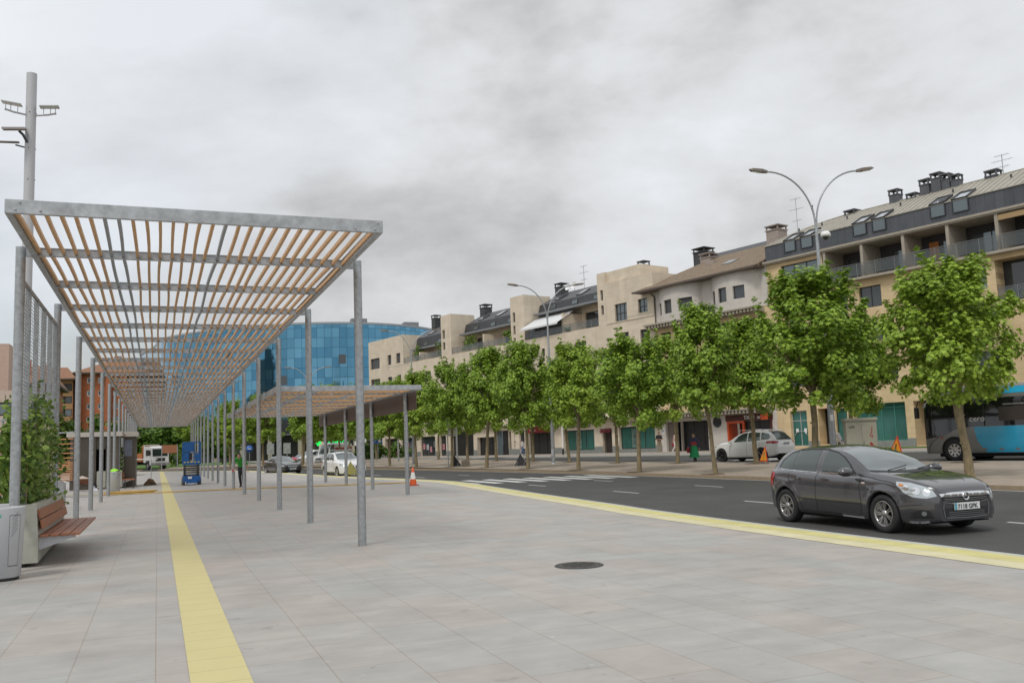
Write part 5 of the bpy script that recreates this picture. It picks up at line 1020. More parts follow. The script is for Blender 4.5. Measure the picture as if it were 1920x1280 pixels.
# climbing plant in the near planter
rs = np.random.RandomState(4); n = 8500
t = rs.rand(n); yy = 15.75+rs.rand(n)*3.9; z = .78+(rs.rand(n)**.85)*(1.62+.22*np.sin(yy*3)+.15*np.sin(yy*7)); x = -2.08+rs.normal(size=n)*(.13+.07*np.sin(z*4+yy*2))
k = rs.rand(n) < .05; z[k] += .35*rs.rand(k.sum()); pts = np.stack([x-(-2.1), yy-17.6, z], 1)
V = empty('climbing_plant', (-2.1, 17.6, 0), 0, 'bushy evergreen climber with cream flowers growing in the near concrete planter', 'plant')
nr = rs.normal(size=(n, 3))*.6+np.array([.5, -.6, .5]); leaves('foliage', pts, nr, .105, leaf_d, V, 5, LEAFS)
nf = 900; yy = 17.6+rs.rand(nf)*1.9; z = .95+rs.rand(nf)*1.3; x = -1.93+rs.normal(size=nf)*.06; leaves('flowers', np.stack([x+2.1, yy-17.6, z], 1), rs.normal(size=(nf, 3))*.6+np.array([.8, -.6, .3]), .05, leafmat('cream_petal', (.55, .5, .28), (.75, .72, .5), .2), V, 6, LEAFS)
m = MB()
for i in range(16): y = 15.9+i*.22; m.tube([(-2.1, y, .75), (-2.08+rs.normal()*.08, y+rs.normal()*.1, 1.4), (-2.0+rs.normal()*.08, y+rs.normal()*.15, 2.2)], [.012, .01, .005], 5)
m.build('stems', mat('plant_stem', (.14, .08, .04), .9), V, (-2.1, 17.6, 0))
m = MB(); m.tube([(-1.92, 15.95, 2.2), (-1.93, 16.1, 1.5), (-1.95, 16.25, .8)], .012, 6); m.build('bamboo_cane', mat('bamboo', (.45, .30, .14), .6), V, (-2.1, 17.6, 0))
def planter_plant(x, y0, L, h, label, seed):
    rs = np.random.RandomState(seed); n = 1300; pts = np.stack([rs.normal(size=n)*.15, rs.rand(n)*L, .8+(rs.rand(n)**.9)*h], 1)
    V = empty('climbing_plant', (x, y0, 0), 0, label, 'plant'); leaves('foliage', pts, rs.normal(size=(n, 3))*.6+np.array([.4, -.5, .6]), .13, leaf_d, V, seed, LEAFS)
    m = MB(); 
    for i in range(5): m.tube([(0, i*L/5, .75), (.05, i*L/5, 1.6)], .012, 5)
    m.build('stems', MATS['plant_stem'], V)
planter_plant(-2.1, 53.2, 2.8, 1.4, 'narrow climber in the planter before the steel kiosk pillar', 41)
planter_plant(-2.2, 88.5, 2.8, 1.5, 'small bushy plant in the farthest planter beyond the kiosk', 42)
planter_plant(-4.9, 31.0, 3.0, .3, 'green creeper along the slatted fence at the left picture edge', 43)
# stone benches on the median
R = empty('stone_bench', (20.6, 61.0, 0), rad(75), 'rough stone block bench on the median left of the bent tree', 'bench')
m = MB(); m.bbox(-.8, .8, -.25, .25, 0, .5, .04); m.build('block', mat('rough_brown_stone', (.17, .14, .105), .9, var=.25, scale=4, bump=.6), R); m = MB(); m.bbox(.95, 1.5, -.2, .2, .0, .42, .03); m.build('block', mat('pale_rough_stone', (.36, .33, .28), .9, var=.2, scale=4, bump=.5), R)
# utility cabinet
R = empty('utility_cabinet', (23.35, 25.0, 0), rad(-32), 'large pale grey utility cabinet with red and black graffiti behind the dark hatchback', 'cabinet')
cabm = mat('cabinet_grey_green', (.33, .32, .25), .6, var=.08, scale=3)
m = MB(); m.bbox(-.52, .52, -.3, .3, .1, 1.92, .02); m.box(-.003, .003, -.304, -.3, .2, 1.85, 1); m.build('cabinet_body', [cabm, darkmetal], R); m = MB(); m.bbox(-.56, .56, -.35, .35, 1.92, 2.03, .03); m.build('top', cabm, R); m = MB(); m.box(-.5, .5, -.28, .28, 0, .1); m.build('plinth', concrete, R)
m = MB(); red_g = mat('red_spray', (.42, .03, .03), .6); blk_g = mat('black_spray', (.05, .05, .05), .6)
def scr(pts, mi, w=.012):
    for (a, b) in zip(pts[:-1], pts[1:]): m.tube([(a[0], -.305, a[1]), (b[0], -.305, b[1])], w, 4, mi)
scr([(.36, 1.72), (.33, 1.5), (.27, 1.42), (.3, 1.38), (.35, 1.34), (.36, 1.42)], 0); scr([(.24, 1.1), (.3, 1.16), (.28, 1.05), (.34, 1.12), (.36, .98), (.42, 1.04), (.4, .9), (.47, .98), (.44, .84)], 0, .016); scr([(.26, 1.02), (.34, .96), (.4, .82)], 0)
scr([(.06, 1.22), (.04, 1.0), (.09, .86), (.02, 1.05), (.14, 1.08), (.1, .9), (.18, 1.04)], 1, .009); scr([(-.42, 1.75), (-.36, 1.7), (-.3, 1.76), (-.22, 1.72), (-.28, 1.69), (-.4, 1.70)], 1, .009); m.build('graffiti', [red_g, blk_g], R)
# ------------------------------------------------------------ street lamps
def lamp(loc, h, ang, span, up, label, camera=False, base=.1):
    R = empty('street_lamp', loc, ang, label, 'street lamp', 'tall two armed street lamps')
    m = MB(); m.tube([(0, 0, 0), (0, 0, h*.5), (0, 0, h)], [base, base*.78, .055], 16); m.lathe([(base*1.6, 0), (base*1.6, .05), (base*1.1, .12)], 16); m.build('pole', galv, R)
    m = MB(); m.box(-base-.004, base*.2, -base*.95, -base*.7, .6, 1.05); m.build('access_door', greymetal, R)
    for s in (-1, 1):
        L = span; pts = []
        for i in range(15):
            t = i/14; a = t*math.pi/2; pts.append((s*(.03+L*(1-math.cos(a))), 0, h-.1+(up+.1)*math.sin(a)))
        m = MB(); m.tube(pts, .038, 8); arm = m.build('arm', galv, R)
        e = pts[-1]; T = Matrix.Translation(e) @ Matrix.Rotation(rad(0 if s > 0 else 180), 4, 'Z') @ Matrix.Rotation(rad(-9), 4, 'Y'); m = MB()
        m.add([T @ Vector(p) for p in [(-.05, -.05, -.05), (.25, -.14, -.06), (.62, -.12, -.05), (.74, -.03, -.02), (.74, .03, -.02), (.62, .12, -.05), (.25, .14, -.06), (-.05, .05, -.05), (-.05, -.04, .05), (.2, -.11, .07), (.6, -.09, .05), (.74, -.02, .01), (.74, .02, .01), (.6, .09, .05), (.2, .11, .07), (-.05, .04, .05)]],
              [tuple(range(8))[::-1], tuple(range(8, 16))]+[(i, (i+1) % 8, 8+(i+1) % 8, 8+i) for i in range(8)]); 
        lh = m.build('lamp_head', lm, R); m = MB(); m.box(.22, .6, -.09, .09, -.068, -.061, 0, T); m.build('diffuser', lg, lh)
    if camera:
        m = MB(); m.tube([(0, 0, h-.35), (.3, -.1, h-.35), (.3, -.1, h-.45)], .03, 8); cbk = m.build('camera_bracket', greymetal, R)
        m = MB(); m.lathe([(0, .22), (.14, .2), (.2, .1), (.21, 0), (.14, -.02)], 20, 0, Matrix.Translation((.33, -.1, h-.62))); m.build('camera_dome', white_p, R); m = MB(); m.lathe([(.12, 0), (.1, -.1), (0, -.15)], 16, 0, Matrix.Translation((.33, -.1, h-.64))); m.build('camera_lens', glass_dk, R)
        m = MB(); m.lathe([(0, .05), (.05, 0), (0, -.05)], 8, 0, Matrix.Translation((-.1, 0, h+.7))); m.tube([(-.02, 0, h+.3), (-.1, 0, h+.7)], .012, 5); m.build('sensor', darkmetal, R)
        m = MB(); m.bbox(.1, .45, -.1, .1, 3.95, 4.1, .02); m.build('junction_box', white_p, R); m = MB(); m.box(-.09, .03, -.13, -.115, 2.0, 2.25); m.build('sticker', white_p, R)
lamp((25.47, 28.8, .02), 10.25, rad(-17), 1.95, 2.2, 'nearest tall two armed street lamp with white camera dome, behind the dark hatchback', True, .14)
lamp((25.14, 55.7, .06), 10.1, rad(-12), 2.0, 2.3, 'two armed street lamp standing before the middle slit tower and white awning', False, .14)
lamp((21.0, 76.4, 0), 9.65, rad(-12), 2.0, 2.3, 'two armed street lamp in front of the leftmost wing of the cream block', False, .13)
lamp((16.2, 104, 0), 9.0, rad(-12), 1.9, 2.2, 'far two armed street lamp against the glass building', False, .11)
lamp((7.2, 120, 0), 8.6, rad(-12), 1.9, 2.2, 'farthest street lamp between the right hand pergola posts', False, .11)
R = empty('street_lamp', (-13.5, 118, 0), 0, 'pale single arm street lamp left of the orange brick building', 'street lamp'); m = MB(); m.tube([(0, 0, 0), (0, 0, 7.4), (.3, 0, 8.3), (1.2, 0, 9), (2.2, 0, 9.1)], .07, 8); m.build('pole', galv, R); m = MB(); m.bbox(2.1, 2.8, -.15, .15, 9.02, 9.14, .03); m.build('lamp_head', lm, R)
# direction sign post
R = empty('direction_sign', (20.05, 61.9, 0), rad(-5), 'post with four white direction boards partly covered by leaves', 'road sign')
m = MB(); m.tube([(-.45, 0, 0), (-.45, 0, 3.6)], .04, 8); m.build('post', galv, R)
for i, (z, tx) in enumerate(((3.3, 'CENTRO'), (2.98, 'ESTACIÓN'), (2.62, 'HOSPITAL'), (2.28, 'BURGOS'))):
    m = MB(); m.bbox(-.42, .22, -.03, .0, z, z+.25, .01); b = m.build('sign_board', white_p, R); text_part('lettering', tx, .13, darkmetal, R, (-.38, -.035, z+.08))
R = empty('parking_sign', (24.6, 105.5, 0), 0, 'blue square parking sign on a thin pole in front of the bushes', 'road sign')
m = MB(); m.tube([(0, 0, 0), (0, 0, 3.2)], .04, 8); m.build('post', galv, R); m = MB(); m.bbox(-.55, .55, -.05, 0, 2.2, 3.2, .03); m.build('sign_board', mat('traffic_blue', (.03, .13, .42), .45), R); text_part('lettering', 'P', .7, white_p, R, (-.42, -.06, 2.4)); m = MB(); m.add([(0, -.06, 2.35), (.42, -.06, 2.35), (.2, -.06, 2.9)], [(0, 1, 2)]); m.build('pictogram', white_p, R)
R = empty('round_sign', (9.6, 104, 0), 0, 'round blue traffic sign beside the worker in green', 'road sign'); m = MB(); m.tube([(0, 0, 0), (0, 0, 2.2)], .035, 8); m.build('post', galv, R); m = MB(); m.lathe([(0, 0), (.38, 0), (.38, .03), (0, .03)], 20, 0, Matrix.Translation((0, -.03, 2.1)) @ Matrix.Rotation(rad(90), 4, 'X')); m.build('sign_disc', MATS['traffic_blue'], R); m = MB(); m.box(-.2, .2, -.07, -.065, 2.06, 2.14); m.build('arrow', white_p, R)
for x, y, lb in ((11.9, 104, 'pale rectangular notice board left of the dark sedan'), (13.6, 103, 'second pale notice board above the dark sedan roof')):
    R = empty('notice_board', (x, y, 0), 0, lb, 'sign'); m = MB(); m.tube([(0, 0, 0), (0, 0, 1.6)], .04, 8); m.build('post', galv, R); m = MB(); m.bbox(-.4, .4, -.04, 0, 1.4, 2.6, .02); m.build('board', mat('notice_grey', (.32, .34, .32), .6, var=.3, scale=4), R)
R = empty('warning_pole', F(67.6, -4.8, .3), 0, 'white pole with black foot on the pavement before the left green shop window', 'pole'); m = MB(); m.tube([(0, 0, .6), (0, 0, 3.6)], .07, 10); m.build('pole', white_p, R); m = MB(); m.tube([(0, 0, 0), (0, 0, .6)], .09, 10); m.build('foot', black, R)
R = empty('traffic_sign', F(86.2, -10.6, .2), 0, 'thin post with small round signs left of the dark doorway', 'road sign'); m = MB(); m.tube([(0, 0, 0), (0, 0, 3.3)], .035, 8); m.build('post', galv, R); m = MB(); m.lathe([(0, 0), (.3, 0), (.3, .03), (0, .03)], 20, 0, Matrix.Translation((0, -.05, 2.9)) @ Matrix.Rotation(rad(90), 4, 'X')); m.build('sign_disc', mat('pinkish_sign', (.45, .25, .27), .5), R)
for x, y, lb in ((22.6, 88, 'short grey post with a small lamp left of the outer pergola post'), (24.9, 76, 'slim grey post right of the traffic cone')):
    R = empty('lamp_post', (x, y, 0), 0, lb, 'post'); m = MB(); m.tube([(0, 0, 0), (0, 0, 4.3)], .09, 10); m.build('pole', galv, R); m = MB(); m.bbox(-.12, .12, -.12, .12, 4.3, 4.5, .03); m.build('lamp_head', white_p, R)
# ------------------------------------------------------------ vehicles.  local frame: x = distance back from the nose (forward is -x), y across, z up
def pch(pts, x):
    X = np.array([p[0] for p in pts], float); Y = np.array([p[1] for p in pts], float); h = np.diff(X); d = np.diff(Y)/h; m = np.zeros(len(X)); m[0], m[-1] = d[0], d[-1]
    for i in range(1, len(X)-1):
        if d[i-1]*d[i] > 0: w1, w2 = 2*h[i]+h[i-1], h[i]+2*h[i-1]; m[i] = (w1+w2)/(w1/d[i-1]+w2/d[i])
    x = np.clip(x, X[0], X[-1]); k = np.clip(np.searchsorted(X, x)-1, 0, len(h)-1); t = (x-X[k])/h[k]
    return (1+2*t)*(1-t)**2*Y[k]+t*(1-t)**2*h[k]*m[k]+t*t*(3-2*t)*Y[k+1]+t*t*(t-1)*h[k]*m[k+1]
def carbody(P, name, m_, par, off=(0, 0, 0)):
    L, r, Ra = P['L'], P['r'], P['r']+P.get('gap', .045); ax = P['ax']; xs = set(np.linspace(0, L, 70)); 
    for e in np.linspace(0, .5, 16)**1.6: xs |= {e, L-e}
    for a in ax: xs |= set(a+Ra*np.cos(np.linspace(0, math.pi, 25)))|{a-Ra-.004, a+Ra+.004}
    xs = sorted(x for x in xs if 0 <= x <= L); X = [xs[0]]
    for x in xs[1:]:
        if x-X[-1] > .0035: X.append(x)
    X = np.array(X); ws = pch(P['w'], X); bt = pch(P['belt'], X); tp = pch(P['top'], X); yr = pch(P['yr'], X); sl = pch(P['sill'], X); R = []
    for i, x in enumerate(X):
        zb = sl[i]
        for a in ax:
            if abs(x-a) < Ra: zb = max(zb, r+math.sqrt(max(0, Ra*Ra-(x-a)**2)))
        w, b, t = ws[i], bt[i], tp[i]; sec = []; zw = P.get('zw', .62)*b; sec.append((w-.22, zb+.0)); sec.append((w-.03-.02, zb))
        for k in range(11):
            q = k/10; z = zb+(b-.035-zb)*q; ins = .055*max(0, (zw-z)/(zw-.2))**2+P.get('tum', .05)*max(0, (z-zw)/(b-zw))**2
            ins -= .012*math.exp(-((z-b*.80)/.035)**2) if P.get('crease') else 0
            fl = 0
            for a in ax:
                dd = math.hypot(x-a, max(0, z-r))-Ra
                if 0 <= dd < .11 and z < b: fl = max(fl, .022*(1-dd/.11)**.7)
            sec.append((w-ins+fl*min(1, (b-z)/.08), z))
        sec.append((w-P.get('tum', .05)-.02, b-.008)); ys = w-P.get('tum', .05)-.055; sec.append((ys, b+.006))
        zr = b+(t-b)*.86; yr_ = min(yr[i], ys-.01)
        for k in range(1, 8): q = k/7; sec.append((ys+(yr_-ys)*q+.03*math.sin(math.pi*q)*min(1, (t-b)/.3), b+.006+(zr-b-.006)*q))
        for k in range(1, 9): q = k/8; sec.append((yr_*(1-q), zr+(t-zr)*math.sin(q*math.pi/2)**.8))
        R.append(sec)
    n = len(R[0]); vs = []; 
    for i, x in enumerate(X):
        vs += [(x, y, z) for y, z in R[i]]+[(x, -y, z) for y, z in R[i][-2::-1]]
    k = 2*n-1; fs = [(i*k+j, i*k+j+1, (i+1)*k+j+1, (i+1)*k+j) for i in range(len(X)-1) for j in range(k-1)]
    mb = MB(); mb.add(vs, fs, 0, True); mb.add(vs[:k], [tuple(range(k))[::-1]]); mb.add(vs[-k:], [tuple(range(k))]); o = mb.build(name, m_, par, off)
    bm = bmesh.new(); bm.from_mesh(o.data); bmesh.ops.remove_doubles(bm, verts=bm.verts[:], dist=.0008); bmesh.ops.recalc_face_normals(bm, faces=bm.faces[:])
    bm.to_mesh(o.data); bv = BVHTree.FromBMesh(bm); bm.free(); return o, bv
def drape(bv, outl, o3, d3, name, m_, par, off=.004, maxl=.07, thick=0, smooth=True):
    """outl: 2D outline; o3(a,b) -> ray origin; d3 direction.  The patch follows the body surface."""
    bm = bmesh.new(); vs = [bm.verts.new((a, b, 0)) for a, b in outl]; bm.faces.new(vs); bmesh.ops.triangulate(bm, faces=bm.faces[:])
    for _ in range(6):
        es = [e for e in bm.edges if e.calc_length() > maxl]
        if not es: break
        bmesh.ops.subdivide_edges(bm, edges=es, cuts=1); bmesh.ops.triangulate(bm, faces=[f for f in bm.faces if len(f.verts) > 3])
    d = Vector(d3).normalized(); last = None; bad = []
    for v in bm.verts:
        h = bv.ray_cast(Vector(o3(v.co.x, v.co.y)), d)
        if h[0] is None: bad.append(v); continue
        v.co = h[0]+(h[1] if h[1].dot(d) < 0 else -h[1])*off
    bmesh.ops.delete(bm, geom=bad, context='VERTS')
    for f in bm.faces:
        f.normal_update(); f.smooth = smooth
        if f.normal.dot(d) > 0: f.normal_flip()
    me = bpy.data.meshes.new(name); bm.to_mesh(me); bm.free(); me.materials.append(m_); o = bpy.data.objects.new(name, me); COL.objects.link(o); o.parent = par; return o
def side(bv, outl, name, m_, par, both=True, **k):
    r = []
    for s in ((1, -1) if both else (1,)): r.append(drape(bv, outl if s > 0 else outl[::-1], lambda a, b: (a, 3*s, b), (0, -s, 0), name, m_, par, **k))
    return r
def front(bv, outl, name, m_, par, **k): return drape(bv, outl, lambda a, b: (-2, a, b), (1, 0, 0), name, m_, par, **k)
def rear(bv, outl, name, m_, par, L, **k): return drape(bv, outl, lambda a, b: (L+2, a, b), (-1, 0, 0), name, m_, par, **k)
def diag(bv, outl, name, m_, par, ang=40, x0=0, back=False, **k):
    ca, sa = math.cos(rad(ang)), math.sin(rad(ang))
    for s in (1, -1):
        q = -1 if back else 1; e = Vector((q*sa, s*ca, 0)); d = Vector((q*ca, -s*sa, 0)); yield drape(bv, outl, lambda a, b: tuple(Vector((x0, 0, b))+e*a-d*3), d, name, m_, par, **k)
def mir(p): return p+[(-a, b) for a, b in p[::-1]]
def ribbon(pts, w):
    o = offs([tuple(p) for p in pts], w/2); i = offs([tuple(p) for p in pts], -w/2); return o+i[::-1]
tyre = mat('tyre_rubber', (.022, .022, .023), .75); rimm = mat('alloy_rim', (.48, .47, .46), .28, .85); rimd = mat('dark_alloy_rim', (.07, .07, .075), .3, .7); wellm = mat('wheel_well_black', (.008, .008, .008), .9)
def wheel(par, x, y, r, w=.2, rim=None, nsp=7, dbl=True, rr=.68):
    s = 1 if y > 0 else -1; W_ = empty('wheel', (x, y, r)); W_.parent = par; T = Matrix.Rotation(rad(-90*s), 4, 'X')
    m = MB(); R = r*rr; m.lathe([(R, -w/2), (r*.93, -w/2), (r*.985, -w*.40), (r, -w*.25), (r, w*.25), (r*.985, w*.40), (r*.93, w/2), (R*1.0, w/2-.008), (R*.97, w/2-.03)], 40, 0, T); m.build('tyre', tyre, W_)
    m = MB(); m.lathe([(R*.99, w/2-.012), (R*.93, w/2-.004), (R*.88, w/2-.03), (R*.86, -w*.2), (0, -w*.2)], 40, 0, T)
    for k in range(nsp):
        for q in ((-.13, .13) if dbl else (0,)):
            a = 2*math.pi*k/nsp+q; b = 2*math.pi*k/nsp+q*.75; hw = .0095 if dbl else .035; c0, c1 = .20*R, .9*R; ta = Vector((-math.sin(a), math.cos(a), 0))*hw*(R/.22)
            p0 = Vector((math.cos(b)*c0, math.sin(b)*c0, w/2-.028)); p1 = Vector((math.cos(a)*c1, math.sin(a)*c1, w/2-.01)); dz = Vector((0, 0, -.025)); vs = [p0-ta, p0+ta, p1+ta, p1-ta]; vs = vs+[v+dz for v in vs]
            m.add([T @ v for v in vs], [(0, 3, 2, 1), (4, 5, 6, 7), (0, 1, 5, 4), (1, 2, 6, 5), (2, 3, 7, 6), (3, 0, 4, 7)])
    m.lathe([(R*.3, w/2-.06), (R*.27, w/2-.02), (R*.12, w/2-.012), (0, w/2-.012)], 16, 0, T); m.build('rim', rim or rimm, W_)
    m = MB(); m.lathe([(R*.84, -w*.19), (0, -w*.19)], 24, 0, T); m.build('brake_disc', wellm, W_); return W_
def underbody(R, P, hw):
    m = MB(); a, b = P['ax']; Ra = P['r']+.06; z = P['r']*2+.1
    m.box(.25, a-Ra, -hw-.12, hw+.12, .17, .55); m.box(a+Ra, b-Ra, -hw-.16, hw+.16, .16, .5); m.box(b+Ra, P['L']-.25, -hw-.1, hw+.1, .2, .55); m.box(a-Ra, a+Ra, -hw+.06, hw-.06, .2, .6); m.box(b-Ra, b+Ra, -hw+.06, hw-.06, .2, .6)
    for c in (a, b): m.box(c-Ra, c+Ra, -hw-.1, hw+.1, z-.06, z)
    m.build('underbody', wellm, R)
def place(R, x, y, z, heading):   # heading: world angle of the forward direction
    R.location = (x, y, z); R.rotation_euler = (0, 0, heading+math.pi)
platew = mat('plate_white', (.72, .74, .72), .4); lampg = mat('headlamp_glass', (.50, .54, .56), .12, .55, spec=.8); lampb = mat('headlamp_reflector', (.75, .78, .8), .1, .9); redl = mat('tail_lamp_red', (.36, .012, .015), .15, spec=.9); ambl = mat('amber_lens', (.6, .2, .03), .2)
wind = mat('windscreen_glass', (.10, .125, .125), .04, .35, spec=1.0, coat=1); sideg = mat('side_window_glass', (.075, .095, .09), .05, .35, spec=1.0)
def mirror(R, x, y, z, m_, s=1):
    for q in (1, -1):
        m = MB(); T = Matrix.Translation((x, q*(y+.13), z)) @ Matrix.Rotation(q*rad(8), 4, 'Z'); m.lathe([(0, -.115), (.05, -.10), (.075, -.04), (.08, .03), (.065, .09), (0, .115)], 14, 0, T @ Matrix.Scale(.9*s, 4) @ Matrix.Rotation(rad(90), 4, 'X') @ Matrix.Diagonal((1.0, .85, 1.05, 1))); m.tube([(x, q*(y-.02), z-.05), (x, q*(y+.08), z-.03)], .022, 8); m.build('mirror', m_, R)
def plate(R, x, y, z, txt, rz=0, blue=True, tilt=0):
    e = empty('number_plate', (x, y, z), rz); e.parent = R; m = MB(); m.box(0, .012, -.26, .26, -.056, .056); m.build('plate', platew, e)
    s = 1
    m = MB(); m.box(-.003, 0, .215, .26, -.056, .056); m.build('blue_strip', mat('plate_blue', (.10, .35, .45), .4), e)
    text_part('lettering', txt, .098, mat('plate_ink', (.05, .05, .06), .5), e, (-.004, .2, -.036), (rad(90), 0, rad(-90)), .002, .002); return e
# ---- 1. dark grey hatchback
pg = mat('graphite_car_paint', (.078, .077, .083), .24, .45, coat=1, spec=.6)
def hatch():
    R = empty('hatchback_car', (0, 0, 0), 0, 'dark grey five door hatchback in the near lane at the right', 'car')
    P = dict(L=4.25, r=.318, ax=(.90, 3.51), zw=.62, tum=.05, crease=True, gap=.05,
        w=[(0, .54), (.03, .61), (.12, .70), (.3, .785), (.6, .845), (1.0, .872), (2.1, .877), (3.3, .872), (3.8, .845), (4.05, .79), (4.2, .70), (4.25, .64)],
        belt=[(0, .64), (.06, .71), (.2, .765), (.5, .83), (.9, .875), (1.25, .895), (2.0, .925), (3.0, .965), (3.8, 1.0), (4.1, 1.0), (4.2, .90), (4.25, .80)],
        top=[(0, .665), (.06, .745), (.2, .815), (.5, .895), (.9, .955), (1.22, .99), (1.30, 1.0), (1.6, 1.17), (1.95, 1.345), (2.2, 1.415), (2.6, 1.46), (3.1, 1.455), (3.6, 1.42), (3.88, 1.35), (4.05, 1.19), (4.17, 1.0), (4.25, .85)],
        yr=[(0, .5), (.2, .60), (.6, .66), (1.2, .70), (1.5, .665), (2.0, .60), (2.6, .575), (3.4, .555), (3.9, .52), (4.15, .58), (4.25, .5)],
        sill=[(0, .23), (.25, .19), (1.2, .20), (2, .215), (3.2, .22), (4, .26), (4.25, .34)])
    o, bv = carbody(P, 'body', pg, R); underbody(R, P, .60)
    front(bv, [(-.66, 1.02), (-.3, 1.0), (0, .995), (.3, 1.0), (.66, 1.02), (.655, 1.06), (.545, 1.36), (.3, 1.385), (0, 1.39), (-.3, 1.385), (-.545, 1.36), (-.655, 1.06)], 'windscreen', wind, R, off=.004, maxl=.05)
    front(bv, [(-.64, .99), (0, .965), (.64, .99), (.66, 1.02), (.3, 1.0), (0, .995), (-.3, 1.0), (-.66, 1.02)], 'scuttle', black, R, off=.005, maxl=.05)
    win = [(1.62, .965), (1.80, 1.10), (2.0, 1.22), (2.2, 1.305), (2.49, 1.362), (2.51, .985)]; side(bv, win, 'side_window', sideg, R, off=.003)
    win = [(2.69, .989), (2.67, 1.37), (3.0, 1.372), (3.3, 1.355), (3.33, 1.01)]; side(bv, win, 'side_window', sideg, R, off=.003)
    win = [(3.36, 1.012), (3.345, 1.35), (3.56, 1.30), (3.75, 1.17), (3.79, 1.06), (3.74, 1.03)]; side(bv, win, 'quarter_window', sideg, R, off=.003)
    fr = [(1.60, .955), (1.79, 1.115), (1.99, 1.24), (2.2, 1.328), (2.52, 1.388), (3.0, 1.395), (3.34, 1.376), (3.59, 1.318), (3.78, 1.18), (3.82, 1.05), (3.75, 1.015), (3.3, .996), (2.6, .972)]
    ring = ribbon(fr+[fr[0]], .022); side(bv, ribbon(fr[:10], .02), 'window_seal', black, R, off=.0045, maxl=.05); side(bv, ribbon([(1.62, .945), (2.6, .962), (3.3, .988), (3.76, 1.012)], .016), 'chrome_strip', chrome, R, off=.006, maxl=.05)
    seam = mat('panel_gap', (.008, .008, .009), .8)
    for pts in ([(1.45, .92), (1.42, .7), (1.40, .45), (1.46, .26)], [(2.59, .96), (2.60, .6), (2.60, .25)], [(3.40, .99), (3.42, .86), (3.30, .70), (3.10, .50), (3.02, .28)], [(1.46, .255), (3.0, .26)], [(.50, .78), (.75, .845), (1.2, .895), (1.5, .93)], [(3.98, .42), (3.96, .62)], [(.16, .50), (.42, .47), (.55, .45)]): side(bv, ribbon(pts, .009), 'panel_seam', seam, R, off=.0025, maxl=.04)
    side(bv, ribbon([(1.42, .46), (2.59, .475), (3.12, .49)], .02), 'side_moulding', mat('dark_moulding', (.025, .024, .027), .35), R, off=.007, maxl=.05)
    for x in (2.36, 3.16): side(bv, [(x-.10, .835), (x+.09, .842), (x+.09, .872), (x-.10, .865)], 'door_handle', pg, R, off=.028, maxl=.05)
    side(bv, [(1.30, .80), (1.38, .805), (1.38, .83), (1.30, .825)], 'side_repeater', mat('pale_lens', (.6, .5, .45), .2), R, off=.006)
    for h in diag(bv, [(.45, .625), (.50, .71), (.60, .775), (.80, .835), (1.0, .85), (1.01, .80), (.92, .68), (.79, .61), (.60, .595)], 'headlight', lampg, R, 38, off=.006, maxl=.05): hl = h
    for cx, cz, rr in ((.60, .675, .055), (.74, .705, .06), (.88, .755, .042)): 
        for h in diag(bv, [(cx+rr*math.cos(a*.5236), cz+rr*math.sin(a*.5236)) for a in range(12)], 'lamp_reflector', lampb, R, 38, off=.012, maxl=.05): pass
    for h in diag(bv, [(.90, .80), (.97, .815), (.975, .79), (.92, .775)], 'indicator', ambl, R, 38, off=.013): pass
    front(bv, mir([(.50, .62), (.52, .56), (.40, .515), (.2, .50), (0, .495)])[::-1] if 0 else [(-.50, .63), (-.46, .53), (-.3, .505), (0, .495), (.3, .505), (.46, .53), (.50, .63), (.3, .655), (0, .665), (-.3, .655)], 'grille', black, R, off=.004, maxl=.04)
    front(bv, [(-.52, .655), (-.50, .61), (-.3, .60), (0, .605), (.3, .60), (.50, .61), (.52, .655), (.3, .668), (0, .672), (-.3, .668)], 'chrome_bar', chrome, R, off=.014, maxl=.04)
    for z in (.572, .545): front(bv, [(-.44, z), (0, z-.008), (.44, z), (.44, z+.010), (0, z+.002), (-.44, z+.010)], 'grille_bar', chrome, R, off=.012, maxl=.05)
    front(bv, [(-.47, .522), (-.3, .498), (0, .488), (.3, .498), (.47, .522), (.47, .535), (.3, .511), (0, .501), (-.3, .511), (-.47, .535)], 'chrome_trim', chrome, R, off=.012, maxl=.04)
    front(bv, [(-.40, .28), (.40, .28), (.44, .38), (.42, .43), (-.42, .43), (-.44, .38)], 'lower_intake', black, R, off=.004, maxl=.04)
    for z in (.30, .33, .36): front(bv, [(-.36, z), (.36, z), (.37, z+.009), (-.37, z+.009)], 'intake_bar', chrome, R, off=.012, maxl=.06)
    front(bv, [(-.42, .275), (0, .262), (.42, .275), (.415, .29), (0, .277), (-.415, .29)], 'chrome_trim', chrome, R, off=.012, maxl=.05)
    for s in (1, -1): front(bv, [(s*a, b) for a, b in [(.44, .29), (.455, .29), (.475, .44), (.46, .50), (.445, .50), (.46, .43)]], 'chrome_trim', chrome, R, off=.01, maxl=.05)
    for h in diag(bv, [(.52, .305), (.80, .315), (.83, .36), (.70, .415), (.56, .40)], 'fog_lamp_recess', black, R, 40, off=.005, maxl=.05): pass
    for h in diag(bv, [(.64+.038*math.cos(a*.5236), .355+.038*math.sin(a*.5236)) for a in range(12)], 'fog_lamp', lampb, R, 40, off=.012): pass
    for h in diag(bv, [(.50, .30), (.84, .30), (.84, .288), (.50, .288)], 'bumper_lip', seam, R, 40, off=.006): pass
    m = MB(); T = Matrix.Translation((-.022, 0, .605)) @ Matrix.Rotation(rad(90), 4, 'Y'); m.lathe([(.045, 0), (.062, -.012), (.075, 0), (.062, .01), (.045, 0)], 24, 0, T); m.box(-.026, -.018, -.055, .055, .600, .612); m.build('round_emblem', chrome, R)
    plate(R, -.03, 0, .452, '7118 GPK')
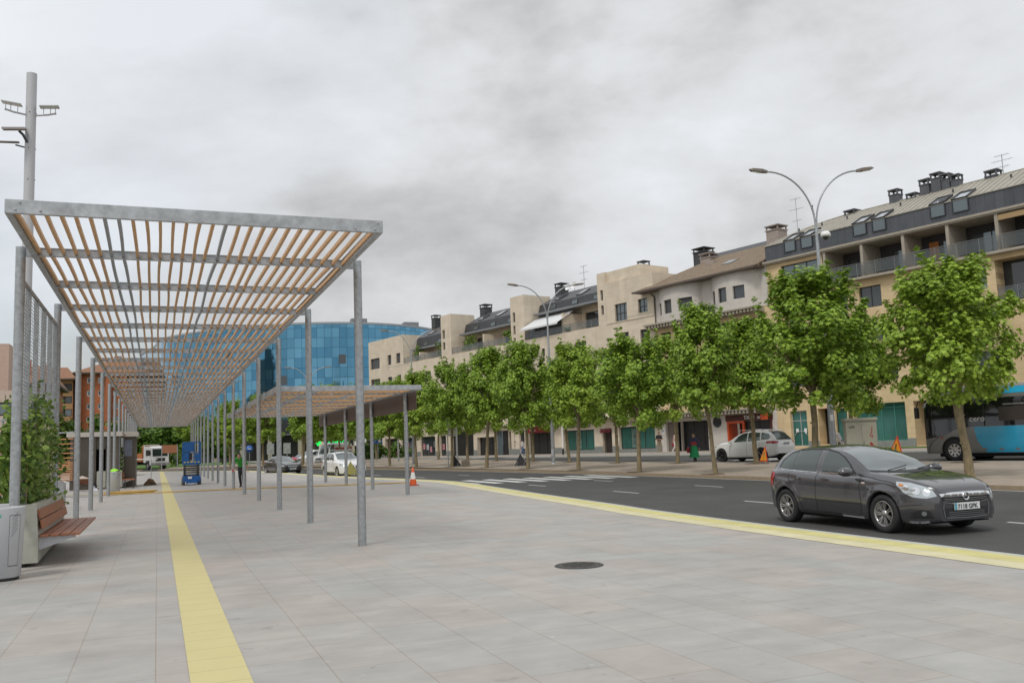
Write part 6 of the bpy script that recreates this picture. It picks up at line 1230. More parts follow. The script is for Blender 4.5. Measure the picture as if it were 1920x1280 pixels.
    for h in diag(bv, [(.60, .66), (.80, .70), (.86, .92), (.74, .98), (.64, .86)], 'tail_light', redl, R, 40, P['L'], True, off=.006): pass
    rear(bv, [(-.5, 1.02), (.5, 1.02), (.46, 1.30), (-.46, 1.30)], 'rear_window', sideg, R, P['L'])
    mirror(R, 1.60, .85, 1.0, pg, 1.35)
    for s in (1, -1): drape(bv, ribbon([(.28*s, .25), (.58*s, .9), (.64*s, 1.25)], .012), lambda a, b: (b, a, 3), (0, 0, -1), 'bonnet_seam', seam, R, off=.002, maxl=.05)
    m = MB(); 
    for s in (-.3, .35): m.tube([(1.27, s, 1.012), (1.34, s-.3, 1.045), (1.40, s-.52, 1.075)], .009, 5)
    m.build('wiper', black, R)
    for x in P['ax']:
        for y in (.765, -.765): wheel(R, x, y, P['r'], .21)
    return R
H = hatch(); place(H, 12.10, 10.76, -.12, rad(-92.5))
# ---- generic car for the rest
def car(name, label, paint, P, H, glassm=None, rim=None, dbl=False, nsp=5, cfg={}, lights='front', plt='4821 BKD', rails=False, group=None):
    R = empty(name, (0, 0, 0), 0, label, 'car'); o, bv = carbody(P, 'body', paint, R); underbody(R, P, P['w'][5][1]-.27 if len(P['w']) > 5 else .55); L = P['L']; ax = P['ax']
    for w_ in P['win']: side(bv, w_, 'side_window', glassm or sideg, R, off=.004)
    front(bv, P['ws'], 'windscreen', wind, R, off=.005, maxl=.08); rear(bv, P['rw'], 'rear_window', sideg, R, L, off=.005, maxl=.08)
    for h in diag(bv, P['hl'], 'headlight', lampg, R, 40, off=.006): pass
    for h in diag(bv, P['tl'], 'tail_light', redl, R, 40, L, True, off=.006): pass
    front(bv, P['gr'], 'grille', black, R, off=.006)
    if 'low' in P: front(bv, P['low'], 'lower_intake', black, R, off=.006)
    if 'clad' in P:
        for c in P['clad']: side(bv, c, 'sill_cladding', mat('matt_black_cladding', (.03, .03, .031), .6), R, off=.012)
        front(bv, P['fclad'], 'bumper_cladding', MATS['matt_black_cladding'], R, off=.01); rear(bv, P['fclad'], 'bumper_cladding', MATS['matt_black_cladding'], R, L, off=.01)
    for xs in P['seams']: side(bv, ribbon(xs, .012), 'panel_seam', wellm, R, off=.003)
    for x in P['hand']: side(bv, [(x-.1, P['hz']), (x+.1, P['hz']), (x+.1, P['hz']+.03), (x-.1, P['hz']+.03)], 'door_handle', paint, R, off=.02)
    mirror(R, P['mx'], P['w'][5][1]-.03, P['mz'], paint if not cfg.get('mb') else black)
    for x in ax:
        for y in (P['w'][5][1]-.115, -P['w'][5][1]+.115): wheel(R, x, y, P['r'], .22, rim, nsp, dbl)
    m = MB(); hb = .02
    plate(R, -.02 if cfg.get('fp', 1) else -.02, 0, cfg.get('pz', .45), plt); e = plate(R, L+cfg.get('rx', .02), 0, cfg.get('rz', .8), plt, math.pi)
    if rails:
        for s in (1, -1): m = MB(); y = P['yr'][5][1]-.02; z = max(p[1] for p in P['top']); m.tube([(1.9, s*y, z-.08), (2.1, s*y, z+.03), (L-1.0, s*y, z+.03), (L-.75, s*y, z-.06)], .016, 6); m.build('roof_rail', chrome, R)
    return R, bv
def suvP(L=4.35, H=1.62, W=.9, r=.345, fo=.86, ro=.85, ah=.98, bh=1.02):
    a, b = fo, L-ro; 
    return dict(L=L, r=r, ax=(a, b), zw=.6, tum=.05, gap=.05,
        w=[(0, W*.70), (.05, W*.80), (.2, W*.90), (.5, W*.965), (1.0, W), (2.0, W), (L-1, W*.99), (L-.4, W*.95), (L-.1, W*.86), (L, W*.76)],
        belt=[(0, .62), (.08, .76), (.3, .86), (.9, ah-.02), (1.35, ah+.01), (2.2, ah+.04), (L-1, bh+.05), (L-.25, bh+.06), (L-.06, bh-.08), (L, .75)],
        top=[(0, .64), (.08, .80), (.3, .93), (.8, ah+.06), (1.25, ah+.11), (1.35, ah+.15), (1.75, H-.27), (2.1, H-.08), (2.5, H-.01), (2.9, H), (L-1.0, H-.02), (L-.55, H-.08), (L-.28, H-.32), (L-.08, bh+.02), (L, .80)],
        yr=[(0, W*.5), (.3, W*.66), (1.25, W*.78), (1.7, W*.72), (2.1, W*.67), (2.8, W*.655), (L-1, W*.64), (L-.4, W*.60), (L-.1, W*.68), (L, W*.6)],
        sill=[(0, .28), (.3, .24), (1.2, .25), (L-1, .26), (L-.3, .3), (L, .42)],
        win=[[(1.72, ah+.07), (1.98, H-.30), (2.25, H-.16), (2.60, H-.11), (2.62, ah+.08)], [(2.70, ah+.085), (2.68, H-.11), (3.2, H-.12), (3.45, H-.15), (3.5, bh+.09)], [(3.56, bh+.09), (3.52, H-.16), (L-.62, H-.22), (L-.48, bh+.18), (L-.6, bh+.11)]],
        ws=[(-.66, ah+.14), (0, ah+.12), (.66, ah+.14), (.57, H-.11), (0, H-.07), (-.57, H-.11)], rw=[(-.6, bh+.10), (.6, bh+.10), (.52, H-.13), (-.52, H-.13)],
        hl=[(.50, .74), (.62, .82), (.90, .90), (1.0, .88), (.92, .80), (.62, .72)], tl=[(.60, .86), (.98, .88), (1.0, 1.0), (.70, 1.03), (.58, .95)],
        gr=[(-.42, .62), (-.36, .58), (.36, .58), (.42, .62), (.40, .74), (-.40, .74)], low=[(-.5, .30), (.5, .30), (.45, .44), (-.45, .44)],
        clad=[[(1.28, .25), (L-1.28, .25), (L-1.28, .36), (1.28, .36)]], fclad=[(-.7, .28), (.7, .28), (.68, .40), (-.68, .40)],
        seams=[[(1.5, ah), (1.45, .5), (1.5, .28)], [(2.65, ah+.05), (2.66, .3)], [(3.5, bh+.03), (3.52, .85), (3.25, .5), (3.2, .3)]], hand=(2.4, 3.25), hz=.9, mx=1.62, mz=ah+.08)
wp = mat('white_car_paint', (.72, .72, .71), .25, coat=.8); bp = mat('black_car_paint', (.028, .029, .031), .2, .3, coat=1); rp_ = mat('red_car_paint', (.42, .012, .018), .25, coat=.8); sp_ = mat('silver_grey_paint', (.30, .31, .33), .25, .5, coat=.8)
P = suvP(); c, bv = car('crossover_car', 'white crossover with roof rack, seen from the front behind the pergola posts', wp, P, 1.62, plt='3906 GXR', cfg=dict(pz=.55), nsp=5, dbl=True)
m = MB(); 
for x in (2.1, 2.95):
    m.tube([(x, -.62, 1.70), (x, .62, 1.70)], .025, 6)
    for s in (-.58, .58): m.tube([(x, s, 1.55), (x, s, 1.70)], .02, 6)
for s in (-.55, .55): m.tube([(1.9, s, 1.73), (3.2, s, 1.73)], .02, 6)
m.build('roof_rack', galv, c)
m = MB(); m.lathe([(0, 0), (.05, 0), (.05, .02), (0, .02)], 14, 0, Matrix.Translation((-.02, 0, .67)) @ Matrix.Rotation(rad(90), 4, 'Y')); m.build('emblem', chrome, c)
place(c, 11.35, 54.9, -.12, rad(-90+8))
# white SUV seen from the rear quarter, driving away along the service road
P = suvP(L=4.62, H=1.71, W=.94, r=.37, fo=.86, ro=.98, ah=1.03, bh=1.08); P['tl'] = [(.52, .98), (.80, .97), (1.08, 1.0), (1.10, 1.10), (.90, 1.13), (.50, 1.10)]; P['hl'] = [(.5, .78), (.95, .9), (1.0, .86), (.6, .74)]
del P['clad']; P['rw'] = [(-.66, 1.18), (.66, 1.18), (.54, 1.57), (-.54, 1.57)]; P['win'][2] = [(3.58, 1.20), (3.54, 1.58), (4.0, 1.50), (4.16, 1.30), (4.02, 1.21)]
c, bv = car('suv_car', 'white SUV seen from behind with red tail lights, its middle hidden by a tree trunk', mat('pearl_white_paint', (.74, .735, .71), .25, 0, coat=.8), P, 1.74, plt='5273 JBM', cfg=dict(rz=.98, rx=.03), rim=rimd, dbl=True, rails=True)
rear(bv, [(-.72, .36), (.72, .36), (.70, .45), (-.70, .45)], 'rear_diffuser', MATS['matt_black_cladding'], c, 4.62, off=.01); rear(bv, [(-.62, 1.155), (.62, 1.155), (.62, 1.17), (-.62, 1.17)], 'chrome_strip', chrome, c, 4.62, off=.012)
m = MB(); m.bbox(3.85, 4.2, -.5, .5, 1.63, 1.67, .012); m.build('roof_spoiler', MATS['pearl_white_paint'], c); m = MB(); m.add([(3.7, -.02, 1.72), (3.95, -.02, 1.72), (3.9, -.01, 1.82), (3.7, .02, 1.72), (3.95, .02, 1.72), (3.9, .01, 1.82)], [(0, 1, 2), (3, 5, 4), (0, 3, 4, 1), (1, 4, 5, 2), (2, 5, 3, 0)]); m.build('antenna_fin', wp, c)
place(c, 29.75+.6, 42.9+.75, .09, math.atan2(Dy, Dx))
# dark sedan, red car
def lowP(L=4.6, H=1.43, W=.9, notch=True):
    P = suvP(L, H, W, .325, .92, 1.0, .92, .95); 
    if notch: P['top'] = [(0, .60), (.08, .70), (.3, .80), (.8, .90), (1.25, .97), (1.4, 1.03), (1.8, 1.22), (2.2, H-.04), (2.6, H), (3.0, H-.01), (3.4, H-.10), (3.75, 1.18), (4.0, 1.04), (L-.15, 1.0), (L-.04, .9), (L, .8)]
    P['win'] = [[(1.75, .98), (2.0, 1.16), (2.3, H-.14), (2.55, H-.11), (2.57, 1.0)], [(2.64, 1.0), (2.62, H-.11), (3.1, H-.14), (3.45, 1.16), (3.6, 1.03)]]; P['ws'] = [(-.62, 1.03), (0, 1.01), (.62, 1.03), (.54, H-.1), (0, H-.07), (-.54, H-.1)]; P['rw'] = [(-.55, 1.06), (.55, 1.06), (.5, 1.28), (-.5, 1.28)]
    P['hl'] = [(.48, .62), (.62, .70), (.95, .76), (.98, .72), (.62, .60)]; P['gr'] = [(-.38, .46), (.38, .46), (.42, .66), (-.42, .66)]; P['seams'] = [[(1.5, .9), (1.5, .3)], [(2.6, .95), (2.6, .3)]]; del P['clad']; P['hz'] = .82; return P
c, bv = car('sedan_car', 'black sedan with silver grille driving towards the camera in the distance', bp, lowP(), 1.43, plt='1749 HKL', cfg=dict(pz=.4)); front(bv, [(-.36, .48), (.36, .48), (.39, .64), (-.39, .64)], 'grille_mesh', mat('silver_grille', (.3, .31, .32), .3, .8), c, off=.012); place(c, 9.75, 70.6, -.12, rad(-90+13))
c, bv = car('red_car', 'small bright red car parked beyond the median left of the white van', rp_, lowP(4.0, 1.4, .84, False), 1.4, plt='8810 DVC'); place(c, 16.0, 115.0, -.1, rad(-90-35))
# vans
def van(name, label, paint, L, H, W, loc, head, stripe=None, plt='6092 CFR'):
    P = dict(L=L, r=.34, ax=(.85, L-1.0), zw=.7, tum=.03, gap=.05, w=[(0, W*.74), (.05, W*.84), (.25, W*.93), (.6, W*.98), (1.2, W), (1.6, W), (L-.3, W*.99), (L, W*.96)], belt=[(0, .65), (.1, .85), (.4, 1.0), (1.0, 1.1), (1.6, 1.15), (L-.05, 1.15), (L, 1.1)],
        top=[(0, .7), (.1, .92), (.45, 1.07), (.9, 1.2), (1.25, H*.78), (1.6, H-.1), (1.9, H), (L-.2, H), (L-.05, H-.05), (L, H-.15)], yr=[(0, W*.6), (.5, W*.75), (1.0, W*.82), (1.6, W*.82), (2.2, W*.84), (2.3, W*.84), (L, W*.84)], sill=[(0, .3), (1, .28), (L, .32)],
        win=[[(1.05, 1.22), (1.3, H*.78), (1.55, H-.25), (2.0, H-.25), (2.0, 1.2)]], ws=[(-W*.72, 1.22), (W*.72, 1.22), (W*.66, H-.2), (-W*.66, H-.2)], rw=[(-.6, 1.25), (-.05, 1.25), (-.05, H-.3), (-.6, H-.3)], hl=[(.5, .75), (.9, .95), (.98, .9), (.6, .7)], tl=[(.85, .8), (1.0, .8), (1.0, 1.3), (.85, 1.3)],
        gr=[(-.4, .62), (.4, .62), (.42, .78), (-.42, .78)], low=[(-.5, .34), (.5, .34), (.5, .46), (-.5, .46)], seams=[[(1.0, 1.1), (1.05, .4)], [(2.1, 1.6), (2.1, .35)]], hand=(1.95,), hz=1.0, mx=1.1, mz=1.3)
    c, bv = car(name, label, paint, P, H, plt=plt); c['category'] = 'van'
    if stripe: side(bv, [(2.1, 1.75), (L-.1, 1.75), (L-.1, 2.0), (2.1, 2.0)], 'red_stripe', stripe, c, off=.008); side(bv, [(2.6, 1.2), (3.5, 1.2), (3.5, 1.7), (2.6, 1.7)], 'side_window', sideg, c, off=.006); side(bv, [(3.9, 1.2), (4.8, 1.2), (4.8, 1.7), (3.9, 1.7)], 'side_window', sideg, c, off=.006)
    place(c, *loc, head); return c
van('van', 'small white van parked on the far side behind the red car', wp, 4.4, 1.85, .87, (16.0, 109.5, -.1), rad(215))
van('van', 'taller white and red van behind the white crossover', wp, 5.6, 2.6, .98, (17.9, 108.0, -.1), rad(222), mat('red_stripe_paint', (.45, .04, .04), .4), plt='2238 FTW')
# ---- bus
R = empty('bus', (0, 0, 0), 0, 'electric city bus in grey and blue with black glazing, cut by the right edge', 'bus')
bg = mat('bus_grey_paint', (.20, .195, .185), .35, .2, coat=.5); bb = mat('bus_blue_paint', (.02, .32, .52), .35, coat=.5); bgl = mat('bus_tinted_glass', (.010, .011, .012), .05, spec=.75); br_ = mat('bus_pale_roof', (.38, .38, .40), .35, .2)
L, W, Hb = 12.0, 1.27, 3.30
m = MB(); n = 12
def sec(x, mi): pass
prof = []
for x in np.concatenate([[0, .04, .12, .25, .45, .7, 1.0, 1.4, 1.8], np.linspace(2.3, L-.3, 12), [L-.1, L]]):
    top = Hb-.62*max(0, 1-x/1.9)**1.9; hw = W-.16*max(0, 1-x/.5)**2; prof.append((x, top, hw))
vs = []
for x, top, hw in prof: vs += [(x, hw-.04, .34), (x, hw, .5), (x, hw, 1.2), (x, hw-.01, 2.0), (x, hw-.03, min(2.72, top-.16)), (x, hw-.06, min(2.82, top-.1)), (x, hw-.22, min(3.18, top-.04)), (x, hw-.45, top), (x, 0, top+.02)]+[(x, -(hw-.45), top), (x, -(hw-.22), min(3.18, top-.04)), (x, -(hw-.06), min(2.82, top-.1)), (x, -(hw-.03), min(2.72, top-.16)), (x, -(hw-.01), 2.0), (x, -hw, 1.2), (x, -hw, .5), (x, -(hw-.04), .34)]
k = 17; m.add(vs, [(i*k+j, i*k+j+1, (i+1)*k+j+1, (i+1)*k+j) for i in range(len(prof)-1) for j in range(k-1)], 0, True); m.add(vs[:k], [tuple(range(k))[::-1]]); m.add(vs[-k:], [tuple(range(k))]); bo = m.build('body', bg, R)
bm = bmesh.new(); bm.from_mesh(bo.data); bmesh.ops.recalc_face_normals(bm, faces=bm.faces[:]); bm.to_mesh(bo.data); bv = BVHTree.FromBMesh(bm); bm.free()
q = dict(maxl=.35)
side(bv, [(.02, 1.0), (.9, 1.12), (1.5, 1.42), (2.2, 1.50), (2.6, 1.5), (11.8, 1.5), (11.8, 2.70), (2.2, 2.70), (.9, 2.70), (.02, 2.62)], 'window_band', bgl, R, off=.008, **q)
side(bv, [(2.75, .36), (5.4, .36), (5.3, 1.48), (2.3, 1.48), (2.4, .9)], 'blue_panel', bb, R, off=.01, **q); side(bv, [(7.2, .36), (9.6, .36), (9.6, 1.48), (7.2, 1.48)], 'blue_panel', bb, R, off=.01, **q)
side(bv, [(2.9, 2.86), (5.3, 2.86), (5.3, 3.14), (2.7, 3.14)], 'blue_roof_panel', mat('bus_bright_blue', (.02, .38, .62), .35, coat=.5), R, off=.012, **q); side(bv, [(5.32, 2.86), (9.0, 2.86), (9.0, 3.14), (5.32, 3.14)], 'pale_roof_panel', br_, R, off=.012, **q)
side(bv, ribbon([(.1, .36), (11.9, .36)], .03), 'skirt_strip', chrome, R, off=.014, **q); side(bv, ribbon([(.16, .38), (.18, .6), (.35, .85), (.75, 1.12)], .025), 'panel_seam', wellm, R, off=.01, **q); side(bv, ribbon([(4.5, .4), (4.5, 1.46)], .012), 'panel_seam', wellm, R, off=.014, **q)
side(bv, [(.78, 1.02), (.9, 1.02), (.9, 1.09), (.78, 1.09)], 'red_marker', mat('red_marker', (.35, .03, .02), .5), R, off=.012)
for x0, x1 in ((2.75, 2.82), (4.75, 4.82), (6.8, 6.87)): side(bv, [(x0, 1.52), (x1, 1.52), (x1, 2.68), (x0, 2.68)], 'window_pillar', black, R, off=.012, **q)
side(bv, [(3.6, 2.38), (4.7, 2.38), (4.7, 2.42), (3.6, 2.42)], 'handrail', galv, R, off=.013, **q); side(bv, [(3.4, 1.7), (4.6, 1.7), (4.6, 2.3), (3.4, 2.3)], 'seat_back', mat('dim_interior_brown', (.05, .04, .035), .4), R, off=.011, **q)
front(bv, [(-1.05, 1.0), (1.05, 1.0), (1.02, 2.5), (-1.02, 2.5)], 'windscreen', bgl, R, off=.01, **q)
text_part('lettering', 'cero', .34, white_p, R, (1.95, -1.30, 1.83), (rad(90), 0, 0), .004) if 0 else None
for s in (1, -1):
    t_ = text_part('lettering', 'cero', .36, white_p, R, (2.15 if s < 0 else 3.0, s*1.295, 1.72), (rad(90), 0, 0 if s < 0 else rad(180)), .004)
m = MB()
for x in (1.4, 7.6):
    for s in (1, -1): T = Matrix.Translation((x, s*(W-.05), .5)) @ Matrix.Rotation(rad(90), 4, 'X'); m.lathe([(0, -.085), (.58, -.085), (.60, 0), (.58, .085), (0, .085)], 32, 0, T)
m.box(.6, 11.6, -1.1, 1.1, .2, .4); m.build('wheel_arch', wellm, R)
for x in (1.4, 7.6):
    for s in (1, -1): wheel(R, x, s*(W-.07), .48, .3, rimm, 8, False, .6)
m = MB()
for s in (1, -1): m.tube([(.25, s*1.15, 2.75), (-.1, s*1.35, 2.72), (-.2, s*1.36, 2.45)], .03, 6); m.bbox(-.27, -.12, s*1.36-.1, s*1.36+.1, 1.95, 2.45, .03)
m.build('mirror', black, R)
# front corner at px 1735: world (32.57,30.9); bus extends along -D (to the right in the picture); nearest side faces the camera
fx, fy = 32.57+Nx*W, 30.9+Ny*W; place(R, fx, fy, .07, math.atan2(Dy, Dx))
# ---- truck
R = empty('truck', (0, 0, 0), 0, 'white dumper truck with orange tipper frame parked beyond the end of the plaza', 'truck')
m = MB(); prof = [(0, .55), (-.03, 1.0), (.02, 1.6), (.18, 2.75), (.5, 2.95), (1.9, 2.95), (2.05, 2.8), (2.05, .9), (1.55, .9), (1.5, 1.15), (.55, 1.15), (.5, .55)]
vs = [(x, -1.15, z) for x, z in prof]+[(x, 1.15, z) for x, z in prof]; k = len(prof); m.add(vs, [tuple(range(k))[::-1], tuple(range(k, 2*k))]+[(i, (i+1) % k, k+(i+1) % k, k+i) for i in range(k)]); cb_ = m.build('cab', wp, R)
m = MB(); m.add([(.015, -1.02, 1.68), (.015, 1.02, 1.68), (.16, .98, 2.6), (.16, -.98, 2.6)], [(0, 1, 2, 3)]); m.v = [(x-.012, y, z) for x, y, z in m.v]; m.build('windscreen', glass_dk, R)
for s in (-1, 1): m = MB(); m.quad((.45, s*1.156, 1.75), (1.5, s*1.156, 1.75), (1.5, s*1.156, 2.5), (.6, s*1.156, 2.5)); m.build('side_window', glass_dk, R)
m = MB(); m.box(-.05, -.0, -.62, .62, 1.05, 1.45); m.build('grille', black, R); m = MB(); m.bbox(-.1, .3, -1.15, 1.15, .5, .85, .04); m.build('bumper', mat('grey_bumper', (.2, .2, .2), .6), R)
for s in (-1, 1):
    m = MB(); m.box(-.115, -.1, s*.85-.18, s*.85+.18, .58, .76); m.build('headlight', lampg, R); m = MB(); m.bbox(.1, .2, s*1.35-.12, s*1.35+.12, 1.8, 2.4, .02); m.tube([(.15, s*1.15, 2.5), (.15, s*1.35, 2.4)], .02, 5); m.build('mirror', black, R)
m = MB(); m.box(.8, 6.2, -.5, .5, .7, 1.0); m.build('chassis', wellm, R)
om = mat('orange_tipper_paint', (.48, .17, .06), .6, var=.15); m = MB(); m.box(2.3, 6.3, -1.2, 1.2, 1.15, 1.25); m.box(2.3, 6.3, -1.22, -1.15, 1.2, 2.1); m.box(2.3, 6.3, 1.15, 1.22, 1.2, 2.1); m.box(2.3, 2.4, -1.2, 1.2, 1.2, 3.1); m.build('tipper_body', om, R)
m = MB(); 
for s in (-1, 1): m.tube([(2.25, s*1.0, 1.2), (2.25, s*1.0, 3.15)], .05, 6)
m.tube([(2.25, -1.0, 3.1), (2.25, 1.0, 3.1)], .04, 6); m.build('ladder_rack', white_p, R)
for x in (1.05, 4.9):
    for s in (1, -1): wheel(R, x, s*1.0, .5, .3, mat('truck_rim_grey', (.3, .3, .3), .5, .5), 8, False, .55)
place(R, .35, 122.0, 0, rad(-90+28))
# ---- scooter behind the cabinet
R = empty('motor_scooter', (30.3, 32.9, .09), rad(160), 'parked black and silver scooter with top box behind the grey cabinet', 'scooter')
m = MB(); m.tube([(-.55, 0, .55), (-.2, 0, .62), (.15, 0, .45), (.4, 0, .35), (.6, 0, .7), (.68, 0, 1.0)], [.14, .17, .12, .1, .12, .08], 12); m.build('body', bp, R); m = MB(); m.bbox(-.65, .05, -.14, .14, .74, .86, .05); m.build('seat', black, R)
m = MB(); m.bbox(-.95, -.6, -.2, .2, .98, 1.3, .08); m.build('top_box', black, R); m = MB(); m.bbox(-.94, -.61, -.19, .19, 1.3, 1.36, .03); m.build('top_box_lid', white_p, R); m = MB(); m.tube([(.6, -.35, 1.08), (.66, 0, 1.05), (.6, .35, 1.08)], .02, 6); m.build('handlebar', darkmetal, R); m = MB(); m.tube([(.55, 0, .9), (.75, 0, 1.4)], .1, 8); m.v = [(x, y*1.6, z) for x, y, z in m.v]; m.build('windshield', mat('silver_fairing', (.5, .5, .52), .3, .5), R)
for x in (.75, -.6): m = MB(); m.lathe([(.1, -.05), (.2, -.06), (.26, 0), (.2, .06), (.1, .05)], 24, 0, Matrix.Translation((x, 0, .26)) @ Matrix.Rotation(rad(90), 4, 'X')); m.build('wheel', tyre, R)
# ------------------------------------------------------------ people: one continuous remeshed body each, clothing and hair as children
def solid(mb, name, m_, parent, vox, smooth=2):
    o = mb.build(name+'_tmp', m_); md = o.modifiers.new('r', 'REMESH'); md.mode = 'VOXEL'; md.voxel_size = vox; md.use_smooth_shade = True
    if smooth: s = o.modifiers.new('s', 'SMOOTH'); s.iterations = smooth; s.factor = .5
    dg = bpy.context.evaluated_depsgraph_get(); me = bpy.data.meshes.new_from_object(o.evaluated_get(dg)); me.name = name; bpy.data.objects.remove(o); me.materials.clear(); me.materials.append(m_)
    me.polygons.foreach_set('use_smooth', [True]*len(me.polygons)); q = bpy.data.objects.new(name, me); COL.objects.link(q); q.parent = parent; return q
def ball(mb, c, r, n=10, sc=(1, 1, 1)): mb.lathe([(r*math.sin(math.pi*i/n), -r*math.cos(math.pi*i/n)) for i in range(n+1)], 14, 0, Matrix.Translation(c) @ Matrix.Diagonal((*sc, 1)))
def cap(mb, pts, rs, n=10):
    mb.tube(pts, rs, n)
    for p, r in zip(pts, rs): ball(mb, p, r*.99, 6)
skin_m = mat('skin', (.42, .25, .17), .6); 
def person(loc, rz, H, label, top, legs, hair, J, skirt=None, sleeves='short', dress=None, shoes=None, bag=None, longhair=False, vox=.013):
    """J: joint overrides in fractions of H, person faces -Y.  s: 0 left, 1 right"""
    R = empty('person', loc, rz, label, 'person'); k = H/1.75
    D_ = dict(hipL=(.09, 0, .92), hipR=(-.09, 0, .92), kneL=(.10, -.02, .50), kneR=(-.10, -.02, .50), ankL=(.10, .02, .09), ankR=(-.10, .02, .09), shL=(.18, 0, 1.42), shR=(-.18, 0, 1.42), elL=(.24, .02, 1.12), elR=(-.24, .02, 1.12), wrL=(.26, -.06, .86), wrR=(-.26, -.06, .86), pel=(0, 0, .95), chest=(0, 0, 1.3), neck=(0, 0, 1.47), head=(0, -.02, 1.62)); D_.update(J)
    V = {a: Vector(b)*k for a, b in D_.items()}
    def limbs(mb, g=0, parts='all'):
        for s in 'LR':
            if parts in ('all', 'legs'):
                cap(mb, [V['hip'+s], V['hip'+s].lerp(V['kne'+s], .4), V['kne'+s]], [(.088+g)*k, (.078+g)*k, (.055+g)*k]); cap(mb, [V['kne'+s], V['kne'+s].lerp(V['ank'+s], .35), V['ank'+s]], [(.053+g)*k, (.052+g)*k, (.036+g*1.3)*k])
            if parts in ('all', 'arms'): cap(mb, [V['sh'+s], V['el'+s]], [(.05+g)*k, (.039+g)*k])
            if parts == 'all' or (parts == 'arms' and sleeves == 'long'): cap(mb, [V['el'+s], V['wr'+s]], [(.038+g)*k, (.027+g)*k])
    def torso(mb, g=0):
        for a, b, r0, r1, w in (('pel', 'chest', .105, .125, 1.35), ('chest', 'neck', .12, .07, 1.35)):
            A, B = V[a], V[b]
            for i in range(6): t = i/5; c = A.lerp(B, t); ball(mb, c, (r0*(1-t)+r1*t+g)*k, 8, (w if not (a == 'chest' and t > .7) else 1.1, .82, 1))
        cap(mb, [V['shL'], V['chest'].lerp(V['neck'], .6), V['shR']], [(.055+g)*k, (.08+g)*k, (.055+g)*k])
    b = MB(); limbs(b); torso(b); cap(b, [V['neck']-Vector((0, 0, .03)), V['head']-Vector((0, 0, .06*k))], [.055*k, .05*k]); h = V['head']; ball(b, h, .098*k, 12, (.82, .98, 1.18)); ball(b, h+Vector((0, -.098, -.015))*k, .018*k, 6, (.8, 1.2, 1.3)); ball(b, h+Vector((0, -.05, -.08))*k, .05*k, 8, (1, 1, .7))
    for s in (-1, 1): ball(b, h+Vector((s*.082, .005, -.01))*k, .022*k, 6, (.4, .8, 1.3))
    for s in 'LR':
        w = V['wr'+s]; d = (w-V['el'+s]).normalized(); sg = 1 if s == 'L' else -1; side_ = Vector((0, 1, 0)) if abs(d.y) < .8 else Vector((1, 0, 0)); side_ = (side_-d*side_.dot(d)).normalized(); pal = w+d*.05*k; ball(b, pal, .04*k, 8, (.6, .95, 1.05))
        for j, ln in enumerate((.07, .08, .075, .06)): st = pal+side_*(.028-.018*j)*k+d*.02*k; cap(b, [st, st+d*ln*.6*k+Vector((-sg*.008, 0, 0)), st+d*ln*k+Vector((-sg*.022, 0, 0))*k], [.0105*k, .0095*k, .008*k], 6)
        cap(b, [w+d*.02*k-side_*.03*k, w+d*.07*k-side_*.055*k], [.012*k, .009*k], 6)
        a = V['ank'+s]; cap(b, [a-Vector((0, 0, .03)), a+Vector((0, -.06, -.055))*k, a+Vector((0, -.14, -.065))*k], [.035*k, .036*k, .03*k])
    solid(b, 'body', skin_m, R, vox*k)
    t = MB(); torso(t, .014); limbs(t, .014, 'arms'); 
    if dress: pass
    solid(t, 'shirt' if not dress else 'tunic', top, R, .018)
    if legs: t = MB(); limbs(t, .014, 'legs'); ball(t, V['pel'], .125*k, 8, (1.2, .9, .9)); solid(t, 'trousers', legs, R, .018)
    if skirt: 
        m_, z1, r1 = skirt; m = MB(); n = 28; vs = []; rows = 6; zt = V['pel'].z+.08
        for i in range(rows+1):
            q = i/rows
            for j in range(n): a = 2*math.pi*j/n; r = (.15+(r1-.15)*q**.8)*(1+.10*q*math.sin(7*a)); vs.append((V['pel'].x+r*math.cos(a)*1.05, V['pel'].y+r*math.sin(a), zt+(z1-zt)*q+.02*q*math.sin(5*a)))
        m.add(vs, [(i*n+j, (i+1)*n+j, (i+1)*n+(j+1) % n, i*n+(j+1) % n) for i in range(rows) for j in range(n)], 0, True); m.build('skirt', m_, R)
    hm = MB(); ball(hm, h+Vector((0, .018, .03))*k, .104*k, 10, (.88, .98, 1.05))
    if longhair: ball(hm, h+Vector((0, .06, -.06))*k, .09*k, 8, (1.05, .7, 1.3))
    hh = solid(hm, 'hair', hair, R, .016, 1)
    f = MB()
    for s in (-1, 1): ball(f, h+Vector((s*.032, -.088, .012))*k, .011*k, 6)
    f.build('eyes', black, R); f = MB(); f.cbox(tuple(h+Vector((0, -.094, -.052))*k), (.04*k, .01*k, .008*k)); f.build('mouth', mat('lips', (.3, .1, .08), .6), R)
    sm = MB()
    for s in 'LR': a = V['ank'+s]; cap(sm, [a+Vector((0, .03, -.05))*k, a+Vector((0, -.06, -.06))*k, a+Vector((0, -.15, -.067))*k], [.042*k, .042*k, .034*k])
    solid(sm, 'shoes', shoes or black, R, .015)
    if bag: m = MB(); c = V['wrR' if bag[1] == 'R' else 'wrL']; m.bbox(c.x-.06, c.x+.06, c.y-.14, c.y+.14, c.z-.34, c.z-.06, .04); m.tube([(c.x, c.y-.1, c.z-.08), (c.x, c.y, c.z+.03), (c.x, c.y+.1, c.z-.08)], .01, 6); m.build('handbag', bag[0], R)
    return R
def clo(n, c): return mat(n, c, .85, var=.08, scale=8)
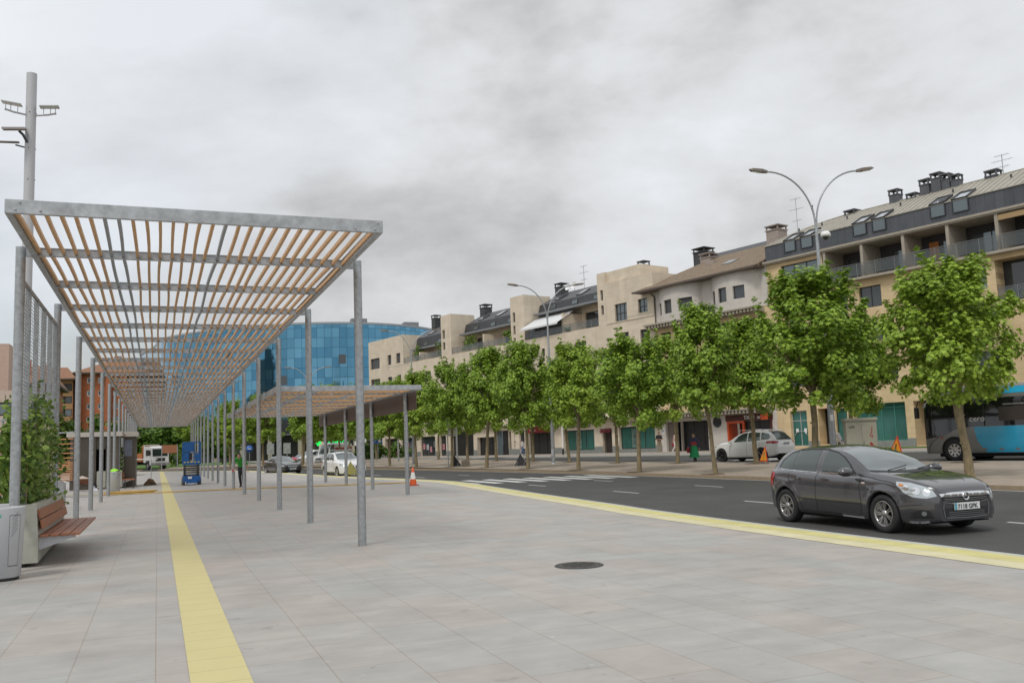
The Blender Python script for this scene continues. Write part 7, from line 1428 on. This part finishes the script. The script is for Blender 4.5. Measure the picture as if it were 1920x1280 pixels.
gn = clo('green_tshirt', (.03, .26, .03)); jn = clo('dark_trousers', (.03, .03, .035)); bk = clo('black_cloth', (.02, .02, .022)); kh = clo('khaki_trousers', (.28, .23, .16)); wh = clo('white_cloth', (.60, .55, .50)); pkc = clo('pink_cloth', (.55, .36, .32)); rd = clo('red_cloth', (.28, .03, .04)); eg = clo('emerald_cloth', (.01, .20, .07)); nv = clo('navy_cloth', (.03, .04, .09)); dn = clo('denim', (.10, .16, .28))
dkh = mat('dark_hair', (.03, .02, .015), .6); bnh = mat('brown_hair', (.17, .09, .045), .6); wshoe = mat('white_shoe', (.6, .6, .58), .6)
walk = dict(kneL=(.10, -.14, .52), ankL=(.10, -.20, .10), kneR=(-.10, .02, .50), ankR=(-.10, .26, .15), wrL=(.28, .12, .90), elL=(.25, .10, 1.14), wrR=(-.27, -.20, .95), elR=(-.24, -.02, 1.14))
person((3.78, 44.9, 0), rad(-25), 1.78, 'worker in green t-shirt and dark trousers walking bent forward behind a pergola post', gn, jn, dkh, dict(chest=(0, -.14, 1.24), neck=(0, -.26, 1.36), head=(0, -.36, 1.46), shL=(.2, -.2, 1.34), shR=(-.2, -.2, 1.34), elL=(.30, -.12, 1.08), wrL=(.34, -.12, .82), elR=(-.30, -.2, 1.08), wrR=(-.34, -.24, .82), kneL=(.1, -.1, .5), ankL=(.1, 0, .09), kneR=(-.1, .02, .5), ankR=(-.11, .2, .1)))
def fp(px_u, v, z=.3): return F(px_u, v, z)
person((38.6, 64.1, .3), rad(-20), 1.78, 'man in black t-shirt and khaki trousers standing at the corner of the green shop window', bk, kh, dkh, dict(elL=(.25, -.03, 1.15), wrL=(.08, -.22, 1.15), elR=(-.25, -.03, 1.15), wrR=(-.06, -.24, 1.12)), shoes=wshoe)
person((39.6, 63.3, .3), rad(60), 1.68, 'woman in pale pink clothes walking past the dark entrance with a bag', pkc, wh, dkh, walk, shoes=wshoe, bag=(rd, 'L'), sleeves='long')
person((29.0, 44.3, .1), rad(-70), 1.66, 'woman in dark top, red shawl and long green skirt crossing the median', nv, jn, bnh, walk, skirt=(eg, .28, .27), longhair=True, bag=(rd, 'R'), sleeves='long')
m = MB(); a = rad(-70); n = 16; vs = []
for i in range(4):
    for j in range(n): t = 2*math.pi*j/n; r = .155+.008*i; vs.append((r*math.cos(t)*1.12, r*math.sin(t)*.85, 1.2-.07*i))
m.add(vs, [(i*n+j, (i+1)*n+j, (i+1)*n+(j+1) % n, i*n+(j+1) % n) for i in range(3) for j in range(n)], 0, True)
q = [o for o in bpy.data.objects if o.get('label', '').startswith('woman in dark top')][0]; m.build('shawl', rd, q)
person((33.9, 82.6, .3), rad(80), 1.62, 'woman in white top and jeans walking behind a tree trunk near the vertical letters', wh, dn, dkh, walk)
for x, y, rz, tp, lg, hr, lb in ((25.9, 121, 20, bk, wh, dkh, 'pedestrian in black top and pale shorts beside the round bush'), (29.2, 121.5, 60, rd, bk, dkh, 'pedestrian in red top right of the parking sign'), (30.2, 122, -60, nv, dn, dkh, 'pedestrian in navy top in the distant group'), (31.0, 121, 10, nv, rd, bnh, 'pedestrian with red trousers in the distant group'), (35.0, 120.5, 30, wh, kh, bnh, 'pedestrian in pale clothes by the shop posters')):
    person((x, y, .05), rad(rz), 1.7, lb, tp, lg, hr, walk, vox=.02)
